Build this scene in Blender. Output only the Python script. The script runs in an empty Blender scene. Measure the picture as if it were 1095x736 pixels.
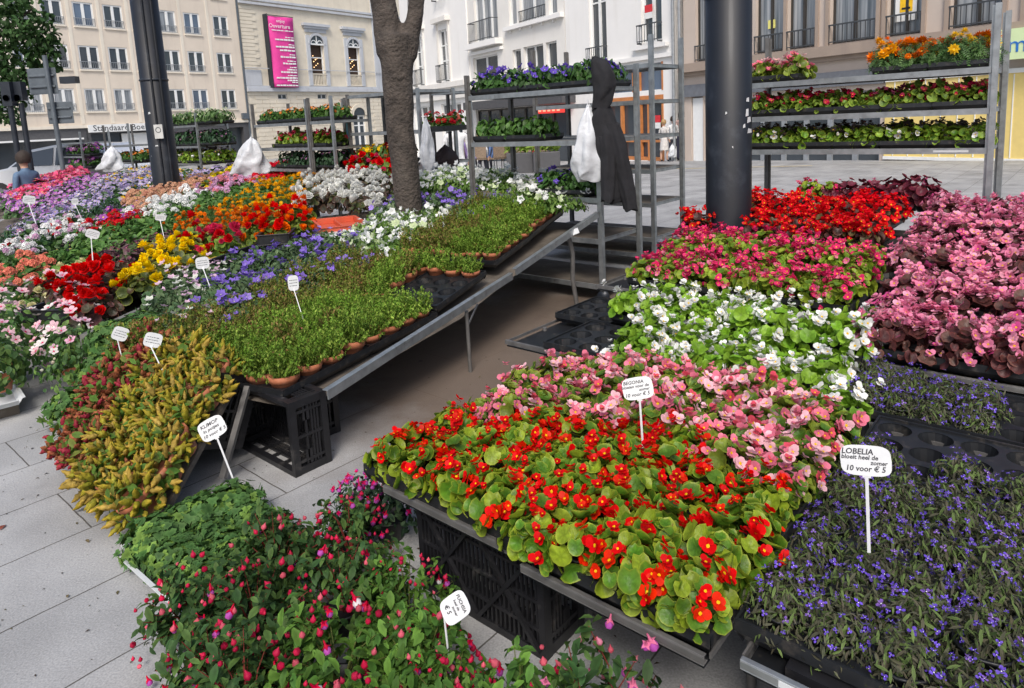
import bpy, bmesh, math, random
import numpy as np
from mathutils import Vector, Matrix
random.seed(7); RNG = np.random.default_rng(11)
SC = bpy.context.scene; COL = SC.collection
PI = math.pi
# ------------------------------------------------------------------ camera
EYE = 1.45; TILT = math.radians(8.7); ROLL = math.radians(2.8)
fw = Vector((0, math.cos(TILT), -math.sin(TILT))); u0 = Vector((0, math.sin(TILT), math.cos(TILT))); r0 = Vector((1, 0, 0))
rt = math.cos(ROLL)*r0 - math.sin(ROLL)*u0; up = math.cos(ROLL)*u0 + math.sin(ROLL)*r0
cd = bpy.data.cameras.new('camera'); cam = bpy.data.objects.new('camera', cd); COL.objects.link(cam)
m = Matrix.Identity(4)
for i in range(3):
    m[i][0] = rt[i]; m[i][1] = up[i]; m[i][2] = -fw[i]
m[0][3] = 0; m[1][3] = 0; m[2][3] = EYE
cam.matrix_world = m
cd.sensor_width = 36; cd.lens = 24.0; cd.shift_x = -0.0041; cd.shift_y = -0.1178; cd.clip_start = .05; cd.clip_end = 600
SC.camera = cam
# ------------------------------------------------------------------ sky, sun, exposure
W = bpy.data.worlds.new("World"); SC.world = W; W.use_nodes = True
wn = W.node_tree.nodes; wn.clear()
sky = wn.new('ShaderNodeTexSky'); sky.sky_type = 'NISHITA'; sky.sun_disc = False
SUN_EL = math.radians(50); SUN_AZ = math.radians(184)
sky.sun_elevation = SUN_EL; sky.sun_rotation = SUN_AZ; sky.air_density = 1.0; sky.dust_density = 3.5; sky.ozone_density = .6
bg = wn.new('ShaderNodeBackground'); bg.inputs[1].default_value = .145
wo = wn.new('ShaderNodeOutputWorld'); W.node_tree.links.new(sky.outputs[0], bg.inputs[0]); W.node_tree.links.new(bg.outputs[0], wo.inputs[0])
sl = bpy.data.lights.new('sun', 'SUN'); sl.energy = 1.9; sl.angle = math.radians(18); sl.color = (1, .965, .91)
so = bpy.data.objects.new('sun', sl); COL.objects.link(so)
sd = Vector((math.sin(SUN_AZ)*math.cos(SUN_EL), math.cos(SUN_AZ)*math.cos(SUN_EL), math.sin(SUN_EL)))
so.rotation_euler = sd.to_track_quat('Z', 'Y').to_euler(); so.location = (0, -5, 12)
vs = SC.view_settings; vs.view_transform = 'Standard'; vs.look = 'None'; vs.exposure = 0.38; vs.gamma = 1; vs.use_curve_mapping = False
SC.render.engine = 'CYCLES'
# ------------------------------------------------------------------ helpers
def tag(o, label=None, cat=None, group=None, kind=None):
    if label:
        o['label'] = label
        if len(label.split()) > 16 or len(label.split()) < 4: print('LABEL', len(label.split()), label)
    if cat: o['category'] = cat
    if group: o['group'] = group
    if kind: o['kind'] = kind
    return o
def empty(name, loc=(0, 0, 0), rz=0., label=None, cat=None, group=None):
    o = bpy.data.objects.new(name, None); COL.objects.link(o); o.location = loc; o.rotation_euler = (0, 0, rz)
    o.empty_display_size = .1
    return tag(o, label, cat, group)
def addobj(name, me, parent=None, loc=None, rz=None):
    o = bpy.data.objects.new(name, me); COL.objects.link(o)
    if parent: o.parent = parent
    if loc is not None: o.location = loc
    if rz is not None: o.rotation_euler = (0, 0, rz)
    return o
def copy_tree(o, parent=None):
    c = o.copy(); COL.objects.link(c); c.parent = parent
    for ch in o.children: copy_tree(ch, c)
    return c
def zg(y):  # the square falls gently away from the stall
    return -.033*max(0., min(y, 48.) - 15.)
# ------------------------------------------------------------------ materials
MATS = {}
def nmat(name):
    m_ = bpy.data.materials.new(name); m_.use_nodes = True; MATS[name] = m_
    return m_, m_.node_tree.nodes, m_.node_tree.links, m_.node_tree.nodes['Principled BSDF']
def mat(name, col, rough=.5, metal=0., var=.12, scale=8., bump=0., bscale=60., spec=.5, emit=None, coords='Object', dirt=None, coat=0.):
    m_, n, l, p = nmat(name)
    tc = n.new('ShaderNodeTexCoord'); nz = n.new('ShaderNodeTexNoise'); nz.inputs['Scale'].default_value = scale; nz.inputs['Detail'].default_value = 6
    l.new(tc.outputs[coords], nz.inputs['Vector'])
    hsv = n.new('ShaderNodeHueSaturation'); hsv.inputs['Color'].default_value = (*col, 1)
    mr = n.new('ShaderNodeMapRange'); mr.inputs[1].default_value = .3; mr.inputs[2].default_value = .7; mr.inputs[3].default_value = 1-var; mr.inputs[4].default_value = 1+var
    l.new(nz.outputs[0], mr.inputs[0]); l.new(mr.outputs[0], hsv.inputs['Value'])
    out = hsv.outputs[0]
    if dirt:
        n2 = n.new('ShaderNodeTexNoise'); n2.inputs['Scale'].default_value = dirt[1]; n2.inputs['Detail'].default_value = 8; n2.inputs['Roughness'].default_value = .7
        l.new(tc.outputs[coords], n2.inputs['Vector'])
        m2 = n.new('ShaderNodeMapRange'); m2.inputs[1].default_value = dirt[2]; m2.inputs[2].default_value = dirt[2]+.15; m2.inputs[4].default_value = dirt[3]
        l.new(n2.outputs[0], m2.inputs[0])
        mx = n.new('ShaderNodeMixRGB'); l.new(m2.outputs[0], mx.inputs[0]); l.new(out, mx.inputs[1]); mx.inputs[2].default_value = (*dirt[0], 1)
        out = mx.outputs[0]
    l.new(out, p.inputs['Base Color'])
    p.inputs['Roughness'].default_value = rough; p.inputs['Metallic'].default_value = metal; p.inputs['Specular IOR Level'].default_value = spec
    if coat: p.inputs['Coat Weight'].default_value = coat; p.inputs['Coat Roughness'].default_value = .15
    if bump:
        nb = n.new('ShaderNodeTexNoise'); nb.inputs['Scale'].default_value = bscale; nb.inputs['Detail'].default_value = 5
        l.new(tc.outputs[coords], nb.inputs['Vector'])
        b = n.new('ShaderNodeBump'); b.inputs['Strength'].default_value = bump; b.inputs['Distance'].default_value = .01
        l.new(nb.outputs[0], b.inputs['Height']); l.new(b.outputs[0], p.inputs['Normal'])
    if emit:
        p.inputs['Emission Color'].default_value = (*emit[0], 1); p.inputs['Emission Strength'].default_value = emit[1]
    return m_
def attrmat(name, rough, trans, spec=.5, var=.2, scale=40., bump=0.):
    m_, n, l, p = nmat(name)
    at = n.new('ShaderNodeAttribute'); at.attribute_name = 'col'
    tc = n.new('ShaderNodeTexCoord'); nz = n.new('ShaderNodeTexNoise'); nz.inputs['Scale'].default_value = scale; l.new(tc.outputs['Object'], nz.inputs['Vector'])
    mr = n.new('ShaderNodeMapRange'); mr.inputs[1].default_value = .3; mr.inputs[2].default_value = .7; mr.inputs[3].default_value = 1-var; mr.inputs[4].default_value = 1+var
    l.new(nz.outputs[0], mr.inputs[0])
    oi = n.new('ShaderNodeObjectInfo'); mr2 = n.new('ShaderNodeMapRange'); mr2.inputs[3].default_value = .86; mr2.inputs[4].default_value = 1.14
    l.new(oi.outputs['Random'], mr2.inputs[0])
    mu = n.new('ShaderNodeMath'); mu.operation = 'MULTIPLY'; l.new(mr.outputs[0], mu.inputs[0]); l.new(mr2.outputs[0], mu.inputs[1])
    hsv = n.new('ShaderNodeHueSaturation'); hsv.inputs['Saturation'].default_value = 1.05; l.new(at.outputs['Color'], hsv.inputs['Color']); l.new(mu.outputs[0], hsv.inputs['Value'])
    l.new(hsv.outputs[0], p.inputs['Base Color']); p.inputs['Roughness'].default_value = rough; p.inputs['Specular IOR Level'].default_value = spec
    tr = n.new('ShaderNodeBsdfTranslucent'); l.new(hsv.outputs[0], tr.inputs['Color'])
    mx = n.new('ShaderNodeMixShader'); mx.inputs[0].default_value = trans
    l.new(p.outputs[0], mx.inputs[1]); l.new(tr.outputs[0], mx.inputs[2]); l.new(mx.outputs[0], n['Material Output'].inputs[0])
    if bump:
        nb = n.new('ShaderNodeTexNoise'); nb.inputs['Scale'].default_value = 90; l.new(tc.outputs['Object'], nb.inputs['Vector'])
        b = n.new('ShaderNodeBump'); b.inputs['Strength'].default_value = bump; b.inputs['Distance'].default_value = .004
        l.new(nb.outputs[0], b.inputs['Height']); l.new(b.outputs[0], p.inputs['Normal'])
    return m_
LEAF = attrmat('leaf', .42, .24, .25, bump=.6); MATTE = attrmat('leaf_matte', .6, .28, .18); PETAL = attrmat('petal', .55, .34, .2, var=.12)
TERRA = mat('terracotta', (.36, .12, .055), .8, var=.2, scale=12, dirt=((.42, .3, .24), 9, .52, .5))
BPLAST = mat('black_plastic', (.009, .010, .012), .45, var=.3, scale=20, dirt=((.10, .085, .07), 14, .55, .45))
CRATE = mat('crate_plastic', (.011, .011, .013), .42, var=.3, scale=15, dirt=((.13, .12, .11), 9, .56, .5))
SOIL = mat('potting_soil', (.018, .012, .008), .95, var=.4, scale=60, bump=.8, bscale=120)
GALV = mat('galvanised_steel', (.36, .38, .39), .42, .75, var=.2, scale=18, dirt=((.14, .12, .1), 12, .57, .6))
GALVD = mat('worn_steel', (.16, .155, .15), .55, .5, var=.25, scale=14, dirt=((.30, .29, .27), 10, .56, .7))
SHELFU = mat('shelf_panel', (.24, .235, .22), .6, .35, var=.2, scale=6, dirt=((.08, .065, .05), 7, .54, .7))
PLYW = mat('dirty_board', (.09, .075, .06), .85, var=.3, scale=7, dirt=((.2, .18, .15), 9, .55, .5))
ORANGE = mat('orange_plastic', (.52, .085, .035), .5, var=.12, dirt=((.3, .12, .08), 9, .55, .4))
WHITEP = mat('white_plastic', (.55, .57, .58), .4, var=.05, dirt=((.42, .4, .37), 9, .6, .5))
SIGNW = mat('sign_plastic', (.54, .55, .56), .4, var=.08, scale=20, dirt=((.36, .34, .3), 25, .6, .35))
INK = mat('ink', (.012, .012, .02), .5, var=.1)
YELLP = mat('yellow_plastic', (.55, .38, .04), .5, var=.1, dirt=((.2, .14, .06), 8, .52, .6))
POLEP = mat('navy_pole_paint', (.003, .005, .010), .55, var=.3, scale=5, coat=.05, dirt=((.03, .035, .045), 5, .55, .6))
BAGW = mat('white_bag', (.52, .54, .57), .45, var=.08, scale=5, bump=1., bscale=16)
JACKET = mat('black_cloth', (.011, .011, .014), .9, var=.3, scale=10, bump=.5, bscale=25)
GREYS = mat('grey_sign_back', (.11, .13, .15), .5, .3, var=.15)
DARKM = mat('dark_metal', (.02, .025, .035), .4, .2, var=.2)
# ------------------------------------------------------------------ mesh accumulation
class Acc:
    """vertices, faces, material slot and vertex colour collected into one mesh"""
    def __init__(s): s.v = []; s.f = []; s.c = []; s.m = []; s.n = 0; s.smooth = []
    def add(s, V, F, C=None, mi=0, smooth=False):
        V = np.asarray(V, float).reshape(-1, 3); s.v.append(V)
        for f in F: s.f.append([i + s.n for i in f]); s.m.append(mi); s.smooth.append(smooth)
        if C is None: C = np.ones((len(V), 3))*.5
        C = np.asarray(C, float)
        if C.ndim == 1: C = np.tile(C, (len(V), 1))
        s.c.append(C); s.n += len(V)
    def inst(s, T, pos, R, size, cols, mi=0, smooth=True):
        """many copies of template T=(verts, faces, factor(n,3), mix colour, mixweight)"""
        V, F, fac = T[0], T[1], T[2]
        pos = np.asarray(pos).reshape(-1, 3); n = len(pos)
        if n == 0: return
        size = np.broadcast_to(np.asarray(size, float), (n,)) if np.ndim(size) < 2 else size
        S = V[None]*(size[:, None, None] if size.ndim == 1 else size[:, None, :])
        P = np.einsum('nij,nkj->nki', R, S) + pos[:, None, :]
        cols = np.asarray(cols).reshape(-1, 3); cols = np.broadcast_to(cols, (n, 3))
        C = cols[:, None, :]*fac[None, :, :3]
        if len(T) > 3:
            w = T[4][None, :, None]; C = C*(1-w) + np.asarray(T[3])[None, None, :]*w
        C = np.clip(C, 0, 1)
        k = len(V)
        s.v.append(P.reshape(-1, 3)); s.c.append(C.reshape(-1, 3))
        for i in range(n):
            o = s.n + i*k
            for f in F: s.f.append([j+o for j in f])
        s.m += [mi]*(n*len(F)); s.smooth += [smooth]*(n*len(F)); s.n += n*k
    def box(s, a, b, mi=0, col=None):
        x0, y0, z0 = a; x1, y1, z1 = b
        V = [(x0,y0,z0),(x1,y0,z0),(x1,y1,z0),(x0,y1,z0),(x0,y0,z1),(x1,y0,z1),(x1,y1,z1),(x0,y1,z1)]
        s.add(V, [(0,3,2,1),(4,5,6,7),(0,1,5,4),(1,2,6,5),(2,3,7,6),(3,0,4,7)], col, mi)
    def bar(s, p, q, w, h, mi=0, upv=(0, 0, 1)):
        p = Vector(p); q = Vector(q); d = (q-p); L = d.length; d.normalize(); U = Vector(upv)
        if abs(d.dot(U)) > .97: U = Vector((1, 0, 0)) if abs(d.x) < .9 else Vector((0, 1, 0))
        x = d.cross(U).normalized(); y = x.cross(d).normalized()
        V = []
        for t in (p, q):
            for a, b in ((-1,-1),(1,-1),(1,1),(-1,1)): V.append(tuple(t + x*a*w/2 + y*b*h/2))
        s.add(V, [(0,3,2,1),(4,5,6,7),(0,1,5,4),(1,2,6,5),(2,3,7,6),(3,0,4,7)], None, mi)
    def tube(s, pts, rad, seg=8, mi=0, caps=True, col=None):
        pts = [Vector(p) for p in pts]; n = len(pts); rad = [rad]*n if not hasattr(rad, '__len__') else rad
        V = []; prev = None
        for i, p in enumerate(pts):
            d = (pts[min(i+1, n-1)] - pts[max(i-1, 0)]).normalized()
            ref = Vector((0, 0, 1)) if abs(d.z) < .9 else Vector((1, 0, 0))
            if prev is not None: ref = prev
            x = d.cross(ref)
            if x.length < 1e-4: x = d.cross(Vector((0, 1, 0)))
            x.normalize(); y = x.cross(d).normalized(); prev = y
            for k in range(seg):
                a = 2*PI*k/seg; V.append(tuple(p + (x*math.cos(a) + y*math.sin(a))*rad[i]))
        F = [(i*seg+k, i*seg+(k+1) % seg, (i+1)*seg+(k+1) % seg, (i+1)*seg+k) for i in range(n-1) for k in range(seg)]
        s.add(V, F, col, mi, True)
        if caps:
            s.add(V[:seg], [tuple(range(seg))[::-1]], col, mi); s.add(V[-seg:], [tuple(range(seg))], col, mi)
    def lathe(s, prof, seg=16, c=(0, 0, 0), mi=0, col=None, caps=False, smooth=True):
        V = [(c[0]+r*math.cos(2*PI*k/seg), c[1]+r*math.sin(2*PI*k/seg), c[2]+z) for r, z in prof for k in range(seg)]
        F = [(i*seg+k, i*seg+(k+1) % seg, (i+1)*seg+(k+1) % seg, (i+1)*seg+k) for i in range(len(prof)-1) for k in range(seg)]
        s.add(V, F, col, mi, smooth)
        if caps: s.add(V[-seg:], [tuple(range(seg))], col, mi); s.add(V[:seg], [tuple(range(seg))[::-1]], col, mi)
    def mesh(s, name, mats):
        me = bpy.data.meshes.new(name)
        if not s.v: return me
        V = np.concatenate(s.v); C = np.concatenate(s.c)
        me.vertices.add(len(V)); me.vertices.foreach_set('co', V.astype(np.float32).ravel())
        cnt = np.array([len(f) for f in s.f]); tot = int(cnt.sum())
        me.loops.add(tot); me.loops.foreach_set('vertex_index', np.fromiter((i for f in s.f for i in f), np.int32, tot))
        me.polygons.add(len(cnt)); me.polygons.foreach_set('loop_start', np.concatenate([[0], np.cumsum(cnt)[:-1]]).astype(np.int32))
        me.polygons.foreach_set('loop_total', cnt.astype(np.int32))
        me.polygons.foreach_set('material_index', np.array(s.m, np.int32)); me.polygons.foreach_set('use_smooth', np.array(s.smooth, bool))
        a = me.color_attributes.new('col', 'FLOAT_COLOR', 'POINT'); C4 = np.ones((len(V), 4), np.float32); C4[:, :3] = C
        a.data.foreach_set('color', C4.ravel())
        for m_ in (mats if isinstance(mats, (list, tuple)) else [mats]): me.materials.append(m_)
        me.update(calc_edges=True); me.validate()
        return me
    def obj(s, name, mats, parent=None, loc=None, rz=None): return addobj(name, s.mesh(name, mats), parent, loc, rz)
def bevel(o, w=.004, seg=2):
    b = o.modifiers.new('bevel', 'BEVEL'); b.width = w; b.segments = seg; b.limit_method = 'ANGLE'
    return o
def text_mesh(txt, size, material, name='writing', extrude=.0004, shear=0., align='CENTER', spacing=1., bold=0.):
    c = bpy.data.curves.new(name, 'FONT'); c.body = txt; c.size = size; c.extrude = extrude; c.shear = shear; c.align_x = align; c.align_y = 'CENTER'; c.space_character = spacing; c.resolution_u = 2; c.space_line = .85; c.offset = bold*size
    o = bpy.data.objects.new(name, c); COL.objects.link(o)
    dg = bpy.context.evaluated_depsgraph_get(); me = bpy.data.meshes.new_from_object(o.evaluated_get(dg))
    bpy.data.objects.remove(o); bpy.data.curves.remove(c)
    me.materials.clear(); me.materials.append(material); me.name = name
    return me
# ------------------------------------------------------------------ the setting: paving
def ground_material():
    m_, n, l, p = nmat('granite_paving')
    tc = n.new('ShaderNodeTexCoord'); mp = n.new('ShaderNodeMapping'); mp.inputs['Rotation'].default_value = (0, 0, math.radians(-49)); mp.inputs['Location'].default_value = (.3, -.05, 0)
    l.new(tc.outputs['Object'], mp.inputs[0])
    br = n.new('ShaderNodeTexBrick'); br.inputs['Scale'].default_value = 1; br.inputs['Brick Width'].default_value = 1.02; br.inputs['Row Height'].default_value = .397
    br.inputs['Mortar Size'].default_value = .0032; br.inputs['Mortar Smooth'].default_value = .3; br.offset = .43; br.inputs['Bias'].default_value = -.1
    br.inputs['Color1'].default_value = (.335, .336, .336, 1); br.inputs['Color2'].default_value = (.292, .294, .295, 1); br.inputs['Mortar'].default_value = (.085, .078, .07, 1)
    nd = n.new('ShaderNodeTexNoise'); nd.inputs['Scale'].default_value = 9; l.new(mp.outputs[0], nd.inputs['Vector'])
    va = n.new('ShaderNodeVectorMath'); va.operation = 'MULTIPLY_ADD'; va.inputs[1].default_value = (.008, .008, 0); l.new(nd.outputs['Color'], va.inputs[0]); l.new(mp.outputs[0], va.inputs[2])
    l.new(va.outputs[0], br.inputs['Vector'])
    nz = n.new('ShaderNodeTexNoise'); nz.inputs['Scale'].default_value = 160; nz.inputs['Detail'].default_value = 4; l.new(tc.outputs['Object'], nz.inputs['Vector'])
    n2 = n.new('ShaderNodeTexNoise'); n2.inputs['Scale'].default_value = 2.3; n2.inputs['Detail'].default_value = 7; l.new(tc.outputs['Object'], n2.inputs['Vector'])
    a = n.new('ShaderNodeMapRange'); a.inputs[1].default_value = .3; a.inputs[2].default_value = .7; a.inputs[3].default_value = .8; a.inputs[4].default_value = 1.2; l.new(nz.outputs[0], a.inputs[0])
    b = n.new('ShaderNodeMapRange'); b.inputs[1].default_value = .3; b.inputs[2].default_value = .7; b.inputs[3].default_value = .74; b.inputs[4].default_value = 1.16; l.new(n2.outputs[0], b.inputs[0])
    mu = n.new('ShaderNodeMath'); mu.operation = 'MULTIPLY'; l.new(a.outputs[0], mu.inputs[0]); l.new(b.outputs[0], mu.inputs[1])
    hs = n.new('ShaderNodeHueSaturation'); l.new(br.outputs[0], hs.inputs['Color']); l.new(mu.outputs[0], hs.inputs['Value'])
    # brownish wet aisle ground, shade under the tables painted in: round patch with a ragged edge
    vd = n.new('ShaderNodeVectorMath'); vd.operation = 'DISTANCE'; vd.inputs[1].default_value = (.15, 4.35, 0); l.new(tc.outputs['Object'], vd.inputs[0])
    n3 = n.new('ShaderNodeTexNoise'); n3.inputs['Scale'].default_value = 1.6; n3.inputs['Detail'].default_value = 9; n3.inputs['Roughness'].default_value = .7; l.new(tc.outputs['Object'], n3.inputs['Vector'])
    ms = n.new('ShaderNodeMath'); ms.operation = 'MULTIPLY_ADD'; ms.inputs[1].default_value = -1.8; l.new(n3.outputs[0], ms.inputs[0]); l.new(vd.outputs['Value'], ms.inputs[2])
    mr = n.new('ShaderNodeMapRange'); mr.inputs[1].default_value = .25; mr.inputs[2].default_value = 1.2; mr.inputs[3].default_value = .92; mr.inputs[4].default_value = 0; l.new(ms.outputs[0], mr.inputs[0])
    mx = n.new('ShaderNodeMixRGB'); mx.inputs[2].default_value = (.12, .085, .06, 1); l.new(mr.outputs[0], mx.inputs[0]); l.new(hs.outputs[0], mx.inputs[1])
    vo = n.new('ShaderNodeTexVoronoi'); vo.inputs['Scale'].default_value = 3.1; l.new(tc.outputs['Object'], vo.inputs['Vector'])
    vr = n.new('ShaderNodeMapRange'); vr.inputs[1].default_value = .035; vr.inputs[2].default_value = .06; vr.inputs[3].default_value = .55; vr.inputs[4].default_value = 1.; l.new(vo.outputs['Distance'], vr.inputs[0])
    n4 = n.new('ShaderNodeTexNoise'); n4.inputs['Scale'].default_value = .75; n4.inputs['Detail'].default_value = 10; n4.inputs['Roughness'].default_value = .72; l.new(tc.outputs['Object'], n4.inputs['Vector'])
    sr = n.new('ShaderNodeMapRange'); sr.inputs[1].default_value = .5; sr.inputs[2].default_value = .64; sr.inputs[3].default_value = 1.; sr.inputs[4].default_value = .72; l.new(n4.outputs[0], sr.inputs[0])
    m5 = n.new('ShaderNodeMath'); m5.operation = 'MULTIPLY'; l.new(vr.outputs[0], m5.inputs[0]); l.new(sr.outputs[0], m5.inputs[1])
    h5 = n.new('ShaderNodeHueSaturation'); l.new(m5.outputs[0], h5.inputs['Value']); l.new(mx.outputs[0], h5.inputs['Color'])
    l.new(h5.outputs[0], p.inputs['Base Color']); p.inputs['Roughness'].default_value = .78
    bm = n.new('ShaderNodeBump'); bm.inputs['Strength'].default_value = .35; bm.inputs['Distance'].default_value = .004
    ad = n.new('ShaderNodeMath'); ad.operation = 'MULTIPLY_ADD'; ad.inputs[1].default_value = -1.2; l.new(br.outputs['Fac'], ad.inputs[0]); l.new(nz.outputs[0], ad.inputs[2])
    l.new(ad.outputs[0], bm.inputs['Height']); l.new(bm.outputs[0], p.inputs['Normal'])
    return m_
A = Acc(); ys = [-12, 0, 5, 10, 15, 20, 26, 32, 40, 48, 90, 300]; xs = [-260, -60, -20, 0, 20, 60, 260]
A.add([(x, y, zg(y)) for y in ys for x in xs], [(j*7+i, j*7+i+1, (j+1)*7+i+1, (j+1)*7+i) for j in range(len(ys)-1) for i in range(6)])
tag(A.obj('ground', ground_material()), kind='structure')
ROAD = mat('asphalt', (.17, .17, .175), .85, var=.15, scale=3, bump=.4, bscale=200)
A = Acc()
# ------------------------------------------------------------------ facades
class Facade:
    """a street front in its own frame: s along the front, z up, d into the house"""
    def __init__(s, P0, ang, left=True):
        s.P0 = Vector((P0[0], P0[1], 0)); s.d = Vector((math.sin(ang), math.cos(ang), 0))
        n = Vector((s.d.y, -s.d.x, 0))
        if n.dot(Vector((-P0[0], -P0[1], 0))) < 0: n = -n
        s.n = n  # towards the square
    def pt(s, a, z, out=0.): return tuple(s.P0 + s.d*a + s.n*out + Vector((0, 0, z)))
    def box(s, A, a0, a1, z0, z1, o0, o1, mi=0):
        V = [s.pt(a, z, o) for z in (z0, z1) for a, o in ((a0, o0), (a1, o0), (a1, o1), (a0, o1))]
        A.add(V, [(0,3,2,1),(4,5,6,7),(0,1,5,4),(1,2,6,5),(2,3,7,6),(3,0,4,7)], None, mi)
    def wall(s, A, a0, a1, z0, z1, holes, depth=.25, mi=0):
        As = sorted({a0, a1, *[h[0] for h in holes], *[h[1] for h in holes]}); Zs = sorted({z0, z1, *[h[2] for h in holes], *[h[3] for h in holes]})
        As = [a for a in As if a0 <= a <= a1]; Zs = [z for z in Zs if z0 <= z <= z1]
        for i in range(len(As)-1):
            for j in range(len(Zs)-1):
                ca = (As[i]+As[i+1])/2; cz = (Zs[j]+Zs[j+1])/2
                if any(h[0] < ca < h[1] and h[2] < cz < h[3] for h in holes): continue
                A.add([s.pt(As[i], Zs[j]), s.pt(As[i+1], Zs[j]), s.pt(As[i+1], Zs[j+1]), s.pt(As[i], Zs[j+1])], [(0, 1, 2, 3)], None, mi)
        for h in holes:
            for (p, q) in (((h[0], h[2]), (h[1], h[2])), ((h[1], h[2]), (h[1], h[3])), ((h[1], h[3]), (h[0], h[3])), ((h[0], h[3]), (h[0], h[2]))):
                A.add([s.pt(*p), s.pt(*q), s.pt(*q, -depth), s.pt(*p, -depth)], [(0, 1, 2, 3)], None, mi)
        A.add([s.pt(a0, z0), s.pt(a0, z1), s.pt(a0, z1, -8), s.pt(a0, z0, -8)], [(0, 1, 2, 3)], None, mi)
        A.add([s.pt(a1, z0), s.pt(a1, z1), s.pt(a1, z1, -8), s.pt(a1, z0, -8)], [(0, 1, 2, 3)], None, mi)
        A.add([s.pt(a0, z1), s.pt(a1, z1), s.pt(a1, z1, -8), s.pt(a0, z1, -8)], [(0, 1, 2, 3)], None, mi)
def glassmat(name, col, rough=.12, curtain=None):
    m_, n, l, p = nmat(name); p.inputs['Base Color'].default_value = (*col, 1); p.inputs['Roughness'].default_value = rough; p.inputs['Specular IOR Level'].default_value = .9
    if curtain:
        tc = n.new('ShaderNodeTexCoord'); wv = n.new('ShaderNodeTexNoise'); mp = n.new('ShaderNodeMapping'); mp.inputs['Scale'].default_value = (9, 9, .25)
        l.new(tc.outputs['Object'], mp.inputs[0]); l.new(mp.outputs[0], wv.inputs['Vector']); wv.inputs['Scale'].default_value = 1.2
        cr = n.new('ShaderNodeMixRGB'); cr.inputs[1].default_value = (*col, 1); cr.inputs[2].default_value = (*curtain, 1)
        mr = n.new('ShaderNodeMapRange'); mr.inputs[1].default_value = .35; mr.inputs[2].default_value = .65; l.new(wv.outputs[0], mr.inputs[0]); l.new(mr.outputs[0], cr.inputs[0]); l.new(cr.outputs[0], p.inputs['Base Color'])
    else:
        tc = n.new('ShaderNodeTexCoord'); nz = n.new('ShaderNodeTexNoise'); nz.inputs['Scale'].default_value = .6; l.new(tc.outputs['Object'], nz.inputs['Vector'])
        cr = n.new('ShaderNodeMixRGB'); cr.inputs[1].default_value = (*[c*.5 for c in col], 1); cr.inputs[2].default_value = (*[c*1.7 for c in col], 1); l.new(nz.outputs[0], cr.inputs[0]); l.new(cr.outputs[0], p.inputs['Base Color'])
    return m_
GLASS = glassmat('dark_glass', (.035, .045, .055)); CURT = glassmat('curtained_glass', (.10, .12, .14), .3, (.36, .38, .40)); GLASSB = glassmat('blue_glass', (.08, .11, .16))
def stone(name, col, row=0, wid=1., bump=.5, var=.1, stain=(.3, .27, .24)):
    m_, n, l, p = nmat(name); tc = n.new('ShaderNodeTexCoord')
    nz = n.new('ShaderNodeTexNoise'); nz.inputs['Scale'].default_value = .9; nz.inputs['Detail'].default_value = 9; nz.inputs['Roughness'].default_value = .65; l.new(tc.outputs['Object'], nz.inputs['Vector'])
    mr = n.new('ShaderNodeMapRange'); mr.inputs[1].default_value = .3; mr.inputs[2].default_value = .72; mr.inputs[3].default_value = 1-var; mr.inputs[4].default_value = 1+var*.6; l.new(nz.outputs[0], mr.inputs[0])
    hs = n.new('ShaderNodeHueSaturation'); l.new(mr.outputs[0], hs.inputs['Value']); hs.inputs['Color'].default_value = (*col, 1)
    mp = n.new('ShaderNodeMapping'); mp.inputs['Scale'].default_value = (2.2, 2.2, .22); l.new(tc.outputs['Object'], mp.inputs[0])
    n2 = n.new('ShaderNodeTexNoise'); n2.inputs['Scale'].default_value = 1.; n2.inputs['Detail'].default_value = 6; l.new(mp.outputs[0], n2.inputs['Vector'])
    m2 = n.new('ShaderNodeMapRange'); m2.inputs[1].default_value = .55; m2.inputs[2].default_value = .75; m2.inputs[4].default_value = .45; l.new(n2.outputs[0], m2.inputs[0])
    mx = n.new('ShaderNodeMixRGB'); l.new(m2.outputs[0], mx.inputs[0]); l.new(hs.outputs[0], mx.inputs[1]); mx.inputs[2].default_value = (*stain, 1)
    l.new(mx.outputs[0], p.inputs['Base Color']); p.inputs['Roughness'].default_value = .85
    b = n.new('ShaderNodeBump'); b.inputs['Strength'].default_value = bump; b.inputs['Distance'].default_value = .02; l.new(nz.outputs[0], b.inputs['Height']); l.new(b.outputs[0], p.inputs['Normal'])
    return m_
FR_W = mat('white_frame', (.75, .76, .75), .5, var=.04); FR_D = mat('dark_frame', (.04, .035, .03), .5); FR_O = mat('orange_wood_frame', (.5, .19, .06), .5, var=.15)
RAIL = mat('iron_railing', (.05, .055, .06), .5); STEELR = mat('grey_gutter', (.3, .32, .34), .5, .3)
AWN = mat('dark_shop_fascia', (.07, .07, .075), .6)
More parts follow.
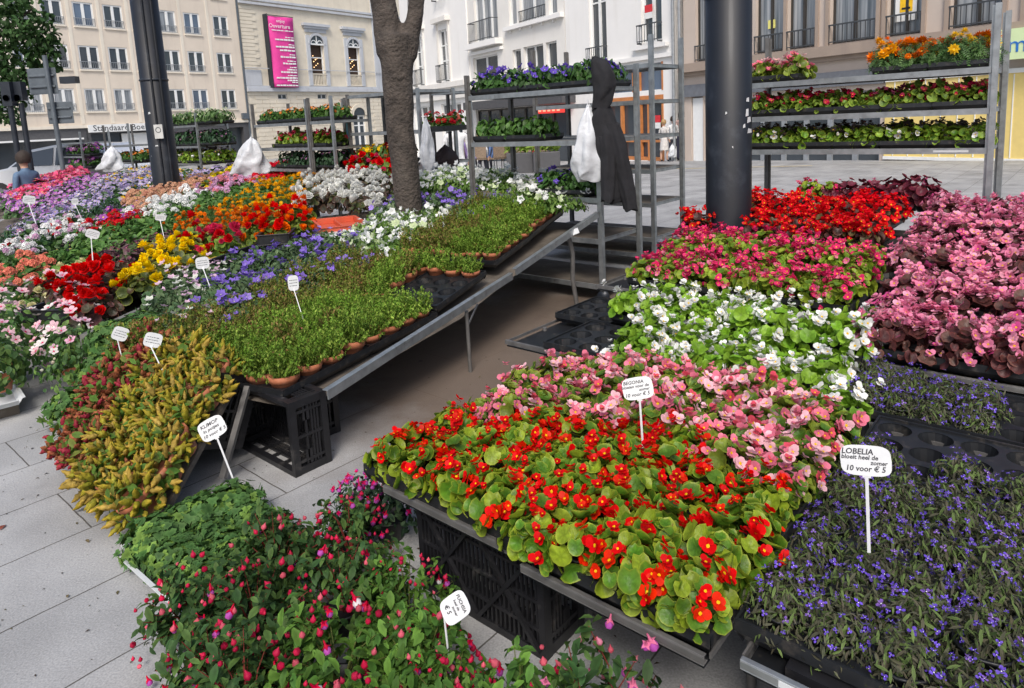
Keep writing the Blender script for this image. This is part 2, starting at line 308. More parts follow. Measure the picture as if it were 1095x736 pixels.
def window(F, parent, a0, a1, z0, z1, cols=2, transom=None, fm=FR_W, gm=GLASS, depth=.2, fw_=.07, sill=True, sillm=None, rail=0., railm=None, railout=.04, cm=None, name='window'):
    """frame with its panes, sill and railing as sub-parts"""
    A = Acc(); w = fw_
    F.box(A, a0, a1, z0, z0+w, -depth, -depth+.07); F.box(A, a0, a1, z1-w, z1, -depth, -depth+.07)
    F.box(A, a0, a0+w, z0+w, z1-w, -depth, -depth+.07); F.box(A, a1-w, a1, z0+w, z1-w, -depth, -depth+.07)
    for i in range(1, cols):
        c = a0+(a1-a0)*i/cols; cw = w*(1.5 if cm is None else cm); F.box(A, c-cw/2, c+cw/2, z0+w, z1-w, -depth, -depth+.085)
    if transom:
        for t in (transom if hasattr(transom, '__len__') else [transom]):
            zt = z0+(z1-z0)*t; F.box(A, a0+w, a1-w, zt-w*.4, zt+w*.4, -depth, -depth+.06)
    o = A.obj(name, fm, parent)
    G = Acc(); G.add([F.pt(a0, z0, -depth+.02), F.pt(a1, z0, -depth+.02), F.pt(a1, z1, -depth+.02), F.pt(a0, z1, -depth+.02)], [(0, 1, 2, 3)]); G.obj('pane', gm, o)
    if sill:
        S = Acc(); F.box(S, a0-.07, a1+.07, z0-.12, z0-.003, -.05, .1); S.obj('sill', sillm or fm, o)
    if rail:
        R = Acc(); zr = z0+rail; n_ = max(4, int((a1-a0)/.12))
        F.box(R, a0-.02, a1+.02, zr-.02, zr+.02, railout-.02, railout+.02); F.box(R, a0, a1, z0+.04, z0+.07, railout-.015, railout+.015)
        for k in range(n_+1):
            a = a0+(a1-a0)*k/n_; F.box(R, a-.009, a+.009, z0+.0, zr-.02, railout-.009, railout+.009)
        if railout > .1:
            for a in (a0, a1): F.box(R, a-.015, a+.015, zr-.02, zr+.02, 0, railout); F.box(R, a-.015, a+.015, z0-.04, z0+.02, 0, railout)
        R.obj('railing', railm or RAIL, o)
    return o
def place_on_facade(F, me, a, z, out, parent, name='writing'):
    """a flat lettering mesh stood up on the front, reading left to right for someone in the square"""
    right = F.d if F.d.cross(Vector((0, 0, 1))).dot(F.n) > 0 else -F.d
    M = Matrix.Identity(4)
    for i in range(3): M[i][0] = right[i]; M[i][1] = (0, 0, 1)[i]; M[i][2] = F.n[i]; M[i][3] = F.pt(a, z, out)[i]
    o = addobj(name, me, None); o.matrix_world = M
    if parent: o.parent = parent
    return o
# --- long beige block on the left
F1 = Facade((-24.4, 60.), math.radians(36))
BEIGE = stone('beige_render', (.66, .58, .485), var=.07, stain=(.50, .42, .35)); PILB = stone('pale_render', (.72, .66, .56), var=.06, stain=(.55, .48, .4))
b1 = empty('office_building', F1.pt(-9, -1.1), label='long beige apartment block with rows of white casement windows over a bookshop', cat='building')
b1.location = (0, 0, 0)
cols_ = [-19.45, -17.4, -15.35, -13.3, -11.25, -9.2, -7.15, -5.1, -3.05, -.5]; rows_ = [(3.5, 5.15), (6.53, 8.23), (9.6, 11.3), (12.7, 14.4)]
holes = [(c, c+1.38, a, b) for c in cols_ for a, b in rows_]
A = Acc(); F1.wall(A, -22, 1.78, 2.52, 17, holes, .25); A.obj('wall', BEIGE, b1)
A = Acc()
for c in cols_:
    F1.box(A, c-.46-(.12 if c > -1 else 0), c-.22-(.12 if c > -1 else 0), 2.6, 17, 0, .025)
A.obj('pilaster', PILB, b1)
A = Acc(); F1.box(A, -22, 1.78, 2.3, 2.52, -.1, .12); A.obj('string_course', PILB, b1)
for i, c in enumerate(cols_):
    for j, (z0, z1) in enumerate(rows_):
        window(F1, b1, c, c+1.38, z0, z1, 2, gm=CURT if (j == 0 and c < -7) or (i*7+j*3) % 5 == 0 else (GLASSB if (i+j*2) % 4 == 0 else GLASS), fw_=.11, depth=.12, sillm=PILB, rail=.55, railm=STEELR, railout=.02, cm=1.7)
A = Acc(); F1.wall(A, -22, 1.78, -1.3, 2.3, [(-17.5, -11.9, -1.2, 1.5), (-11.2, -6.6, -1.2, 1.85), (-5.6, -1.2, -1.2, 1.6), (-.4, 1.3, -1.2, 1.9)], .6); A.obj('ground_floor_wall', AWN, b1)
A = Acc()
for (a0, a1, z1) in ((-17.5, -11.9, 1.5), (-11.2, -6.6, 1.85), (-5.6, -1.2, 1.6), (-.4, 1.3, 1.9)): F1.box(A, a0, a1, -1.2, z1, -.58, -.52)
A.obj('shop_window', GLASS, b1)
A = Acc(); F1.box(A, -17.6, -11.9, 1.5, 1.62, 0, .5); A.obj('canopy', FR_W, b1)
A = Acc(); F1.box(A, -11.4, -5.4, 1.96, 2.52, .13, .2); fas = A.obj('sign_board', FR_W, b1)
place_on_facade(F1, text_mesh('Standaard Boekh', .62, INK, extrude=.005, spacing=1.03), -8.9, 2.24, .205, fas)
A = Acc(); F1.box(A, -8.9, -6.9, .6, 1.8, -.4, -.3); A.obj('shop_panel', FR_W, b1)
A = Acc(); F1.box(A, 1.78, 1.9, -1.3, 14, 0, .14); F1.box(A, 1.2, 1.75, 2.6, 3.1, .0, .3); A.obj('drainpipe', GREYS, b1)
# --- theatre
THEA = stone('old_limestone', (.66, .60, .49), var=.12, stain=(.52, .45, .36)); THEG = stone('bluestone_trim', (.47, .49, .52), var=.08, stain=(.3, .3, .31))
t1 = empty('theatre_building', label='old limestone theatre with arched windows, blue-grey trim and a rusticated base', cat='building')
A = Acc(); hs_ = [(9.2, 10.85, 5.62, 9.5), (13.85, 15.4, 5.62, 9.45), (5.15, 6.16, 4.3, 4.75), (9.65, 10.75, 4.3, 4.75), (13.9, 15.5, -1.1, 2.6), (19.1, 20.7, 5.62, 9.45)]
F1.wall(A, 1.95, 24, -1.3, 17, hs_, .45); A.obj('wall', THEA, t1)
A = Acc()
for k in range(17):
    z0 = -1.2+k*.365
    if z0 > 4.75: break
    for j in range(15):
        a = 2.0+j*1.48+(.74 if k % 2 else 0); a1 = min(a+1.43, 24)
        if any(a < h[1]+.05 and a1 > h[0]-.05 and z0 < h[3]+.05 and z0+.33 > h[2]-.05 for h in hs_): continue
        F1.box(A, a, a1, z0, z0+.325, .0, .05)
A.obj('rusticated_blocks', THEA, t1)
A = Acc()
for k in range(22):
    z0 = 5.7+k*.32; w = 1.6 if k % 2 else 1.25
    if z0 < 12.2: F1.box(A, 2.0, 2.0+w, z0, z0+.28, 0, .06)
A.obj('quoin', THEA, t1)
A = Acc(); F1.box(A, 1.95, 24, 4.98, 5.3, 0, .32); F1.box(A, 1.95, 24, 5.3, 5.5, 0, .15); F1.box(A, 1.95, 3.6, 5.52, 6.9, 0, .08); F1.box(A, 17.4, 19.0, 5.5, 17, 0, .12)
F1.box(A, 1.95, 24, 12.55, 12.75, 0, .28); F1.box(A, 1.95, 24, 12.9, 13.1, 0, .18); F1.box(A, 1.95, 24, 7.0, 7.06, .2, .26); A.obj('cornice', THEG, t1)
LITR = mat('lit_chandelier', (.9, .6, .3), .5, emit=((1, .62, .28), 2.2)); DARKR = mat('dark_room', (.05, .03, .02), .8)
for (a0, a1) in ((9.2, 10.85), (13.85, 15.4), (19.1, 20.7)):
    c = (a0+a1)/2; w = a1-a0
    fr = empty('arched_window'); fr.parent = t1
    A = Acc()
    for aa in (a0-.42, a1+.02): F1.box(A, aa, aa+.4, 5.55, 10.3, .0, .16)
    # arch head as a ring of stones, then the square frame and the hood
    seg = 14
    for k in range(seg):
        t0, t_1 = PI*k/seg, PI*(k+1)/seg
        for ri, ro in ((w/2, w/2+.22),):
            V = [F1.pt(c+r*math.cos(t), 9.5+r*math.sin(t), o) for o in (.02, .2) for (r, t) in ((ri, t0), (ro, t0), (ro, t_1), (ri, t_1))]
            A.add(V, [(4, 5, 6, 7), (0, 1, 5, 4), (2, 3, 7, 6), (3, 0, 4, 7), (1, 2, 6, 5)])
    F1.box(A, a0-.6, a1+.6, 10.95, 11.15, 0, .3); F1.box(A, a0-.75, a1+.75, 11.15, 11.4, 0, .42)
    F1.box(A, a0-.45, a1+.45, 10.6, 10.95, 0, .1)
    A.obj('surround', THEG, fr)
    A = Acc(); V = [F1.pt(c, 9.5, .06)]+[F1.pt(c+(w/2-.003)*math.cos(PI*k/12), 9.5+(w/2-.003)*math.sin(PI*k/12), .06) for k in range(13)]
    A.add(V, [(0, k, k+1) for k in range(1, 13)]); A.obj('fanlight', GLASS, fr)
    A = Acc(); F1.box(A, a0, a1, 9.42, 9.56, .05, .12); F1.box(A, c-.04, c+.04, 9.5, 9.5+w/2, .065, .11)
    for sg in (-1, 1):
        V = []
        for k in range(9):
            t = PI*k/8; V += [F1.pt(c+sg*w*.22+w*.2*math.cos(t), 9.56+w*.2*math.sin(t), .1), F1.pt(c+sg*w*.22+w*.15*math.cos(t), 9.56+w*.15*math.sin(t), .1)]
        A.add(V, [(2*k, 2*k+1, 2*k+3, 2*k+2) for k in range(8)])
    F1.box(A, a0, a0+.1, 5.7, 9.42, -.3, -.2); F1.box(A, a1-.1, a1, 5.7, 9.42, -.3, -.2); F1.box(A, a0, a1, 8.2, 8.3, -.3, -.2)
    A.obj('frame', FR_W, fr)
    A = Acc(); F1.box(A, a0, a1, 5.62, 9.5, -.44, -.42); A.obj('opening', DARKR, fr)
    A = Acc()
    for k in range(9):
        aa = c+(k % 3-1)*.24+.12*math.sin(k*3.1); zz = 7.35+.24*k*.75*(1 if k < 7 else .6); V, Fc = [], []
        A.lathe([(0, -.05), (.04, -.025), (.05, 0), (.04, .025), (0, .05)], 6, F1.pt(aa, zz, -.3))
    A.obj('chandelier_lamps', LITR, fr)
    A = Acc(); F1.box(A, a0-.02, a1+.02, 6.62, 6.72, .0, .14); F1.box(A, a0, a1, 5.55, 5.66, 0, .14)
    for k in range(9): F1.box(A, a0+.08+k*(w-.2)/8, a0+.15+k*(w-.2)/8, 5.66, 6.62, .03, .1)
    A.obj('balustrade', THEA, fr)
for (a0, a1) in ((5.15, 6.16), (9.65, 10.75)):
    window(F1, t1, a0, a1, 4.3, 4.75, 2, sill=False, fw_=.06, fm=THEG)
window(F1, t1, 13.9, 15.5, -1.1, 2.6, 2, transom=.72, fw_=.14, sill=False, name='doorway')
A = Acc(); c = 14.7; w = 1.6
for k in range(12):
    t0, t_1 = PI*k/12, PI*(k+1)/12
    V = [F1.pt(c+r*math.cos(t), 2.6+r*math.sin(t), o) for o in (.02, .16) for (r, t) in ((w/2, t0), (w/2+.35, t0), (w/2+.35, t_1), (w/2, t_1))]
    A.add(V, [(4, 5, 6, 7), (0, 1, 5, 4), (2, 3, 7, 6), (3, 0, 4, 7), (1, 2, 6, 5)])
A.obj('door_arch', THEA, t1)
A = Acc(); V = [F1.pt(c, 2.6, .07)]+[F1.pt(c+.79*math.cos(PI*k/12), 2.6+.79*math.sin(PI*k/12), .07) for k in range(13)]
A.add(V, [(0, k, k+1) for k in range(1, 13)]); A.obj('fanlight', GLASS, t1)
# banner
MAG = mat('magenta_cloth', (.72, .05, .30), .7, var=.06, scale=2, bump=.3, bscale=3)
bn = empty('theatre_banner', label='tall magenta banner with white programme lines hung on the theatre front', cat='banner')
A = Acc(); V = []; nb = 14
for k in range(nb+1):
    z = 5.35+(11.65-5.35)*k/nb
    for j in range(4): V.append(F1.pt(4.45+2.7*j/3, z, .55+.05*math.sin(k*.7+j*1.4)))
A.add(V, [(k*4+j, k*4+j+1, (k+1)*4+j+1, (k+1)*4+j) for k in range(nb) for j in range(3)], smooth=True)
o_ = A.obj('cloth', MAG, bn); sm = o_.modifiers.new('thick', 'SOLIDIFY'); sm.thickness = .01
place_on_facade(F1, text_mesh('enjoy', .42, FR_W, extrude=.004), 5.75, 11.25, .63, bn)
place_on_facade(F1, text_mesh('Ouverture', .52, FR_W, extrude=.004), 5.6, 10.78, .63, bn)
A = Acc(); rb = random.Random(3)
for (wd, zz, th) in ((2.3, 10.42, .1), (.9, 9.85, .1), (2.0, 9.62, .17), (.6, 9.2, .1), (2.0, 8.98, .17), (1.6, 8.68, .17), (.6, 8.3, .1), (1.6, 8.08, .17), (.9, 7.72, .1), (1.4, 7.5, .17), (.7, 7.15, .1), (1.0, 6.95, .15), (1.7, 6.72, .17), (1.0, 6.42, .1), (2.3, 6.2, .17), (1.1, 5.98, .15), (.6, 5.8, .1), (2.3, 5.52, .14)):
    a = 7.02; end = a-wd
    while a > end:
        w = min(rb.uniform(.12, .45), a-end+.02); F1.box(A, a-w, a, zz-th/2, zz+th/2-rb.uniform(0, .04), .625, .632); a -= w+.05
A.obj('programme_lines', FR_W, bn)
A = Acc(); F1.box(A, 4.35, 4.42, 5.3, 11.8, 0, .62); F1.box(A, 4.35, 7.2, 11.68, 11.74, .5, .56); A.obj('bracket', DARKM, bn)
# --- white and grey street fronts on the right
F2 = Facade((4.78, 26.), math.radians(-31))
WHITE = stone('white_stucco', (.78, .77, .75), var=.04, stain=(.68, .66, .62)); WHITE2 = stone('offwhite_stucco', (.72, .70, .66), var=.05, stain=(.62, .58, .53))
h1 = empty('townhouse', label='tall narrow white townhouse with long balcony windows beside the tree', cat='building')
hw = [(15.72, 16.95, 3.78, 6.65), (19.2, 20.4, 3.78, 6.65), (15.72, 16.95, 8.3, 10.9), (19.2, 20.4, 8.3, 10.9), (14.6, 17.2, -.6, 2.5), (18.4, 21.2, -.6, 2.5)]
A = Acc(); F2.wall(A, 13.62, 22.5, -1, 13, hw, .3); A.obj('wall', WHITE, h1)
A = Acc(); F2.box(A, 13.62, 22.5, 3.4, 3.68, 0, .28); F2.box(A, 13.62, 22.5, 2.75, 2.95, 0, .2)
for a0, a1 in ((15.72, 16.95), (19.2, 20.4)):
    F2.box(A, a0-.35, a1+.35, 7.05, 7.3, 0, .32); F2.box(A, a0-.2, a0-.03, 3.7, 7.05, 0, .08); F2.box(A, a1+.03, a1+.2, 3.7, 7.05, 0, .08)
A.obj('moulding', WHITE2, h1)
for h in hw[:4]: window(F2, h1, *h, 2, transom=(.4, .7), fw_=.09, rail=.9, railout=.3, sill=False)
for h in hw[4:]: window(F2, h1, *h, 3, transom=.8, fw_=.09, sill=False, name='shop_window')
h2 = empty('apartment_house', label='white house with wide bay balcony windows above a dark shop fascia', cat='building')
hw = [(10.1, 12.5, 5.45, 7.9), (8.3, 9.0, 5.85, 8.2), (5.9, 8.05, 5.85, 8.2), (5.0, 5.65, 5.85, 8.2), (10.3, 12.9, 3.0, 4.7), (8.1, 8.85, 3.6, 4.7), (6.2, 7.85, 3.6, 4.72), (5.15, 6.0, 3.6, 4.72), (4.6, 12.9, -.9, 2.0), (10.1, 12.5, 9.3, 11.6), (5.0, 8.9, 9.3, 11.6)]
A = Acc(); F2.wall(A, 4.5, 13.6, -1, 13, hw, .35); A.obj('wall', WHITE2, h2)
A = Acc(); F2.box(A, 9.7, 12.95, 5.12, 5.4, 0, .45); F2.box(A, 4.52, 9.3, 5.62, 5.8, 0, .22); F2.box(A, 9.7, 13.0, 4.85, 5.0, 0, .15)
for k in range(5): F2.box(A, 5.2+k*.9, 5.28+k*.9, 5.5, 5.62, 0, .1)
F2.box(A, 13.25, 13.6, -1, 13, 0, .08); F2.box(A, 4.5, 9.4, 8.5, 8.7, 0, .3)
A.obj('moulding', WHITE, h2)
window(F2, h2, *hw[0], 3, fw_=.08, gm=CURT, rail=.95, railout=.4, sill=False); window(F2, h2, *hw[1], 1, fw_=.07, gm=CURT, sill=False); window(F2, h2, *hw[2], 2, fw_=.08, gm=CURT, rail=.5, sill=False)
window(F2, h2, *hw[3], 1, fw_=.07, gm=CURT, sill=False)
for h in hw[4:8]: window(F2, h2, *h, 1 if h[1]-h[0] < 1 else 2, fw_=.06, sill=False)
for h in hw[9:]: window(F2, h2, *h, 3, fw_=.08, gm=CURT, sill=False)
A = Acc(); F2.box(A, 3.9, 13.0, 2.02, 2.42, .0, .7); A.obj('fascia', AWN, h2)
REDN = mat('red_sign', (.7, .03, .03), .5, var=.05, emit=((1, .06, .04), .5))
A = Acc(); F2.box(A, 4.3, 6.4, 1.62, 1.92, .3, .42); rs = A.obj('red_light_sign', REDN, h2)
A = Acc()
for k in range(5): F2.box(A, 4.5+k*.36, 4.72+k*.36, 1.7, 1.84, .42, .43)
A.obj('lettering', mat('sign_orange', (1, .3, .2), .5, emit=((1, .35, .2), 1.)), rs)
window(F2, h2, *hw[8], 7, fw_=.09, fm=FR_D, sill=False, name='shop_window')
h3 = empty('corner_house', label='plain bright white house with tall upper windows and an orange wooden shopfront', cat='building')
hw = [(1.72, 2.82, 3.6, 6.6), (-1.35, -.28, 3.95, 6.8), (-1.38, 1.75, -.33, 2.05), (-1.38, -.1, 2.25, 3.2), (.2, 1.6, 2.25, 3.2), (1.72, 2.82, 8, 10.5), (-1.35, -.28, 8, 10.5)]
A = Acc(); F2.wall(A, -1.95, 4.45, -.7, 12.5, hw, .25); A.obj('wall', WHITE, h3)
A = Acc(); F2.box(A, -1.95, 4.45, 3.35, 3.5, 0, .12); F2.box(A, -1.7, .1, 3.72, 3.86, 0, .2); A.obj('moulding', WHITE, h3)
window(F2, h3, *hw[0], 2, transom=.75, fw_=.08, rail=.5, railout=.2, sill=False); window(F2, h3, *hw[1], 2, fw_=.08, rail=.62, railout=.22, sill=False)
for h in hw[5:]: window(F2, h3, *h, 2, fw_=.08, sill=False)
A = Acc()
for a in (-1.38, -.62, -.15, .1, .9, 1.67): F2.box(A, a, a+.09, -.33, 2.05, -.12, 0.02)
F2.box(A, -1.38, 1.76, 1.9, 2.06, -.12, .03); F2.box(A, -1.38, 1.76, -.33, -.2, -.12, .0); F2.box(A, -1.38, 1.7, .35, .43, -.12, -.02); A.obj('shopfront_frame', FR_O, h3)
A = Acc(); F2.box(A, -1.3, 1.7, -.3, 1.9, -.15, -.13); A.obj('shop_glass', GLASS, h3)
A = Acc()
for a in (-1.38, -.12, .2, 1.55): F2.box(A, a, a+.08, 2.22, 3.22, -.1, .01)
A.obj('upper_frame', FR_O, h3)
A = Acc(); F2.box(A, -1.35, 1.6, 2.25, 3.2, -.12, -.11); A.obj('upper_glass', GLASSB, h3)
REDP = mat('red_paper', (.6, .03, .04), .6)
for (a, z) in ((-.95, 1.05), (-.62, 5.0)):
    A = Acc(); F2.box(A, a-.2, a+.2, z+.02, z+.28, -.06, -.05); q = A.obj('poster', REDP, h3); A = Acc(); F2.box(A, a-.2, a+.2, z-.2, z+.015, -.06, -.05); A.obj('poster', FR_W, h3)
A = Acc(); A.tube([F2.pt(-2.02, -.5, .12), F2.pt(-2.02, 12, .12)], .055, 8); A.tube([F2.pt(-2.3, -.5, .1), F2.pt(-2.3, 12, .1)], .05, 8); A.obj('drainpipe', STEELR, h3)
GREY = stone('brown_grey_stone', (.34, .27, .22), var=.12, stain=(.22, .18, .16)); GREYL = stone('pinkish_stone', (.52, .44, .38), var=.08, stain=(.42, .35, .3))
h4 = empty('stone_office_house', label='brownish stone house with tall curtained windows over a yellow shopfront', cat='building')
A = Acc()
winx = [(-3.6, -2.95), (-4.95, -4.1), (-6.4, -5.4), (-7.45, -6.55), (-9.2, -7.9), (-10.35, -9.5), (-12.1, -11.02), (-14.2, -12.6)]
hw = [(a, b, 3.05, 5.9) for a, b in winx]+[(-9.4, -3.3, -.3, 1.75), (-3.25, -2.72, -.3, 1.9)]
F2.wall(A, -16, -2.4, -.5, 9.5, hw, .3); A.obj('wall', GREYL, h4)
A = Acc(); F2.box(A, -16, -2.4, 2.72, 3.0, 0, .3); F2.box(A, -16, -2.4, 2.6, 2.72, 0, .15)
for a, b in winx[3:]: F2.box(A, a-.12, a-.02, 3.0, 9.5, 0, .06); F2.box(A, b+.02, b+.12, 3.0, 9.5, 0, .06)
A.obj('ledge', GREY, h4)
for a, b in winx: window(F2, h4, a, b, 3.05, 5.9, 2, fm=FR_D, gm=CURT, fw_=.05, rail=.5, sill=False)
window(F2, h4, -9.4, -3.3, -.3, 1.75, 8, transom=.8, fm=STEELR, gm=GLASS, fw_=.1, sill=False, name='shop_window')
A = Acc(); F2.box(A, -9.5, -2.45, 1.9, 2.3, .003, .1); A.obj('fascia', mat('slate_fascia', (.14, .15, .17), .6), h4)
A = Acc(); F2.box(A, -3.22, -2.75, -.28, 1.85, -.1, -.05); A.obj('white_door', FR_W, h4)
YEL = mat('pale_yellow_panel', (.74, .57, .20), .5, var=.04); LIME = mat('lime_sign_face', (.62, .75, .42), .5, var=.03)
A = Acc(); F2.box(A, -16, -9.55, .03, 1.92, .002, .06); yp = A.obj('yellow_shop_panel', YEL, h4)
A = Acc()
for k in range(16): F2.box(A, -9.8-k*.38, -9.78-k*.38, .05, 1.9, .06, .075)
F2.box(A, -16, -9.55, 1.92, 2.02, 0, .1); F2.box(A, -16, -9.55, -.05, .03, 0, .1); A.obj('panel_trim', FR_W, h4)
A = Acc(); F2.box(A, -15.5, -12.2, 2.2, 2.85, .3, .42); sg = A.obj('lime_sign', LIME, h4)
place_on_facade(F2, text_mesh('m', .5, mat('blue_ink', (.02, .16, .5), .5), extrude=.004), -12.62, 2.5, .425, sg)
A = Acc(); F2.box(A, -10.15, -9.62, 3.4, 4.6, -.15, -.13); fr_ = A.obj('notice_frame', FR_W, h4)
A = Acc(); F2.box(A, -10.05, -9.74, 3.62, 4.5, -.13, -.12); np_ = A.obj('yellow_notice', mat('notice_yellow', (.85, .5, .01), .5), h4)
A = Acc()
for zz in (3.68, 3.95, 4.1, 4.3): F2.box(A, -10.0, -9.79, zz, zz+.05, -.12, -.115)
A.obj('print_lines', INK, np_)
A = Acc(); F2.box(A, -6.0, -5.75, 3.75, 4.0, -.15, -.13); A.obj('yellow_notice', mat('notice_pale', (.75, .7, .2), .5), h4)
# ------------------------------------------------------------------ leaf and flower templates: verts, faces, colour factor, mix colour, mix weight
def T(V, F, fac=None, mixc=(0, 0, 0), w=None):
    V = np.array(V, float); n = len(V); fac = np.ones((n, 3)) if fac is None else np.array(fac, float)
    if fac.ndim == 1: fac = np.repeat(fac[:, None], 3, 1)
    return (V, F, fac, mixc, np.zeros(n) if w is None else np.array(w, float))
def round_leaf(edge=(.30, .34, .05), cup=.24, seg=12, wavy=.075, seed=0, edgew=.75, dark=.8):
    r = np.random.default_rng(seed); V = [(0, 0, 0)]; fac = [dark]; w = [0]
    rings = (.34, .86, 1.)
    for ri, rr in enumerate(rings):
        for k in range(seg):
            a = 2*PI*k/seg; rad = .5*rr*(1+.10*math.cos(a-.4)); x = math.sin(a)*rad; y = -math.cos(a)*rad*1.12
            if k == 0: y *= .66
            z = cup*(rr**2)*.55 + .22*cup*abs(x)*4 + wavy*rr*r.uniform(-1, 1)*(1 if ri else .3)
            V.append((x, y, z)); fac.append([1.0, 1.04, 1.2][ri]*(1.2 if k % 2 else .9 if ri < 2 else 1)); w.append([0, .12, edgew][ri])
    F = [(0, 1+k, 1+(k+1) % seg) for k in range(seg)]
    for ri in range(2):
        o = 1+ri*seg; F += [(o+k, o+seg+k, o+seg+(k+1) % seg, o+(k+1) % seg) for k in range(seg)]
    V = np.array(V); V[:, 1] += 0
    return T(V, F, fac, edge, w)
def oval_leaf(width=.5, fold=.12, curl=.15, tipw=0., mixc=(0, 0, 0), n=4, vein=.8):
    V, fac, w = [], [], []
    for i in range(n+1):
        t = i/n; ww = width/2*math.sin(PI*min(1, (t*.92+.05)))**.8; y = t-.5; z = -curl*(t-.3)**2*2
        for sgn in (-1, 0, 1):
            V.append((sgn*ww, y, z+(fold*abs(sgn)*ww*2 if sgn else 0))); fac.append(vein if sgn == 0 else 1.08); w.append(tipw*t**2 if sgn == 0 else tipw*t)
    F = []
    for i in range(n):
        o = i*3; F += [(o, o+1, o+4, o+3), (o+1, o+2, o+5, o+4)]
    return T(V, F, fac, mixc, w)
def tiny_leaf(width=.42): return T([(0, -.5, 0), (-width/2, 0, .1), (0, .5, -.05), (width/2, 0, .1)], [(0, 1, 2), (0, 2, 3)], [.75, 1, 1.25, 1])
def ivy_leaf():
    pts = [(0, -.32), (.22, -.42), (.5, -.2), (.3, .02), (.38, .3), (.14, .2), (0, .58), (-.14, .2), (-.38, .3), (-.3, .02), (-.5, -.2), (-.22, -.42)]
    V = [(0, 0, -.03)]+[(x, y, .08*math.hypot(x, y)) for x, y in pts]; n = len(pts)
    return T(V, [(0, 1+k, 1+(k+1) % n) for k in range(n)], [.75]+[1.1]*n, (.3, .4, .15), [0]+[.12]*n)
def frond_leaf():
    V, F, fac = [], [], []
    for i in range(5):
        t = i/4-.5
        for sg in (-1, 1):
            o = len(V); L = .28*(1-abs(t)*.9); V += [(0, t, 0), (sg*L, t+.18, .06), (sg*L*.75, t+.05, .03), (0, t+.12, 0)]; F.append((o, o+2, o+1, o+3)); fac += [.8, 1.2, 1, .9]
    return T(V, F, fac)
def petals(n, L=.5, wd=.45, cup=.15, center=None, pts=5, inner=(1, 1, 1), edge=1.05, lens=None, startz=0., mixc=(.9, .8, .2), cs=.1, a0=0., tipin=1.):
    """n separate petals, each a rounded fan, and a small boss in the middle"""
    V, F, fac, w = [], [], [], []
    for k in range(n):
        a = a0+2*PI*k/n; l = L*(lens[k] if lens else 1); ww = wd*(lens[k]**.5 if lens else 1); o = len(V)
        V.append((math.sin(a)*.03, math.cos(a)*.03, startz)); fac.append(.78); w.append(0)
        for j in range(pts):
            t = j/(pts-1)*PI-PI/2; px = math.sin(t)*ww*.5; py = l*(.55+.45*math.cos(t)*tipin)
            x = px*math.cos(a)+py*math.sin(a); y = -px*math.sin(a)+py*math.cos(a)
            V.append((x, y, startz+cup*(py/L)**1.5+ (.03 if j % 2 else 0))); fac.append(edge if j in (0, pts-1) else 1.); w.append(0)
        F += [(o, o+1+j, o+2+j) for j in range(pts-1)]
    if center:
        o = len(V)
        for (x, y, z) in ((cs, 0, .03), (0, cs, .03), (-cs, 0, .03), (0, -cs, .03), (0, 0, .1)): V.append((x, y, z+startz)); fac.append(1); w.append(1)
        F += [(o, o+1, o+4), (o+1, o+2, o+4), (o+2, o+3, o+4), (o+3, o, o+4)]
    return T(V, F, fac, center or mixc, w)
def join(*ts):
    V, F, fac, w = [], [], [], []; o = 0
    for t in ts:
        V.append(t[0]); F += [tuple(i+o for i in f) for f in t[1]]; fac.append(t[2]); w.append(t[4]); o += len(t[0])
    return (np.concatenate(V), F, np.concatenate(fac), ts[0][3], np.concatenate(w))
def scaled(t, s, dz=0., f=1.): return (t[0]*s+np.array([0, 0, dz]), t[1], t[2]*f, t[3], t[4])
def begonia_flower(pale=0.): return join(petals(4, .5, .56, .28, (.85, .55, .04), 6, lens=[1, .74, 1, .74], cs=.13), scaled(petals(4, .42, .45, -.12, None, 5, lens=[1, .8, 1, .8], a0=.5), 1, -.05, .82))
def double_flower():  # camellia-like heads
    return join(petals(6, .5, .5, .05, None, 5, a0=0), scaled(petals(6, .42, .42, .22, None, 5, a0=.5), 1, .06, .93), scaled(petals(5, .3, .34, .4, None, 4, a0=.2), 1, .1, 1.05), scaled(petals(4, .18, .25, .5, None, 4, a0=.8), 1, .14, .8))
def ball_head(seg=7):  # pelargonium head: dome of florets
    r = np.random.default_rng(5); ts = []
    base = petals(5, .17, .17, .03, None, 4)
    V, F, fac, w = [], [], [], []; o = 0
    for i in range(13):
        z = 1-i/12*.95; a = i*2.4; rr = math.sqrt(max(0, 1-z*z)); nrm = Vector((rr*math.cos(a), rr*math.sin(a), z)).normalized()
        q = nrm.to_track_quat('Z', 'Y').to_matrix(); P = np.array([tuple(q @ Vector(v)) for v in base[0]])+np.array(nrm)*.36
        V.append(P); F += [tuple(k+o for k in f) for f in base[1]]; fac.append(base[2]*r.uniform(.85, 1.1)); w.append(base[4]); o += len(P)
    return (np.concatenate(V), F, np.concatenate(fac), (0, 0, 0), np.concatenate(w))
def pompon(): return join(petals(9, .5, .22, .0, None, 3), scaled(petals(8, .4, .24, .15, None, 3, a0=.3), 1, .05, .9), scaled(petals(6, .24, .2, .3, (.35, .12, .01), 3, a0=.1, cs=.1), 1, .1, 1.05))
def star(): return petals(5, .55, .5, .22, (.8, .8, .7), 3, cs=.06)
def lob_flower(): return join(petals(3, .5, .36, .0, (.9, .9, .95), 4, a0=-.55+PI, lens=[1, 1, 1], cs=.07), scaled(petals(2, .32, .16, .25, None, 3, a0=PI/2), 1, .02))
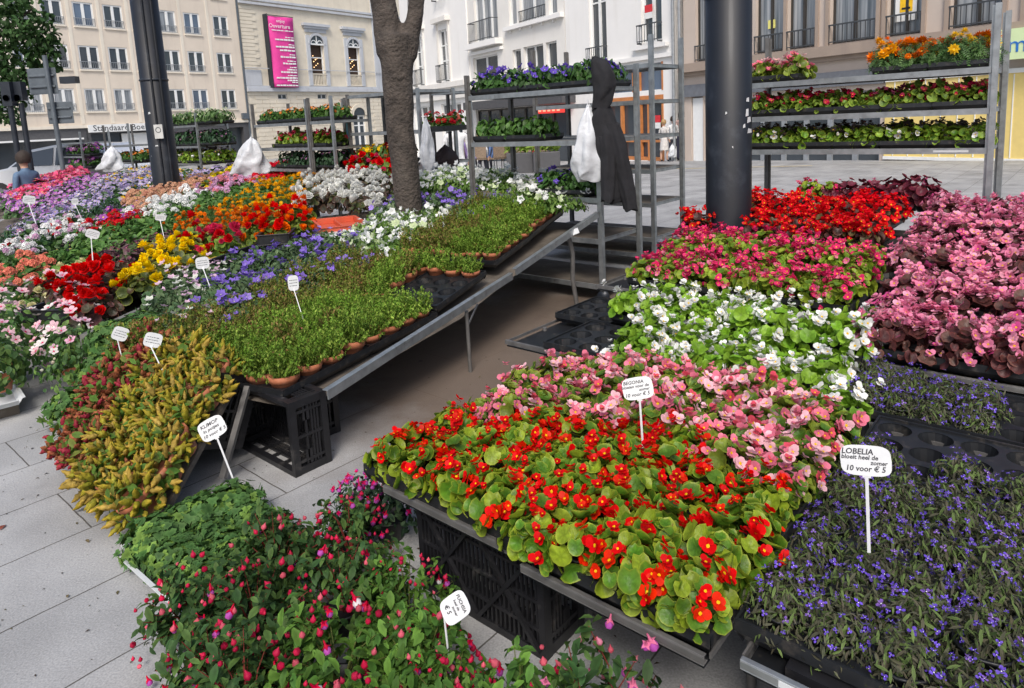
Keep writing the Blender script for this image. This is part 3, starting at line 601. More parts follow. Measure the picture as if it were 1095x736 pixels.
def plume(seg=7, rings=10, seed=0):
    r = np.random.default_rng(seed); V, F, fac, w = [], [], [], []
    for i in range(rings):
        t = i/(rings-1); rad = .17*(math.sin(PI*min(.97, t*.85+.12)))**.7*(1-.25*t)
        for k in range(seg):
            a = 2*PI*k/seg+i*.5; q = rad*(1+(.3 if (k+i) % 2 else -.3)+r.uniform(-.15, .15)); V.append((q*math.cos(a)+.08*t*t, q*math.sin(a), t)); fac.append(r.uniform(.62, 1.3)); w.append(.55*t**2)
    V.append((.08, 0, 1.06)); fac.append(1); w.append(1)
    F = [(i*seg+k, i*seg+(k+1) % seg, (i+1)*seg+(k+1) % seg, (i+1)*seg+k) for i in range(rings-1) for k in range(seg)]+[((rings-1)*seg+k, (rings-1)*seg+(k+1) % seg, rings*seg) for k in range(seg)]
    return T(V, F, fac, (.56, .36, .06), w)
def fuchsia_flower(skirt=(.45, .1, .4)):
    """hanging flower: tube, swept-back sepals, skirt"""
    V, F, fac, w = [], [], [], []
    for i, (r_, z) in enumerate(((.05, .5), (.07, .3), (.12, .12))):
        for k in range(5): V.append((r_*math.cos(k*1.2566), r_*math.sin(k*1.2566), z)); fac.append(1); w.append(0)
    F = [(i*5+k, i*5+(k+1) % 5, i*5+5+(k+1) % 5, i*5+5+k) for i in range(2) for k in range(5)]
    for k in range(4):
        a = k*PI/2; o = len(V); c, s = math.cos(a), math.sin(a)
        V += [(c*.06-s*.14, s*.06+c*.14, .14), (c*.26, s*.26, .02), (c*.36, s*.36, -.02), (c*.06+s*.14, s*.06-c*.14, .14)]; F += [(o, o+1, o+2), (o, o+3, o+1), (o+3, o+2, o+1)]; fac += [1, 1.1, .9, 1]; w += [0]*4
    o = len(V)
    for i, (r_, z) in enumerate(((.1, .1), (.27, -.1), (.22, -.32))):
        for k in range(6): V.append((r_*math.cos(k*PI/3), r_*math.sin(k*PI/3), z)); fac.append(1); w.append(1)
    F += [(o+i*6+k, o+i*6+(k+1) % 6, o+i*6+6+(k+1) % 6, o+i*6+6+k) for i in range(2) for k in range(6)]
    return T(V, F, fac, skirt, w)
def bud():
    V = [(r_*math.cos(k*PI/3), r_*math.sin(k*PI/3), z) for r_, z in ((.04, .42), (.12, .22), (.33, -.02), (.34, -.26), (.06, -.5)) for k in range(6)]
    F = [(i*6+k, i*6+(k+1) % 6, i*6+6+(k+1) % 6, i*6+6+k) for i in range(4) for k in range(6)]
    return T(V, F)
def trumpet(): return petals(5, .55, .42, .12, (.65, .02, .12), 5, cs=.13)
# orientation matrices: z axis along the normals, random spin
def basis(N, spin=None, rng=RNG, up_y=False):
    N = N/np.linalg.norm(N, axis=1, keepdims=True); n = len(N)
    if up_y:  # y axis of the leaf points away from the stem, falling outward
        ref = np.stack([N[:, 0], N[:, 1], np.full(n, -.15)], 1)+rng.normal(0, .25, (n, 3))
    else: ref = rng.normal(0, 1, (n, 3))
    X = np.cross(ref, N); X /= np.linalg.norm(X, axis=1, keepdims=True)+1e-9; Yv = np.cross(N, X)
    return np.stack([X, Yv, N], 2)
def dome(n, r, h, z0, rng, inner=.6, maxphi=1.75, top=0.):
    th = rng.uniform(0, 2*PI, n); ph = np.arccos(1-rng.uniform(top, 1, n)*(1-math.cos(maxphi))); k = rng.uniform(inner, 1.04, n)
    P = np.stack([r*np.sin(ph)*np.cos(th)*k, r*np.sin(ph)*np.sin(th)*k, z0+h*np.cos(ph)*k], 1)
    N = np.stack([np.sin(ph)*np.cos(th), np.sin(ph)*np.sin(th), np.cos(ph)+.25], 1)
    return P, N
def jitcol(rng, base, n, dv=.18, alt=None, palt=0.):
    c = np.array(base)[None]*rng.uniform(1-dv, 1+dv, (n, 1))*rng.uniform(.93, 1.07, (n, 3))
    if alt is not None:
        k = rng.uniform(0, 1, n) < palt; c[k] = np.array(alt)[None]*rng.uniform(1-dv, 1+dv, (int(k.sum()), 1))
    return np.clip(c, 0, 1)
RL = [round_leaf(seed=i, cup=(.1, .24, .38, .3)[i], wavy=(.05, .08, .06, .11)[i]) for i in range(4)]; RLB = [round_leaf(edge=(.22, .05, .04), seed=i+5, edgew=.45) for i in range(3)]; RLG = [round_leaf(edge=(.16, .26, .06), seed=i+9, edgew=.4, wavy=.06) for i in range(3)]
LOW_R = [round_leaf(edge=(.16, .26, .06), seg=6, seed=i, edgew=.3) for i in range(2)]
OV = oval_leaf(.5); OVW = oval_leaf(.62, .1, .2, n=4); LANCE = oval_leaf(.24, .15, .1, n=3); TINY = tiny_leaf(); IVY = ivy_leaf(); FROND = frond_leaf()
BEG = begonia_flower(); DBL = double_flower(); BALL = ball_head(); POM = pompon(); STAR = star(); LOBF = lob_flower(); PL = [plume(seed=i) for i in range(3)]; FU = fuchsia_flower(); FUW = fuchsia_flower((.8, .76, .78)); BUD = bud(); TRUM = trumpet()
SIMPLE5 = petals(5, .5, .45, .1, (.8, .6, .1), 3, cs=.12)
# kind: leaf template list, leaf colour, leaf size, count, alt colour, share | radius, height, z0 | flowers: template, [(colour, share)], size, clusters, per cluster, spread | material
def K(**k): return k
GREEN = (.115, .20, .032); DGREEN = (.045, .105, .03); LIMEG = (.21, .33, .045)
KINDS = {
 'red_begonia': K(leaf=RL, lc=(.065, .15, .018), lalt=(.19, .26, .028), pa=.4, ls=.045, nl=80, r=.098, h=.088, z0=.055, fl=BEG, fc=[((.74, .012, .014), .7), ((.80, .05, .03), .3)], fs=.036, nc=8, pc=3, mt=LEAF),
 'pink_begonia': K(leaf=RL, lc=(.055, .12, .02), lalt=(.13, .175, .028), pa=.35, ls=.043, nl=72, r=.096, h=.088, z0=.055, fl=BEG, fc=[((.88, .26, .36), .5), ((.94, .56, .62), .3), ((.8, .13, .18), .2)], fs=.038, nc=9, pc=4, mt=LEAF),
 'white_begonia': K(leaf=RLG, lc=(.13, .25, .025), lalt=(.2, .34, .04), pa=.5, ls=.047, nl=66, r=.102, h=.095, z0=.055, fl=BEG, fc=[((.93, .93, .9), 1)], fs=.042, nc=6, pc=3, mt=LEAF),
 'lime_begonia': K(leaf=RLG, lc=(.15, .28, .04), lalt=(.22, .36, .05), pa=.5, ls=.048, nl=60, r=.095, h=.09, z0=.05, fl=BEG, fc=[((.86, .86, .84), 1)], fs=.034, nc=2, pc=2, mt=LEAF),
 'rose_begonia': K(leaf=RL, lc=(.09, .17, .02), lalt=(.2, .27, .035), pa=.4, ls=.044, nl=60, r=.1, h=.1, z0=.055, fl=BEG, fc=[((.78, .07, .2), .8), ((.85, .25, .38), .2)], fs=.038, nc=8, pc=3, mt=LEAF),
 'bronze_red_begonia': K(leaf=RLB, lc=(.055, .03, .025), lalt=(.08, .07, .03), pa=.3, ls=.045, nl=50, r=.1, h=.1, z0=.055, fl=BEG, fc=[((.74, .02, .03), .75), ((.8, .05, .05), .25)], fs=.04, nc=14, pc=4, mt=LEAF),
 'bronze_pink_begonia': K(leaf=RLB, lc=(.07, .03, .03), lalt=(.095, .055, .045), pa=.3, ls=.05, nl=54, r=.105, h=.105, z0=.055, fl=BEG, fc=[((.88, .30, .46), .6), ((.88, .42, .54), .3), ((.7, .12, .32), .1)], fs=.04, nc=11, pc=4, mt=LEAF),
 'burgundy_begonia': K(leaf=RLB, lc=(.085, .014, .028), lalt=(.13, .03, .05), pa=.3, ls=.045, nl=70, r=.11, h=.13, z0=.06, fl=BEG, fc=[((.6, .1, .25), 1)], fs=.03, nc=1, pc=2, mt=LEAF),
 'lobelia': K(leaf=[LANCE], lc=(.10, .10, .065), lalt=(.125, .18, .06), pa=.35, ls=.021, nl=900, r=.08, h=.085, z0=.035, fl=LOBF, fc=[((.21, .13, .68), .8), ((.26, .15, .5), .2)], fs=.0175, nc=28, pc=1, mt=MATTE, inner=.35, tw=True),
 'heather': K(leaf=[TINY], lc=(.12, .21, .032), lalt=(.22, .30, .06), pa=.35, ls=.0165, nl=1610, r=.088, h=.125, z0=.078, fl=SIMPLE5, fc=[((.3, .12, .1), 1)], fs=.006, nc=3, pc=1, mt=MATTE, inner=.4, sprig=True),
 'bronze_heather': K(leaf=[TINY], lc=(.14, .185, .035), lalt=(.20, .14, .055), pa=.35, ls=.0165, nl=1610, r=.088, h=.115, z0=.078, fl=SIMPLE5, fc=[((.4, .12, .12), 1)], fs=.007, nc=12, pc=1, mt=MATTE, inner=.4, sprig=True),
 'blue_bellflower': K(leaf=[OV], lc=(.085, .145, .065), lalt=(.14, .2, .1), pa=.3, ls=.034, nl=200, r=.11, h=.1, z0=.05, fl=STAR, fc=[((.27, .18, .62), .7), ((.36, .26, .66), .3)], fs=.046, nc=4, pc=1.8, mt=MATTE, inner=.5),
 'pink_bellflower': K(leaf=[OV], lc=(.085, .145, .065), lalt=(.14, .2, .1), pa=.3, ls=.034, nl=200, r=.11, h=.1, z0=.05, fl=STAR, fc=[((.75, .52, .66), .7), ((.72, .74, .66), .3)], fs=.042, nc=2, pc=2, mt=MATTE, inner=.5),
 'white_bellflower': K(leaf=[OV], lc=(.11, .2, .05), lalt=(.17, .27, .07), pa=.3, ls=.034, nl=200, r=.11, h=.1, z0=.05, fl=STAR, fc=[((.85, .86, .84), .85), ((.6, .7, .42), .15)], fs=.05, nc=7, pc=2, mt=MATTE, inner=.5),
 'red_tuberous_begonia': K(leaf=RLB, lc=(.05, .05, .03), lalt=(.08, .04, .04), pa=.4, ls=.06, nl=42, r=.13, h=.12, z0=.05, fl=DBL, fc=[((.66, .012, .012), .9), ((.72, .05, .03), .1)], fs=.07, nc=7, pc=1.4, mt=LEAF),
 'yellow_tuberous_begonia': K(leaf=RL, lc=(.06, .08, .03), lalt=(.09, .06, .04), pa=.3, ls=.06, nl=42, r=.13, h=.12, z0=.05, fl=DBL, fc=[((.88, .64, .02), 1)], fs=.07, nc=7, pc=1.5, mt=LEAF),
 'pink_tuberous_begonia': K(leaf=RL, lc=(.075, .15, .03), lalt=(.1, .18, .04), pa=.3, ls=.055, nl=46, r=.13, h=.12, z0=.05, fl=DBL, fc=[((.72, .06, .14), .6), ((.62, .012, .02), .4)], fs=.075, nc=5, pc=1.3, mt=LEAF),
 'orange_tuberous_begonia': K(leaf=RL, lc=(.085, .14, .03), lalt=(.12, .18, .04), pa=.3, ls=.06, nl=44, r=.13, h=.13, z0=.05, fl=DBL, fc=[((.85, .18, .02), .6), ((.74, .02, .02), .4)], fs=.07, nc=7, pc=1.5, mt=LEAF),
 'white_tuberous_begonia': K(leaf=RLB, lc=(.05, .05, .035), lalt=(.07, .1, .04), pa=.4, ls=.055, nl=40, r=.14, h=.14, z0=.05, fl=DBL, fc=[((.84, .84, .8), 1)], fs=.075, nc=9, pc=1.5, mt=LEAF),
 'scarlet_tuberous_begonia': K(leaf=RL, lc=(.06, .13, .03), lalt=(.1, .17, .04), pa=.3, ls=.055, nl=40, r=.14, h=.14, z0=.05, fl=DBL, fc=[((.74, .03, .035), .7), ((.78, .08, .2), .3)], fs=.08, nc=9, pc=1.5, mt=LEAF),
}
def far(lc, fc, fs, nc, r=.13, h=.1, fl=BALL, leaf=None, nl=34, ls=.055, pc=1, z0=.06, lalt=None): return K(leaf=leaf or LOW_R, lc=lc, thin=1, lalt=lalt or tuple(c*1.4 for c in lc), pa=.3, ls=ls, nl=nl, r=r, h=h, z0=z0, fl=fl, fc=fc, fs=fs, nc=nc, pc=pc, mt=LEAF, far=True)
KINDS.update({
 'orange_marigold': far((.06, .12, .03), [((.82, .2, .01), 1)], .05, 9, fl=POM, leaf=[FROND], nl=90, ls=.045, lalt=(.1, .17, .04)),
 'amber_marigold': far((.06, .12, .03), [((.86, .42, .01), .8), ((.85, .55, .02), .2)], .055, 12, fl=POM, leaf=[FROND], nl=90, ls=.045),
 'purple_coral_bells': far((.10, .04, .065), [((.22, .05, .12), 1)], .04, 5, fl=SIMPLE5, lalt=(.06, .09, .04)),
 'cream_begonia': far((.09, .17, .04), [((.78, .74, .42), 1)], .055, 5, fl=DBL),
 'salmon_geranium': far(DGREEN, [((.85, .28, .2), 1)], .085, 7),
 'white_geranium': far(DGREEN, [((.85, .86, .84), 1)], .085, 11),
 'mixed_geranium': far(DGREEN, [((.85, .85, .84), .75), ((.7, .4, .6), .15), ((.7, .03, .04), .1)], .075, 9),
 'red_geranium': far(DGREEN, [((.66, .01, .02), 1)], .09, 8),
 'pink_geranium': far(DGREEN, [((.74, .42, .64), .6), ((.85, .3, .36), .4)], .085, 11),
 'scarlet_geranium': far(DGREEN, [((.74, .02, .04), 1)], .09, 9),
 'peach_geranium': far(DGREEN, [((.72, .42, .28), .7), ((.6, .28, .2), .3)], .085, 12, r=.14),
 'leafy_geranium': far((.055, .13, .035), [((.7, .6, .2), 1)], .02, 1, nl=60, lalt=(.1, .19, .05)),
 'yellow_viola': far(DGREEN, [((.88, .66, .03), 1)], .078, 20, fl=SIMPLE5),
 'lavender_viola': far(DGREEN, [((.55, .46, .72), 1)], .07, 18, fl=SIMPLE5),
 'violet_petunia': far(DGREEN, [((.42, .13, .46), .7), ((.6, .35, .62), .3)], .065, 13, fl=SIMPLE5),
 'dark_rosemary': far((.035, .085, .04), [((.3, .3, .55), 1)], .02, 3, fl=SIMPLE5, leaf=[LANCE], nl=80, ls=.05, lalt=(.06, .12, .06)),
 'lavender_aster': far((.06, .11, .05), [((.48, .40, .66), .75), ((.62, .6, .7), .25)], .056, 24, fl=SIMPLE5),
 'magenta_aster': far((.06, .11, .05), [((.52, .2, .58), .7), ((.62, .4, .66), .3)], .062, 20, fl=SIMPLE5),
 'pink_petunia': far((.06, .12, .05), [((.85, .15, .28), .8), ((.8, .3, .45), .2)], .085, 18, fl=SIMPLE5),
 'mixed_pansy': far((.05, .12, .04), [((.85, .5, .03), .35), ((.45, .38, .65), .45), ((.7, .7, .75), .2)], .06, 13, fl=SIMPLE5),
 'rack_bellflower': far((.05, .11, .03), [((.16, .1, .5), 1)], .06, 4, r=.1, h=.15, fl=STAR, leaf=[OV], nl=90, ls=.055, z0=.04),
 'rack_greens': far((.065, .14, .035), [((.3, .4, .1), 1)], .03, 1, r=.1, h=.16, fl=SIMPLE5, leaf=[OVW], nl=80, ls=.06, z0=.04, lalt=(.1, .2, .05)),
 'rack_shrublet': far((.10, .18, .06), [((.5, .56, .4), 1)], .035, 10, r=.11, h=.11, fl=SIMPLE5, leaf=[OV], nl=80, ls=.045, z0=.04),
 'rack_dark_plant': far((.04, .08, .04), [((.25, .1, .25), 1)], .03, 7, r=.1, h=.13, fl=SIMPLE5, leaf=[OV], nl=90, ls=.045, z0=.04),
 'rack_marigold': far((.075, .15, .05), [((.86, .2, .01), .7), ((.8, .35, .02), .3)], .07, 8, r=.1, h=.13, fl=POM, leaf=[FROND], nl=260, ls=.042, z0=.04, lalt=(.12, .22, .07)),
 'rack_rust_marigold': far((.075, .15, .05), [((.6, .12, .01), .6), ((.8, .5, .05), .4)], .06, 8, r=.1, h=.14, fl=POM, leaf=[FROND], nl=260, ls=.042, z0=.04, lalt=(.12, .22, .07)),
 'rack_red_begonia': far((.09, .17, .03), [((.6, .03, .1), .6), ((.75, .1, .16), .4)], .042, 11, r=.075, h=.11, fl=BEG, leaf=RL, nl=50, ls=.048, z0=.03, lalt=(.17, .26, .05)),
 'rack_maroon_begonia': far((.09, .17, .03), [((.3, .02, .06), .7), ((.7, .15, .3), .3)], .04, 9, r=.075, h=.11, fl=BEG, leaf=RL, nl=50, ls=.048, z0=.03, lalt=(.17, .26, .05)),
 'rack_white_begonia': far((.10, .20, .03), [((.82, .82, .8), .6), ((.09, .07, .07), .4)], .042, 9, r=.075, h=.11, fl=BEG, leaf=RL, nl=50, ls=.048, z0=.03, lalt=(.19, .30, .05)),
 'rack_pink_begonia': far((.12, .18, .03), [((.85, .2, .3), .7), ((.85, .5, .5), .3)], .042, 12, r=.085, h=.1, fl=BEG, leaf=RL, nl=40, ls=.05, z0=.03, lalt=(.2, .26, .05)),
 'rack_red_geranium': far((.06, .13, .03), [((.62, .012, .03), 1)], .08, 7, r=.11, h=.13, z0=.03),
 'rack_mixed_seedling': far((.06, .13, .03), [((.7, .2, .06), .5), ((.7, .6, .3), .5)], .04, 4, r=.08, h=.1, fl=SIMPLE5, leaf=[OV], nl=90, ls=.045, z0=.03),
 'yellow_pansy': far((.07, .14, .04), [((.88, .6, .02), .8), ((.5, .1, .03), .2)], .055, 14, r=.11, h=.11, fl=SIMPLE5),
 'dark_red_petunia': far((.06, .12, .04), [((.32, .01, .03), 1)], .06, 14, r=.11, h=.14, fl=SIMPLE5),
})
POTS = {}
def pot_mesh(kind):
    if kind in POTS: return POTS[kind]
    A = Acc()
    if kind == 'terra':
        A.lathe([(.038, 0), (.052, .058), (.058, .058), (.06, .082), (.053, .082), (.051, .07), (0, .07)], 14, mi=0)
        me = A.mesh('pot', [TERRA])
    else:
        A.lathe([(.036, 0), (.05, .062), (.053, .062), (.053, .067), (.047, .067), (.046, .058), (0, .058)], 12, mi=0)
        me = A.mesh('pot', [BPLAST])
    POTS[kind] = me; return me
PLANTS = {}
def plant_variants(kind, nvar=5):
    if kind in PLANTS: return PLANTS[kind]
    k = KINDS[kind]; out = []; faro = k.get('far')
    for v in range(3 if faro else nvar):
        rng = np.random.default_rng(abs(hash_(kind))+v*17); A = Acc(); B = A if faro else Acc(); pm = 1 if faro else 0
        n = k['nl']; r, h, z0 = k['r']*rng.uniform(.93, 1.05), k['h']*rng.uniform(.92, 1.1), k['z0']
        if k.get('sprig'):
            ns = 46; P0, N0 = dome(ns, r, h, z0, rng, .75, 1.5); per = n//ns; t = np.tile(np.linspace(.35, 1.08, per), ns); idx = np.repeat(np.arange(ns), per)
            base = np.array([0, 0, z0*.4]); P = base+(P0[idx]-base)*t[:, None]+rng.normal(0, .0035, (ns*per, 3)); N = N0[idx]*.4+rng.normal(0, .8, (ns*per, 3)); N[:, 2] = abs(N[:, 2])+.3
        else:
            P, N = dome(n, r, h, z0, rng, k.get('inner', .55)); N = N+rng.normal(0, .42 if not k.get('tw') else .8, N.shape)
        n = len(P); cols = jitcol(rng, k['lc'], n, .22, k['lalt'], k['pa']); sz = k['ls']*rng.uniform(.55, 1.32, n)
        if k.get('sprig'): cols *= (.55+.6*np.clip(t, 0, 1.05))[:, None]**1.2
        R = basis(N, rng=rng, up_y=True); L = k['leaf']; pick = rng.integers(0, len(L), n)
        for i in range(len(L)):
            s_ = pick == i; A.inst(L[i], P[s_], R[s_], sz[s_], cols[s_], 0)
        # stems
        for i in range(6 if not faro else 0):
            a = rng.uniform(0, 2*PI); e = (r*.6*math.cos(a), r*.6*math.sin(a), z0+h*.55); A.tube([(0, 0, z0*.6), (e[0]*.4, e[1]*.4, z0+h*.3), e], .0022, 4, 0, False, np.array(k['lc'])*1.1)
        nc = max(1, int(k['nc']*1)); C, CN = dome(nc, r*.96, h*1.08, z0+.012, rng, .82, 1.45); tot = []; TN = []
        for i in range(nc):
            m_ = max(1, int(rng.poisson(k['pc']-1)+1)) if k['pc'] > 1 else 1
            for j in range(m_): tot.append(C[i]+(rng.normal(0, k['fs']*.5, 3) if m_ > 1 else 0)+np.array([0, 0, k['fs']*.15])); TN.append(CN[i]+rng.normal(0, .38, 3)+np.array([0, -.0, .1]))
        tot = np.array(tot); TN = np.array(TN); nf = len(tot); w = np.array([c[1] for c in k['fc']]); pk = rng.choice(len(w), nf, p=w/w.sum())
        fc = np.array([k['fc'][i][0] for i in pk])*rng.uniform(.86, 1.1, (nf, 1))
        B.inst(k['fl'], tot, basis(TN, rng=rng), k['fs']*rng.uniform(.58, 1.22, nf), np.clip(fc, 0, 1), pm)
        out.append((A.mesh(kind if faro else 'foliage', [k['mt'], PETAL] if faro else [k['mt']]), None if faro else B.mesh('flowers', [PETAL])))
    PLANTS[kind] = out; return out
def hash_(s_):
    h = 7
    for ch in s_: h = (h*31+ord(ch)) % 100003
    return h
PR = random.Random(5)
def plant(kind, x, y, z, label, cat, group, pot='black', scale=1., tilt=None, vs_=None):
    v = PR.choice(plant_variants(kind)); s = scale*PR.uniform(.9, 1.1)
    nm = kind.replace('rack_', '')
    if KINDS[kind].get('far'):
        o = addobj(nm, v[0], None, (x, y, z))
    else:
        o = empty(nm, (x, y, z)); f = addobj('foliage', v[0], o); addobj('flowers', v[1], o)
        if pot: addobj('pot', pot_mesh(pot), o)
    o.rotation_euler = (PR.uniform(-.05, .05), PR.uniform(-.05, .05), PR.uniform(0, 6.28)) if tilt is None else tilt
    o.scale = (s, s, s*PR.uniform(.9, 1.1)); tag(o, label, cat, group)
    return o
ORD = ['first', 'second', 'third', 'fourth', 'fifth', 'sixth', 'seventh', 'eighth', 'ninth', 'tenth', 'eleventh', 'twelfth', 'thirteenth', 'fourteenth', 'fifteenth', 'sixteenth', 'seventeenth', 'eighteenth', 'nineteenth', 'twentieth', 'twenty-first', 'twenty-second', 'twenty-third', 'twenty-fourth', 'twenty-fifth', 'twenty-sixth', 'twenty-seventh', 'twenty-eighth', 'twenty-ninth', 'thirtieth']
def lbl(base, tail, cap=16):
    b = base.split(); t = tail.split(); return ' '.join(b[:cap-len(t)]).rstrip(',')+', '+tail
# ------------------------------------------------------------------ trays, shelves, crates, signs
TRAYS = {}
def tray_mesh(nx, ny, w=.59, d=.395):
    key = (nx, ny, w, d)
    if key in TRAYS: return TRAYS[key]
    A = Acc(); dx, dy = w/nx, d/ny; seg = 16; r = min(dx, dy)*.43
    for i in range(nx):
        for j in range(ny):
            cx, cy = (i+.5)*dx, (j+.5)*dy; V, F = [], []
            for k in range(seg):
                a = 2*PI*(k+.5)/seg; c, s = math.cos(a), math.sin(a); q = min(dx/2/abs(c) if abs(c) > 1e-6 else 9, dy/2/abs(s) if abs(s) > 1e-6 else 9)
                V += [(cx+c*q, cy+s*q, 0), (cx+c*r, cy+s*r, 0), (cx+c*r, cy+s*r, -.004), (cx+c*r*.82, cy+s*r*.82, -.05)]
            for k in range(seg):
                o, p = 4*k, 4*((k+1) % seg); F += [(o, p, p+1, o+1), (o+1, p+1, p+2, o+2), (o+2, p+2, p+3, o+3)]
            A.add(V, F); A.add([V[4*k+3] for k in range(seg)], [tuple(range(seg))])
            for sx, sy in ((0, 0), (1, 0), (1, 1), (0, 1)):  # corner webs between the cell circle and the cell corner
                qx, qy = cx+(sx-.5)*dx, cy+(sy-.5)*dy; near = sorted(range(seg), key=lambda k: (V[4*k][0]-qx)**2+(V[4*k][1]-qy)**2)[:2]
                A.add([V[4*near[0]], V[4*near[1]], (qx, qy, 0)], [(0, 1, 2)])
    for (a, b) in (((0, 0), (w, 0)), ((w, 0), (w, d)), ((w, d), (0, d)), ((0, d), (0, 0))):
        n = Vector((b[1]-a[1], a[0]-b[0], 0)).normalized()
        def q(pp, o, z): return (pp[0]+n.x*o, pp[1]+n.y*o, z)
        ea, eb = Vector((a[0], a[1], 0)), Vector((b[0], b[1], 0)); dr = (eb-ea).normalized()
        a2 = (a[0]-dr.x*.006, a[1]-dr.y*.006); b2 = (b[0]+dr.x*.006, b[1]+dr.y*.006)
        A.add([q(a, 0, 0), q(b, 0, 0), q(b, .0, .008), q(a, .0, .008), q(a2, .006, .008), q(b2, .006, .008), q(a2, .008, -.02), q(b2, .008, -.02), q(a, -.01, -.045), q(b, -.01, -.045)], [(0, 1, 2, 3), (3, 2, 5, 4), (4, 5, 7, 6), (6, 7, 9, 8)])
    me = A.mesh('seedling_tray', BPLAST); TRAYS[key] = me; return me
E1 = Vector((.656, .755, 0)); E2 = Vector((.755, -.656, 0)); RA = Vector((-.449, 2.009, 0)); ANG = math.atan2(E2.y, E2.x)
def uv(u, v, z=0): p = RA+E2*u+E1*v; return Vector((p.x, p.y, z))
def tray(u, v, z, nx=5, ny=3, label='', group=None, w=.59, d=.395):
    o = addobj('seedling_tray', tray_mesh(nx, ny, w, d), None, uv(u, v, z), ANG); return tag(o, label, 'plant tray', group)
def crate_mesh(w, d, h, bottom_lattice=True):
    """stacking crate, mouth up, origin at a bottom corner"""
    R = Acc(); L = Acc(); t = .012
    for z in (0, h-.03):
        R.box((0, 0, z), (w, .022, z+.03)); R.box((0, d-.022, z), (w, d, z+.03)); R.box((0, .022, z), (.022, d-.022, z+.03)); R.box((w-.022, .022, z), (w, d-.022, z+.03))
    for (x, y) in ((0, 0), (w-.035, 0), (0, d-.035), (w-.035, d-.035)): R.box((x+.001, y+.001, .03), (x+.034, y+.034, h-.03))
    # lattice floor: slats and a diamond of heavier ribs
    n = int(w/.018)
    for i in range(n): x = .022+(w-.044)*(i+.5)/n; L.box((x-.0035, .022, .004), (x+.0035, d-.022, .012))
    for k in range(3): y = d*(k+1)/4; L.box((.022, y-.005, .001), (w-.022, y+.005, .016))
    for (a, b) in (((.02, .02), (w/2, d-.02)), ((w/2, d-.02), (w-.02, .02)), ((.02, d-.02), (w/2, .02)), ((w/2, .02), (w-.02, d-.02))):
        L.bar((a[0], a[1], -.004), (b[0], b[1], -.004), .012, .012)
    # slotted sides
    for y in (.004, d-.012):
        for k in range(5): z = .045+k*(h-.11)/5; L.box((.035, y, z), (w-.035, y+.008, z+(h-.11)/5*.55))
        for k in range(5): x = w*(k+.5)/5; L.box((x-.006, y-.001, .03), (x+.006, y+.009, h-.03))
    for x in (.004, w-.012):
        for k in range(5):
            z = .045+k*(h-.11)/5
            if k == 3: L.box((x, .035, z), (x+.008, d*.3, z+.03)); L.box((x, d*.7, z), (x+.008, d-.035, z+.03))
            else: L.box((x, .035, z), (x+.008, d-.035, z+(h-.11)/5*.55))
        for k in range(3): y = d*(k+.5)/3; L.box((x-.001, y-.006, .03), (x+.009, y+.006, h-.03))
    return R.mesh('rim', CRATE), L.mesh('lattice', CRATE)
CR = crate_mesh(.5, .33, .18)
def crate(M, label, group='black plastic crates propping up the stall'):
    o = empty('crate', label=label, cat='crate', group=group); o.matrix_world = M
    for nm, me in (('rim', CR[0]), ('lattice', CR[1])): c = addobj(nm, me, o)
    return o
def frame_matrix(origin, X, Yv):
    X = Vector(X).normalized(); Yv = Vector(Yv).normalized(); Z = X.cross(Yv); M = Matrix.Identity(4)
    for i in range(3): M[i][0] = X[i]; M[i][1] = Yv[i]; M[i][2] = Z[i]; M[i][3] = origin[i]
    return M
def price_sign(base, top, lines, w, h, face, label, thick=.0035, txt=.2, roll=0., cut=False):
    """stake from the soil to the board, board facing the given direction"""
    base = Vector(base); top = Vector(top); o = empty('price_sign', base, label=label, cat='sign', group='white price signs stuck among the plants')
    n = Vector(face).normalized(); upd = (top-base).normalized(); x = upd.cross(n).normalized()
    if roll: x = Matrix.Rotation(roll, 3, n) @ x
    y = n.cross(x).normalized(); n = x.cross(y)
    A = Acc(); A.bar((0, 0, 0), tuple(top-base), .0072*w/.11, .004, 0, tuple(n)); A.bar(tuple((top-base)*.96), tuple(top-base+y*h*.12), .018*w/.11, .004, 0, tuple(n)); A.obj('stake', SIGNW, o)
    A = Acc(); pts = []
    for k in range(28):  # rounded board, a little barrel shaped
        a = 2*PI*k/28; c, s = math.cos(a), math.sin(a); e = .38
        px = w/2*math.copysign(abs(c)**e, c)*(1-.06*abs(s)); py = h/2*math.copysign(abs(s)**e, s)*(1+.1*(1-abs(px/(w/2))**2)); pts.append((px, py))
    M = Matrix.Identity(4); c0 = top-base+y*h*.5
    for i in range(3): M[i][0] = x[i]; M[i][1] = y[i]; M[i][2] = n[i]; M[i][3] = c0[i]
    V = [(px, py, z) for z in (-thick/2, thick/2) for px, py in pts]; m_ = len(pts)
    A.add(V, [tuple(range(m_))[::-1], tuple(range(m_, 2*m_))]+[(k, (k+1) % m_, m_+(k+1) % m_, m_+k) for k in range(m_)])
    b = A.obj('board', SIGNW, o); b.matrix_local = M
    if lines:
        for (t, sz, px, py) in lines:
            q = addobj('writing', text_mesh(t, sz*h*1.18, INK, shear=.2, spacing=1.0, extrude=.0003, bold=.02), b); q.location = (px*w, py*h, thick/2+.0006)
    return o
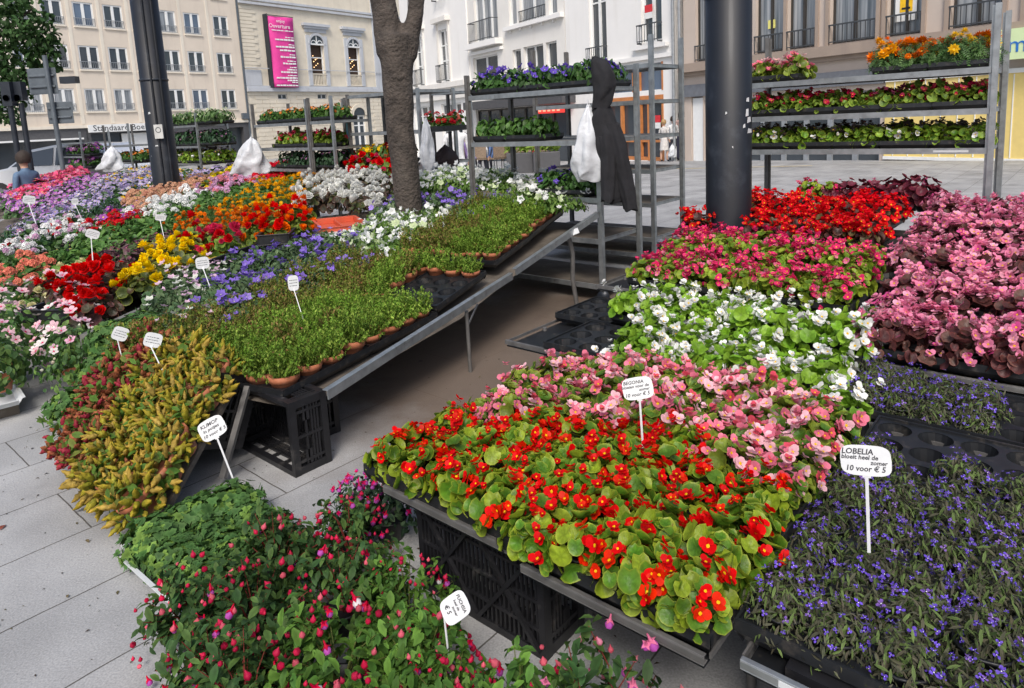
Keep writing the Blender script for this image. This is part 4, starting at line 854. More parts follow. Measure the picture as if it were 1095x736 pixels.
# ------------------------------------------------------------------ stepped stall on the right
def RZ(v): return float(np.interp(v, [-1, 1.5, 2.6, 3.4, 9], [.52, .52, .68, .85, .9]))
def TZ(v): return RZ(v+.2)-.16
POLE = Vector((1.45, 4.6, 0))
def shelf(u0, u1, v0, v1, z, label, lip=True, legs=True, worn=True):
    o = empty('display_shelf', uv(u0, v0, 0), ANG, label, 'shelf', 'metal display shelves under the trays'); w, d = u1-u0, v1-v0
    A = Acc(); A.box((.004, .004, z-.032), (w-.004, d-.004, z-.027)); A.obj('panel', BPLAST, o)
    A = Acc(); A.box((0, -.006, z-.016), (w, .0, z+.001)); A.box((0, -.006, z-.019), (w, .014, z-.016)); A.box((0, -.006, z+.001), (w, .008, z+.004))
    r = A.obj('front_lip', GALV if not worn else GALVD, o); bevel(r, .002, 2)
    A = Acc(); A.box((0, d, z-.034), (w, d+.006, z+.006)); A.box((-.005, .02, z-.018), (0, d, z-.004)); A.box((w, .02, z-.018), (w+.005, d, z-.004)); A.obj('side_lip', GALVD, o)
    if legs:
        for x in (.02, w-.02):
            for y in (.3, d-.02): A = Acc(); A.tube([(x, y, 0), (x, y, z-.01)], .012, 6); A.obj('leg', GALVD, o)
    return o
shelf(.0, .56, -.01, 1.25, .330, 'worn metal shelf lip with flaking paint under the leftmost red begonia tray')
shelf(.59, 1.09, -.04, 1.25, .326, 'plain dark metal shelf lip under the second red begonia tray', worn=True)
s3 = shelf(1.15, 1.75, .0, 1.25, .326, 'bright galvanised shelf rail with paper sticker under the lobelia tray', worn=False)
A = Acc(); A.box((.08, -.0078, .312), (.17, -.0062, .326)); A.obj('sticker', WHITEP, s3)
shelf(-.62, .95, 1.27, 2.08, .330, 'metal shelf carrying the white begonias and the empty trays')
shelf(.95, 1.75, 1.28, 1.7, .33, 'metal shelf carrying the small block of lobelia')
shelf(-.62, .9, 2.1, 2.9, .44, 'raised metal shelf behind the white begonias')
shelf(-.62, .9, 2.92, 3.75, .6, 'highest metal shelf carrying the bronze red begonias', legs=True)
shelf(.93, 2.2, 1.76, 2.6, .385, 'raised metal shelf under the front bronze pink begonias')
shelf(.93, 2.2, 2.62, 3.85, .55, 'upper metal shelf under the rear bronze pink begonias')
# slim galvanised leg seen in the gap beside the lobelia
def crate_at(p, X, label): return crate(frame_matrix(p, X, (0, 0, 1)), label)
crate_at(uv(.60, .03), -E2, 'black slatted crate on its side under the leftmost red begonia tray')
crate_at(Vector((-.70, 2.88, 0))-E2*.58, E2, 'black slatted crate standing behind the near corner crate of the flower table') if 0 else None
crate_at(uv(1.73, .03), -E2, 'black slatted crate on its side under the lobelia tray')
red_b = lambda u: float(np.interp(u, [-.1, .14, .42, .74, 1.1], [.28, .36, .58, .66, .5]))
pink_b = lambda u: float(np.interp(u, [-.16, .14, .4, .6, .9, 1.1], [1.0, 1.1, 1.3, 1.28, 1.14, 1.0]))
LB = {
 'red_begonia': ('red wax begonia with round green leaves at the front of the right stall', 'red wax begonias at the front'),
 'pink_begonia': ('salmon pink wax begonia with green leaves behind the red ones', 'salmon pink begonias'),
 'white_begonia': ('white wax begonia with fresh green leaves in the middle of the right stall', 'white begonias'),
 'lime_begonia': ('lime green leafy begonia standing alone by the empty trays', 'lime green begonias by the empty trays'),
 'rose_begonia': ('deep rose begonia with olive green leaves between the white and bronze ones', 'deep rose begonias'),
 'bronze_red_begonia': ('scarlet begonia with bronze leaves at the foot of the navy post', 'scarlet bronze-leaved begonias'),
 'bronze_pink_begonia': ('candy pink begonia with bronze leaves at the right of the stall', 'pink bronze-leaved begonias'),
}
def ptray(u, v, z, kindf, nx, ny, w=.59, d=.395, wh='', sc=1.):
    tray(u, v, z, nx, ny, 'black cell tray, '+wh+' on the right stall', 'black plant trays on the right stall', w, d); dx, dy = w/nx, d/ny
    for i in range(nx):
        for j in range(ny):
            uu, vv = u+(i+.5)*dx, v+(j+.5)*dy; kd = kindf(uu, vv)
            if kd is None: continue
            p = uv(uu, vv, z-.048)
            if (Vector((p.x, p.y, 0))-POLE).length < .24: continue
            lb = LB[kd] if kd in LB else ('', 'blue lobelias in the front tray')
            plant(kd, p.x+PR.uniform(-.008, .008), p.y+PR.uniform(-.008, .008), p.z, '%s, %s, %s row, %s from left' % (kd.replace('_', ' '), wh, ('front', 'middle', 'back')[j], ORD[i]), 'plant', lb[1], 'black', sc)
def front(u, v):
    if v < red_b(u)+PR.uniform(-.05, .05): return 'red_begonia'
    if v < pink_b(u): return 'pink_begonia'
    if u < -.0 or v < 1.1 and u < .35: return None
    return 'white_begonia'
ptray(-.1, .0, .362, front, 4, 3, wh='leftmost front tray'); ptray(.5, -.02, .358, front, 4, 3, wh='second front tray')
ptray(-.1, .41, .362, front, 4, 3, wh='second tray back by the aisle'); ptray(.5, .40, .362, front, 4, 3, wh='second tray back beside the lobelia')
ptray(-.1, .82, .362, front, 4, 3, wh='third tray back by the aisle'); ptray(.5, .82, .362, front, 4, 3, wh='third tray back beside the lobelia')
tray(-.6, 1.68, .37, 3, 3, 'empty black cell tray behind the other one on the aisle side', None, .35, .395)
ptray(-.36, 1.27, .364, lambda u, v: 'white_begonia' if v > float(np.interp(u, [0, .14, .6], [1.6, 1.3, 1.2])) else ('lime_begonia' if u > -.02 and v > 1.36 else None), 4, 3, wh='half empty tray by the aisle')
ptray(.24, 1.27, .364, lambda u, v: 'white_begonia' if v > float(np.interp(u, [0, .14, .6], [1.6, 1.3, 1.2])) else None, 5, 3, w=.70, wh='front white tray near the lobelia')
ptray(-.24, 1.69, TZ(1.69), lambda u, v: 'white_begonia', 4, 3, wh='rear white tray by the aisle'); ptray(.36, 1.69, TZ(1.69), lambda u, v: 'white_begonia', 4, 3, wh='rear white tray beside the bronze')
for v in (2.12, 2.53):
    for u in (-.4, .2): ptray(u, v, TZ(v)+.02, lambda a, b: 'rose_begonia', 4, 3, wh='%s rose tray, %s' % ('near' if v < 2.3 else 'far', 'aisle side' if u < 0 else 'inner side'))
for v in (2.95, 3.36):
    for u in (-.5, .1): ptray(u, v, TZ(v)+.01, lambda a, b: 'bronze_red_begonia', 4, 3, wh='%s tray %s of the post' % ('near' if v < 3.1 else 'far', 'left' if u < 0 else 'right'))
for i, v in enumerate((1.77, 2.18, 2.6, 3.02, 3.44)):
    for j, u in enumerate((.86 if i > 1 else .93, 1.55)): ptray(u, v, TZ(v)+.01, lambda a, b: 'bronze_pink_begonia', 4, 3, wh='%s tray back, %s side' % (('first', 'second', 'third', 'fourth', 'fifth')[i], 'inner' if j == 0 else 'outer'))
for k in range(9):
    p = uv(.06+.09*k, 3.86+.03*(k % 2), .70); plant('burgundy_begonia' if k > 1 else 'rose_begonia', p.x, p.y, p.z+.02, 'burgundy leaved begonia at the back under the shelving, %s from the left' % ORD[k] if k > 1 else 'rose begonia beside the burgundy ones at the back, %s from the left' % ORD[k], 'plant', 'burgundy begonias at the back' if k > 1 else 'rose begonias at the back', 'black', 1.1)
lob = lambda u, v: 'lobelia'
ptray(1.12, .06, .36, lambda u, v: 'lobelia' if not (u > 1.58 and v < .2) else None, 5, 3, wh='near lobelia tray')
ptray(1.12, .47, .36, lob, 5, 3, wh='lobelia tray behind the sign')
ptray(1.12, .88, .36, lambda u, v: 'lobelia' if v < 1.0 and (u > 1.3 or u < 1.2) else None, 5, 3, wh='part empty lobelia tray')
ptray(.97, 1.31, .36, lambda u, v: 'lobelia' if u < 1.44 and v > 1.33 else None, 5, 3, wh='back lobelia tray')
ptray(1.73, .06, .36, lob, 5, 3, wh='outermost lobelia tray')
def sign_face(b): return Vector((-b[0], -b[1], (EYE-b[2])*.8))
price_sign((.763, 1.412, .44), (.775, 1.455, .605), [('LOBELIA', .24, -.16, .3), ('bloeit heel de', .19, -.12, .1), ('zomer', .18, .25, -.08), ('10 voor € 5', .23, -.02, -.3)], .106, .062, (-.42, -.75, .42), 'white price sign reading LOBELIA stuck among the blue lobelia', roll=.05)
price_sign((.354, 1.948, .40), (.352, 1.985, .585), [('BEGONIA', .2, -.12, .3), ('bloeien voor de', .18, -.08, .1), ('zomer', .17, .2, -.08), ('10 voor € 5', .21, -.05, -.3)], .094, .062, (-.16, -.75, .42), 'white price sign standing among the salmon and red begonias', roll=.13)
# ------------------------------------------------------------------ flower table on the left
G = Vector((.454, .891, 0)).normalized(); GP = Vector((G.y, -G.x, 0)); L0 = Vector((-1.03, 2.78, 0)); GA = math.atan2(G.y, G.x)
def LZ(p):
    t = (p[0]+.95)*.5+(p[1]-2.60)*.866; return float(np.interp(t, [-1, 1.3, 2.3, 3.2, 4, 20], [.47, .49, .62, .76, .86, .9]))
o = empty('flower_table', (-.82, 2.76, 0), label='long metal flower table with galvanised front rail and thin legs', cat='table')
def child(A, name, m_, o): ch = A.obj(name, m_, None); ch.parent = o; ch.matrix_parent_inverse = Matrix.Translation(-o.location); return ch
A = Acc(); A.bar((-.83, 2.74, .338), (-.04, 4.29, .452), .006, .045); A.bar((-.84, 2.745, .358), (-.05, 4.295, .472), .03, .005); bevel(child(A, 'rail', GALV, o), .002)
A = Acc(); A.bar((-.02, 4.32, .47), (.63, 5.14, .70), .006, .045); A.bar((-.03, 4.325, .49), (.62, 5.145, .72), .03, .005); child(A, 'rail', GALV, o)
A = Acc(); V = []
for t in (0, 1.3, 1.75, 2.3, 3.0):
    for s_ in (0.1, -1.3): p = L0+G*t+GP*s_; V.append((p.x, p.y, LZ(p)-.2))
A.add(V, [(2*i, 2*i+1, 2*i+3, 2*i+2) for i in range(4)]); child(A, 'panel', PLYW, o)
for (b_, t_) in (((-.31, 3.82, 0), (-.31, 3.80, .375)), ((.43, 4.97, 0), (.37, 4.90, .62)), ((-1.35, 4.2, 0), (-1.35, 4.2, .34)), ((-.6, 5.4, 0), (-.6, 5.4, .55))):
    A = Acc()
    if b_[0] > .4: A.tube([b_, (.40, 4.955, .25), (.405, 4.94, .45), t_], .017, 8)
    else: A.tube([b_, t_], .011, 8)
    child(A, 'leg', GALVD, o)
A = Acc(); A.bar((-.31, 3.81, .28), (-.25, 3.9, .385), .008, .008); child(A, 'brace', GALVD, o)
# price card at the end of the table
A = Acc(); A.box((-.045, -.002, -.02), (.045, .002, .02)); cdn = A.obj('card', WHITEP, None, (.405, 4.86, .62), -.2); cdn.rotation_euler = (-.3, -.35, -.2); cdn.name = 'price_card'; tag(cdn, 'small white card clipped to the bent leg at the far end of the table', 'card')
for r in range(5):
    for c in range(3):
        cen = L0+G*(r*.6+.3)-GP*(c*.4+.2); z = LZ(cen)-.135; off = .13 if r > 2 else 0; z += .035 if r > 2 else 0
        cr_ = L0+G*(r*.6+off)-GP*(c*.4)
        empt = (c == 0 and r == 2)
        ft = empty
        if r >= 3 and c == 2: continue
        t_ = addobj('seedling_tray', tray_mesh(4, 3), None, (cr_.x, cr_.y, z), GA); slope = (LZ(cen+G*.3)-LZ(cen-G*.3))/.6
        t_.rotation_euler = (0, -math.atan(slope), GA)
        tag(t_, 'black cell tray, %s from near end, %s' % (('first', 'second', 'third', 'fourth', 'last')[r], ('along the rail', 'in the middle', 'on the inner side')[c]), 'plant tray', 'black trays of dwarf shrubs')
        for i in range(4):
            for j in range(3):
                if empt and i < 3: continue
                if r >= 3 and c == 2: continue
                if r == 4 and c == 2: pass
                q = cr_+G*((i+.5)*.1475)-GP*(-(j+.5)*.1317+.0)*-1
                q = cr_+G*((i+.5)*.1475)-GP*((j+.5)*.1317)
                br = c == 2 or (c == 1 and j == 2) or (PR.random() < .1) or (r == 3 and c == 1)
                plant('bronze_heather' if br else 'heather', q.x, q.y, z+slope*((i+.5)*.1475)-.05, lbl('bronze tinted dwarf shrub' if br else 'bright green dwarf shrub', '%s row along the flower table, %s in from the rail' % (ORD[r*4+i], ORD[c*3+j])), 'plant', 'bronze dwarf shrubs in terracotta pots' if br else 'green dwarf shrubs in terracotta pots', 'terra', 1.1)
BEDS={'moss': [(-1.24, 2.77), (-0.95, 2.56), (-0.87, 2.65), (-0.74, 3.01), (-0.57, 3.47), (-0.5, 3.77), (-0.69, 4.36), (-1.03, 4.82), (-1.35, 4.29), (-1.62, 3.7), (-1.46, 3.16)], 'moss_far': [(-0.53, 4.11), (-0.28, 3.95), (0.04, 4.19), (0.53, 5.03), (0.56, 5.49), (0.28, 5.99), (-0.09, 5.99), (-0.54, 5.43), (-0.85, 4.99)], 'bell_pink': [(-2.33, 4.0), (-2.43, 4.28), (-2.47, 5.02), (-2.19, 5.09), (-1.88, 4.41), (-1.79, 3.74), (-1.85, 3.48)], 'bell_blue': [(-1.79, 3.74), (-2.16, 5.02), (-1.69, 5.47), (-1.35, 5.66), (-1.04, 4.83), (-1.35, 4.29), (-1.62, 3.7)], 'bell_white': [(-1.35, 5.39), (-0.99, 5.9), (-0.57, 5.83), (-0.54, 5.41), (-0.85, 4.99), (-1.06, 4.97)], 'bell_blue_far': [(-1.28, 6.17), (-1.04, 6.9), (-0.26, 6.36), (-0.09, 5.92), (-0.56, 5.64)], 'bell_white_far': [(-0.94, 7.25), (-0.69, 8.55), (0.32, 8.03), (0.32, 6.17), (-0.26, 6.27), (-0.95, 6.95)], 'tub_red': [(-3.47, 4.81), (-3.48, 5.52), (-2.97, 5.05), (-2.52, 4.19), (-2.64, 3.99), (-3.02, 4.22)], 'tub_yellow': [(-2.88, 4.91), (-3.17, 5.78), (-2.69, 5.71), (-2.39, 5.14), (-2.47, 4.54), (-2.6, 4.46)], 'tub_pinkred': [(-3.04, 5.74), (-3.12, 6.24), (-2.66, 6.14), (-2.42, 5.66), (-2.68, 5.54)], 'tub_orange': [(-2.5, 6.17), (-2.65, 6.9), (-2.13, 7.11), (-1.85, 6.24), (-2.09, 5.75), (-2.3, 5.72)], 'heuchera': [(-3.69, 5.98), (-3.44, 6.71), (-2.79, 6.04), (-3.11, 5.55), (-3.03, 5.2)], 'marigold_orange': [(-3.68, 6.82), (-3.49, 7.23), (-2.87, 7.24), (-2.4, 6.57), (-2.56, 6.25), (-2.75, 6.08)], 'marigold_amber': [(-3.14, 7.06), (-3.24, 7.93), (-3.33, 9.79), (-2.61, 10.02), (-2.02, 7.86), (-2.29, 7.43), (-2.65, 7.13)], 'tub_white': [(-2.4, 7.79), (-2.5, 8.94), (-1.69, 8.9), (-1.21, 6.77), (-1.49, 6.54), (-2.1, 6.92)], 'tub_scarlet': [(-2.39, 9.52), (-3.05, 13.28), (-2.09, 12.45), (-1.37, 8.25), (-1.8, 8.81)], 'cream': [(-3.38, 4.43), (-3.68, 5.36), (-3.65, 5.7), (-3.38, 5.35), (-3.41, 4.74), (-2.91, 3.94), (-3.02, 3.87)], 'salmon': [(-3.72, 4.81), (-4.57, 5.96), (-4.53, 6.49), (-3.78, 5.46), (-3.66, 4.91)], 'geranium_mix': [(-4.95, 6.47), (-5.22, 6.97), (-5.07, 7.82), (-4.29, 7.08), (-4.47, 6.6), (-4.46, 5.81)], 'green_rows': [(-3.83, 5.47), (-4.23, 6.19), (-3.95, 6.62), (-3.71, 6.96), (-3.36, 6.34), (-3.75, 6.12), (-3.47, 5.21)], 'geranium_red': [(-4.59, 7.14), (-4.64, 7.47), (-4.36, 7.73), (-3.9, 6.99), (-4.14, 6.8)], 'geranium_white': [(-4.42, 7.59), (-4.31, 8.05), (-3.94, 8.52), (-3.58, 8.11), (-3.61, 7.6), (-3.85, 7.25)], 'green_back': [(-3.81, 6.8), (-3.47, 7.54), (-3.15, 8.49), (-2.81, 7.96), (-3.3, 7.14), (-3.58, 6.63)], 'geranium_pink': [(-3.92, 8.29), (-4.22, 10.0), (-3.94, 10.54), (-3.22, 8.8), (-3.49, 8.01)], 'peach': [(-4.68, 8.33), (-4.71, 9.12), (-4.7, 10.3), (-3.97, 8.48), (-4.22, 7.66)], 'yellow': [(-4.18, 8.95), (-5.5, 14.08), (-4.88, 13.59), (-3.82, 8.4)], 'lavender': [(-5.08, 10.53), (-5.33, 12.34), (-5.44, 13.74), (-4.22, 9.1)], 'geranium_scarlet': [(-3.52, 8.97), (-4.41, 11.69), (-4.67, 14.71), (-3.57, 11.53), (-3.09, 8.72)], 'violet': [(-4.59, 7.21), (-4.76, 7.68), (-4.68, 8.33), (-4.19, 7.57), (-4.23, 6.98)], 'dark_green': [(-4.95, 6.47), (-5.54, 7.28), (-5.28, 8.35), (-5.01, 9.17), (-4.58, 8.81), (-4.64, 7.47), (-4.7, 6.5)], 'aster_lavender': [(-5.24, 6.98), (-5.96, 8.16), (-5.94, 9.24), (-7.11, 13.6), (-5.09, 9.88), (-5.12, 8.19)], 'aster_magenta': [(-5.65, 7.85), (-6.53, 9.55), (-7.47, 12.21), (-7.13, 12.64), (-5.79, 9.0), (-5.36, 7.55)], 'petunia_pink': [(-7.05, 9.43), (-7.9, 10.89), (-10.5, 16.65), (-7.49, 12.01), (-6.67, 9.56)], 'pansy_mix': [(-6.17, 9.93), (-7.7, 13.5), (-7.47, 14.41), (-5.62, 10.87), (-5.64, 9.38)]}
def inside(x, y, P):
    c = False
    for i in range(len(P)):
        (x1, y1), (x2, y2) = P[i-1], P[i]
        if (y1 > y) != (y2 > y) and x < (x2-x1)*(y-y1)/(y2-y1)+x1: c = not c
    return c
def bed(name, kind, sp, hz, label, group, sc=1., ang=.1, jit=.2, z_add=0., cat='plant'):
    P = BEDS[name]; ca, sa = math.cos(ang), math.sin(ang); n = 0
    xs = [p[0]*ca-p[1]*sa for p in P]; ys = [p[0]*sa+p[1]*ca for p in P]; nx = int((max(xs)-min(xs))/sp)+2; ny = int((max(ys)-min(ys))/sp)+2; rr_ = {}
    for j in range(ny):
        for i in range(nx):
            a = min(xs)+(i+.25+(j % 2)*.5)*sp+PR.uniform(-jit, jit)*sp; b = min(ys)+(j+.5)*sp+PR.uniform(-jit, jit)*sp
            x = a*ca+b*sa; y = -a*sa+b*ca
            if not inside(x, y, P): continue
            if y > 15.5: continue
            col = int((a-min(xs))/sp); row = j; rr_.setdefault(j, []).append((a, x, y)); n += 1
    for ri_, j in enumerate(sorted(rr_)):
        for ci_, (a, x, y) in enumerate(sorted(rr_[j])): plant(kind, x, y, LZ((x, y))-hz+z_add, lbl(label, '%s row back, %s from left' % (ORD[min(ri_, 29)], ORD[min(ci_, 29)])), cat, group, None, sc)
    return n
BEDS['bell_white'] = [(-1.40, 5.27), (-1.42, 5.6), (-1.05, 5.97), (-.66, 5.91), (-.50, 5.44), (-.82, 4.94), (-1.0, 4.72)]
BEDS['bell_blue_far'] = [(-1.35, 5.95), (-1.15, 6.6), (-.84, 6.5), (-.1, 5.98), (.0, 5.85), (-.52, 5.5), (-.66, 5.95), (-1.04, 6.0)]
BEDS['bell_blue'] = [(-1.72, 3.62), (-2.0, 4.11), (-2.12, 5.0), (-1.72, 5.5), (-1.43, 5.6), (-1.0, 4.7), (-1.33, 4.2), (-1.58, 3.62)]
BEDS['bell_pink'] = [(-2.2, 3.78), (-2.42, 4.24), (-2.48, 5.02), (-2.13, 5.0), (-1.98, 4.1), (-1.70, 3.6), (-1.8, 3.4)]
BEDS['bell_white_far'] = [(-.95, 7.3), (-.5, 7.2), (.05, 6.4), (.45, 5.75), (.45, 5.25), (.12, 5.4), (-.02, 5.8), (-.2, 6.1), (-.9, 6.6)]
bed('bell_blue', 'blue_bellflower', .155, .15, 'blue balloon flower in the near bed', 'blue balloon flowers in the near bed', 1.12)
bed('bell_pink', 'pink_bellflower', .155, .15, 'pale pink balloon flower in the near bed', 'pale pink balloon flowers', 1.12)
bed('bell_white', 'white_bellflower', .15, .15, 'white star flower behind the white sheet', 'white star flowers near the sheet', 1.12)
bed('bell_blue_far', 'blue_bellflower', .15, .13, 'blue balloon flower beside the tree trunk', 'blue balloon flowers by the tree', 1.12)
bed('bell_white_far', 'white_bellflower', .14, .05, 'white star flower before the trolley', 'white star flowers by the trolley', 1.12)
bed('tub_red', 'red_tuberous_begonia', .23, .17, 'crimson double begonia with dark leaves in the tray beside the yellow ones', 'crimson double begonias', 1.1)
bed('tub_yellow', 'yellow_tuberous_begonia', .22, .16, 'yellow double begonia in the tray above the yellow board', 'yellow double begonias', 1.1)
bed('tub_pinkred', 'pink_tuberous_begonia', .22, .17, 'pink and red double begonia behind the yellow ones', 'pink double begonias', 1.1)
BEDS['tub_orange'] = [(-2.49, 6.1), (-2.5, 6.8), (-2.1, 6.85), (-1.87, 6.25), (-2.1, 5.85), (-2.35, 5.85)]
bed('tub_orange', 'orange_tuberous_begonia', .22, .19, 'orange double begonia between the black and the orange trays', 'orange double begonias', 1.1)
bed('tub_white', 'white_tuberous_begonia', .23, .19, 'white double begonia with dark leaves to the left of the tree trunk', 'white double begonias', 1.1)
BEDS['tub_scarlet'] = [(-2.3, 9.3), (-2.45, 9.9), (-1.7, 9.6), (-1.25, 8.1), (-1.6, 8.0)]
bed('tub_scarlet', 'scarlet_tuberous_begonia', .26, .04, 'scarlet double begonia behind the white ones by the tree', 'scarlet double begonias', 1.1)
for nm, kd, sp, lb, gr in (
 ('heuchera', 'purple_coral_bells', .2, 'purple leaved coral bells plant behind the crimson begonias', 'purple coral bells'),
 ('marigold_orange', 'orange_marigold', .2, 'orange marigold plant behind the pink double begonias', 'orange marigolds'),
 ('marigold_amber', 'amber_marigold', .2, 'amber marigold plant left of the white double begonias', 'amber marigolds'),
 ('cream', 'cream_begonia', .22, 'cream flowered begonia in front of the empty dark trays', 'cream begonias'),
 ('salmon', 'salmon_geranium', .24, 'salmon geranium at the left edge of the stall', 'salmon geraniums'),
 ('geranium_mix', 'mixed_geranium', .23, 'white and lilac geranium behind the salmon ones', 'white and lilac geraniums'),
 ('green_rows', 'leafy_geranium', .22, 'leafy green geranium hardly in flower in front of the white ones', 'leafy geraniums in the front row'),
 ('geranium_red', 'red_geranium', .22, 'red geranium left of the white geranium row', 'red geraniums'),
 ('geranium_white', 'white_geranium', .22, 'white geranium in the long white row', 'white geraniums'),
 ('green_back', 'leafy_geranium', .22, 'leafy green geranium behind the orange marigolds', 'leafy geraniums behind the marigolds'),
 ('geranium_pink', 'pink_geranium', .23, 'pink and lilac geranium at the right of the white row', 'pink geraniums'),
 ('peach', 'peach_geranium', .24, 'peach and tan flowered plant at the foot of the left navy post', 'peach flowered plants'),
 ('yellow', 'yellow_viola', .26, 'yellow viola in the yellow strip right of the left post', 'yellow violas'),
 ('lavender', 'lavender_viola', .26, 'pale lavender viola behind the yellow strip', 'pale lavender violas'),
 ('geranium_scarlet', 'scarlet_geranium', .28, 'scarlet geranium at the far end of the yellow strip', 'scarlet geraniums at the far end'),
 ('violet', 'violet_petunia', .22, 'violet petunia behind the red geraniums', 'violet petunias'),
 ('dark_green', 'dark_rosemary', .24, 'dark green needle leaved plant between the violet and lavender rows', 'dark green needle leaved plants'),
 ('aster_lavender', 'lavender_aster', .25, 'lavender aster in the wide pale purple row', 'lavender asters'),
 ('aster_magenta', 'magenta_aster', .26, 'magenta purple aster behind the lavender ones', 'magenta asters'),
 ('petunia_pink', 'pink_petunia', .28, 'hot pink petunia in the farthest row at the left', 'hot pink petunias'),
 ('pansy_mix', 'mixed_pansy', .27, 'yellow and lilac pansy left of the left navy post', 'mixed pansies')):
    bed(nm, kd, sp*.94, .205, lb, gr, 1.08)
# filler plants carrying the rows on between and behind the colour strips
def filler(P, kind, sp, lb, gr):
    BEDS['_f'] = P; return bed('_f', kind, sp, .21, lb, gr, 1.1)
filler([(-4.4, 6.4), (-3.75, 6.1), (-3.5, 7.0), (-3.9, 7.6), (-4.5, 7.2)], 'leafy_geranium', .22, 'leafy green geranium in front of the violet petunias', 'leafy geraniums by the petunias')
filler([(-3.3, 8.3), (-2.6, 7.8), (-2.6, 9.5), (-3.4, 11.0), (-3.9, 10.5)], 'leafy_geranium', .26, 'leafy green geranium behind the amber marigolds', 'leafy geraniums behind the amber ones')
filler([(-4.0, 7.6), (-3.4, 7.4), (-3.3, 8.3), (-3.8, 9.4)], 'leafy_geranium', .23, 'leafy green geranium right of the white row', 'leafy geraniums right of the white row')
filler([(-7.4, 9.5), (-6.2, 8.6), (-6.0, 9.6), (-7.3, 11.6), (-8.3, 11.4)], 'magenta_aster', .28, 'magenta aster at the far left rows', 'magenta asters at the far left')
filler([(-4.9, 8.4), (-4.55, 8.2), (-4.7, 10.3), (-5.4, 12.8), (-6.2, 12.8), (-5.6, 9.8)], 'mixed_pansy', .28, 'mixed pansy around the foot of the left navy post', 'mixed pansies round the post')
# benches carrying the rows
def bench(k, x0, x1, y0, y1):
    ang = -.10; o = empty('flower_bench', (x0, y0, 0), label='dark low bench under the flower rows, %s from the tree' % ('first', 'second', 'third', 'fourth', 'fifth', 'sixth', 'seventh', 'eighth')[k], cat='bench', group='low benches under the flower rows')
    A = Acc(); n = 8; V = []
    for i in range(n+1):
        y = y0+(y1-y0)*i/n
        for x in (x0, x1): xx = x-(y-y0)*.18; V.append((xx-x0, y-y0, LZ((xx, y))-.22))
    A.add(V, [(2*i, 2*i+1, 2*i+3, 2*i+2) for i in range(n)]); t_ = A.obj('top', PLYW, o); sm = t_.modifiers.new('thick', 'SOLIDIFY'); sm.thickness = .02
    for i in range(0, n, 3):
        for x in (x0+.05, x1-.05):
            y = y0+.08+(y1-y0-.1)*i/n; xx = x-(y-y0)*.18; A = Acc(); A.bar((xx-x0, y-y0, zg(y)), (xx-x0, y-y0, LZ((xx, y))-.225), .03, .03); A.obj('leg', GALVD, o)
for k, (x0, x1, y0, y1) in enumerate(((-1.75, -.75, 4.6, 7.0), (-2.35, -1.72, 4.05, 9.3), (-3.2, -2.4, 4.55, 9.8), (-3.95, -3.22, 4.9, 12.5), (-4.75, -3.98, 6.0, 13.5), (-5.5, -4.78, 6.6, 14.5), (-6.6, -5.55, 7.9, 15), (-7.9, -6.65, 9.2, 15.3))): bench(k, x0, x1, y0, y1)
# open troughs between the near beds
def trough(c, ang, w, d, h, m_, label, name='planting_trough', mids=0):
    A = Acc(); t = .012
    A.box((0, 0, 0), (w, d, t)); A.box((0, 0, t), (w, t, h)); A.box((0, d-t, t), (w, d, h)); A.box((0, t, t), (t, d-t, h)); A.box((w-t, t, t), (w, d-t, h))
    A.box((-.012, -.012, h), (w+.012, t, h+.006)); A.box((-.012, d-t, h), (w+.012, d+.012, h+.006)); A.box((-.012, t, h), (t, d-t, h+.006)); A.box((w-t, t, h), (w+.012, d-t, h+.006))
    for i in range(mids): y = d*(i+1)/(mids+1); A.box((t, y-.008, t), (w-t, y+.008, h-.01))
    o = A.obj(name, m_, None, c, ang); bevel(o, .003, 2); return tag(o, label, 'trough')
SOILM = SOIL
def AT(x, y, z): return (x, y, z)
trough((-2.74, 4.05, .34), 1.43, 1.15, .34, .09, BPLAST, 'long black trough under the crimson double begonias')
trough((-2.52, 5.22, .36), 1.45, .72, .30, .085, YELLP, 'dirty yellow trough under the yellow double begonias', 'planting_trough')
trough((-2.10, 4.98, .40), 1.38, .85, .30, .09, BPLAST, 'open black trough right of the pink double begonias')
trough((-1.93, 5.72, .49), 1.72, .70, .26, .09, BPLAST, 'black trough under the orange double begonias')
trough((-1.86, 6.19, .565), -1.16, .62, .38, .06, ORANGE, 'empty orange plastic tray below the white double begonias', 'plastic_tray', 1)
A = Acc(); A.box((0, 0, 0), (.5, .3, .004)); o = A.obj('paper_sheet', WHITEP, None, (-1.42, 5.38, .585), .95); tag(o, 'blank white sheet lying beside the orange tray', 'paper')
A = Acc(); A.box((0, 0, 0), (1.3, .02, .22)); A.box((0, -.03, .2), (1.3, .0, .225)); o = A.obj('steel_panel', SHELFU, None, (-2.44, 3.68, .16), 1.5); tag(o, 'plain grey metal side panel below the black trough', 'panel')
A = Acc(); A.tube([(0, 0, 0), (.03, 0, .16), (.05, 0, .31)], .008, 6); o = A.obj('hose_end', DARKM, None, (-2.36, 4.15, .18)); tag(o, 'thin dark strut leaning against the grey side panel', 'strut')
for (x, y, k) in ((-4.15, 5.9, 0), (-3.85, 6.2, 1), (-4.35, 6.3, 2), (-3.6, 5.75, 3)):
    o = addobj('seedling_tray', tray_mesh(5, 3), None, (x, y, LZ((x, y))-.13), 1.47); tag(o, 'empty black cell tray in the dark gap behind the cream begonias, %s' % ('nearest the left edge', 'in the middle', 'farthest back', 'nearest the crimson begonias')[k], 'plant tray', 'empty trays behind the cream begonias')
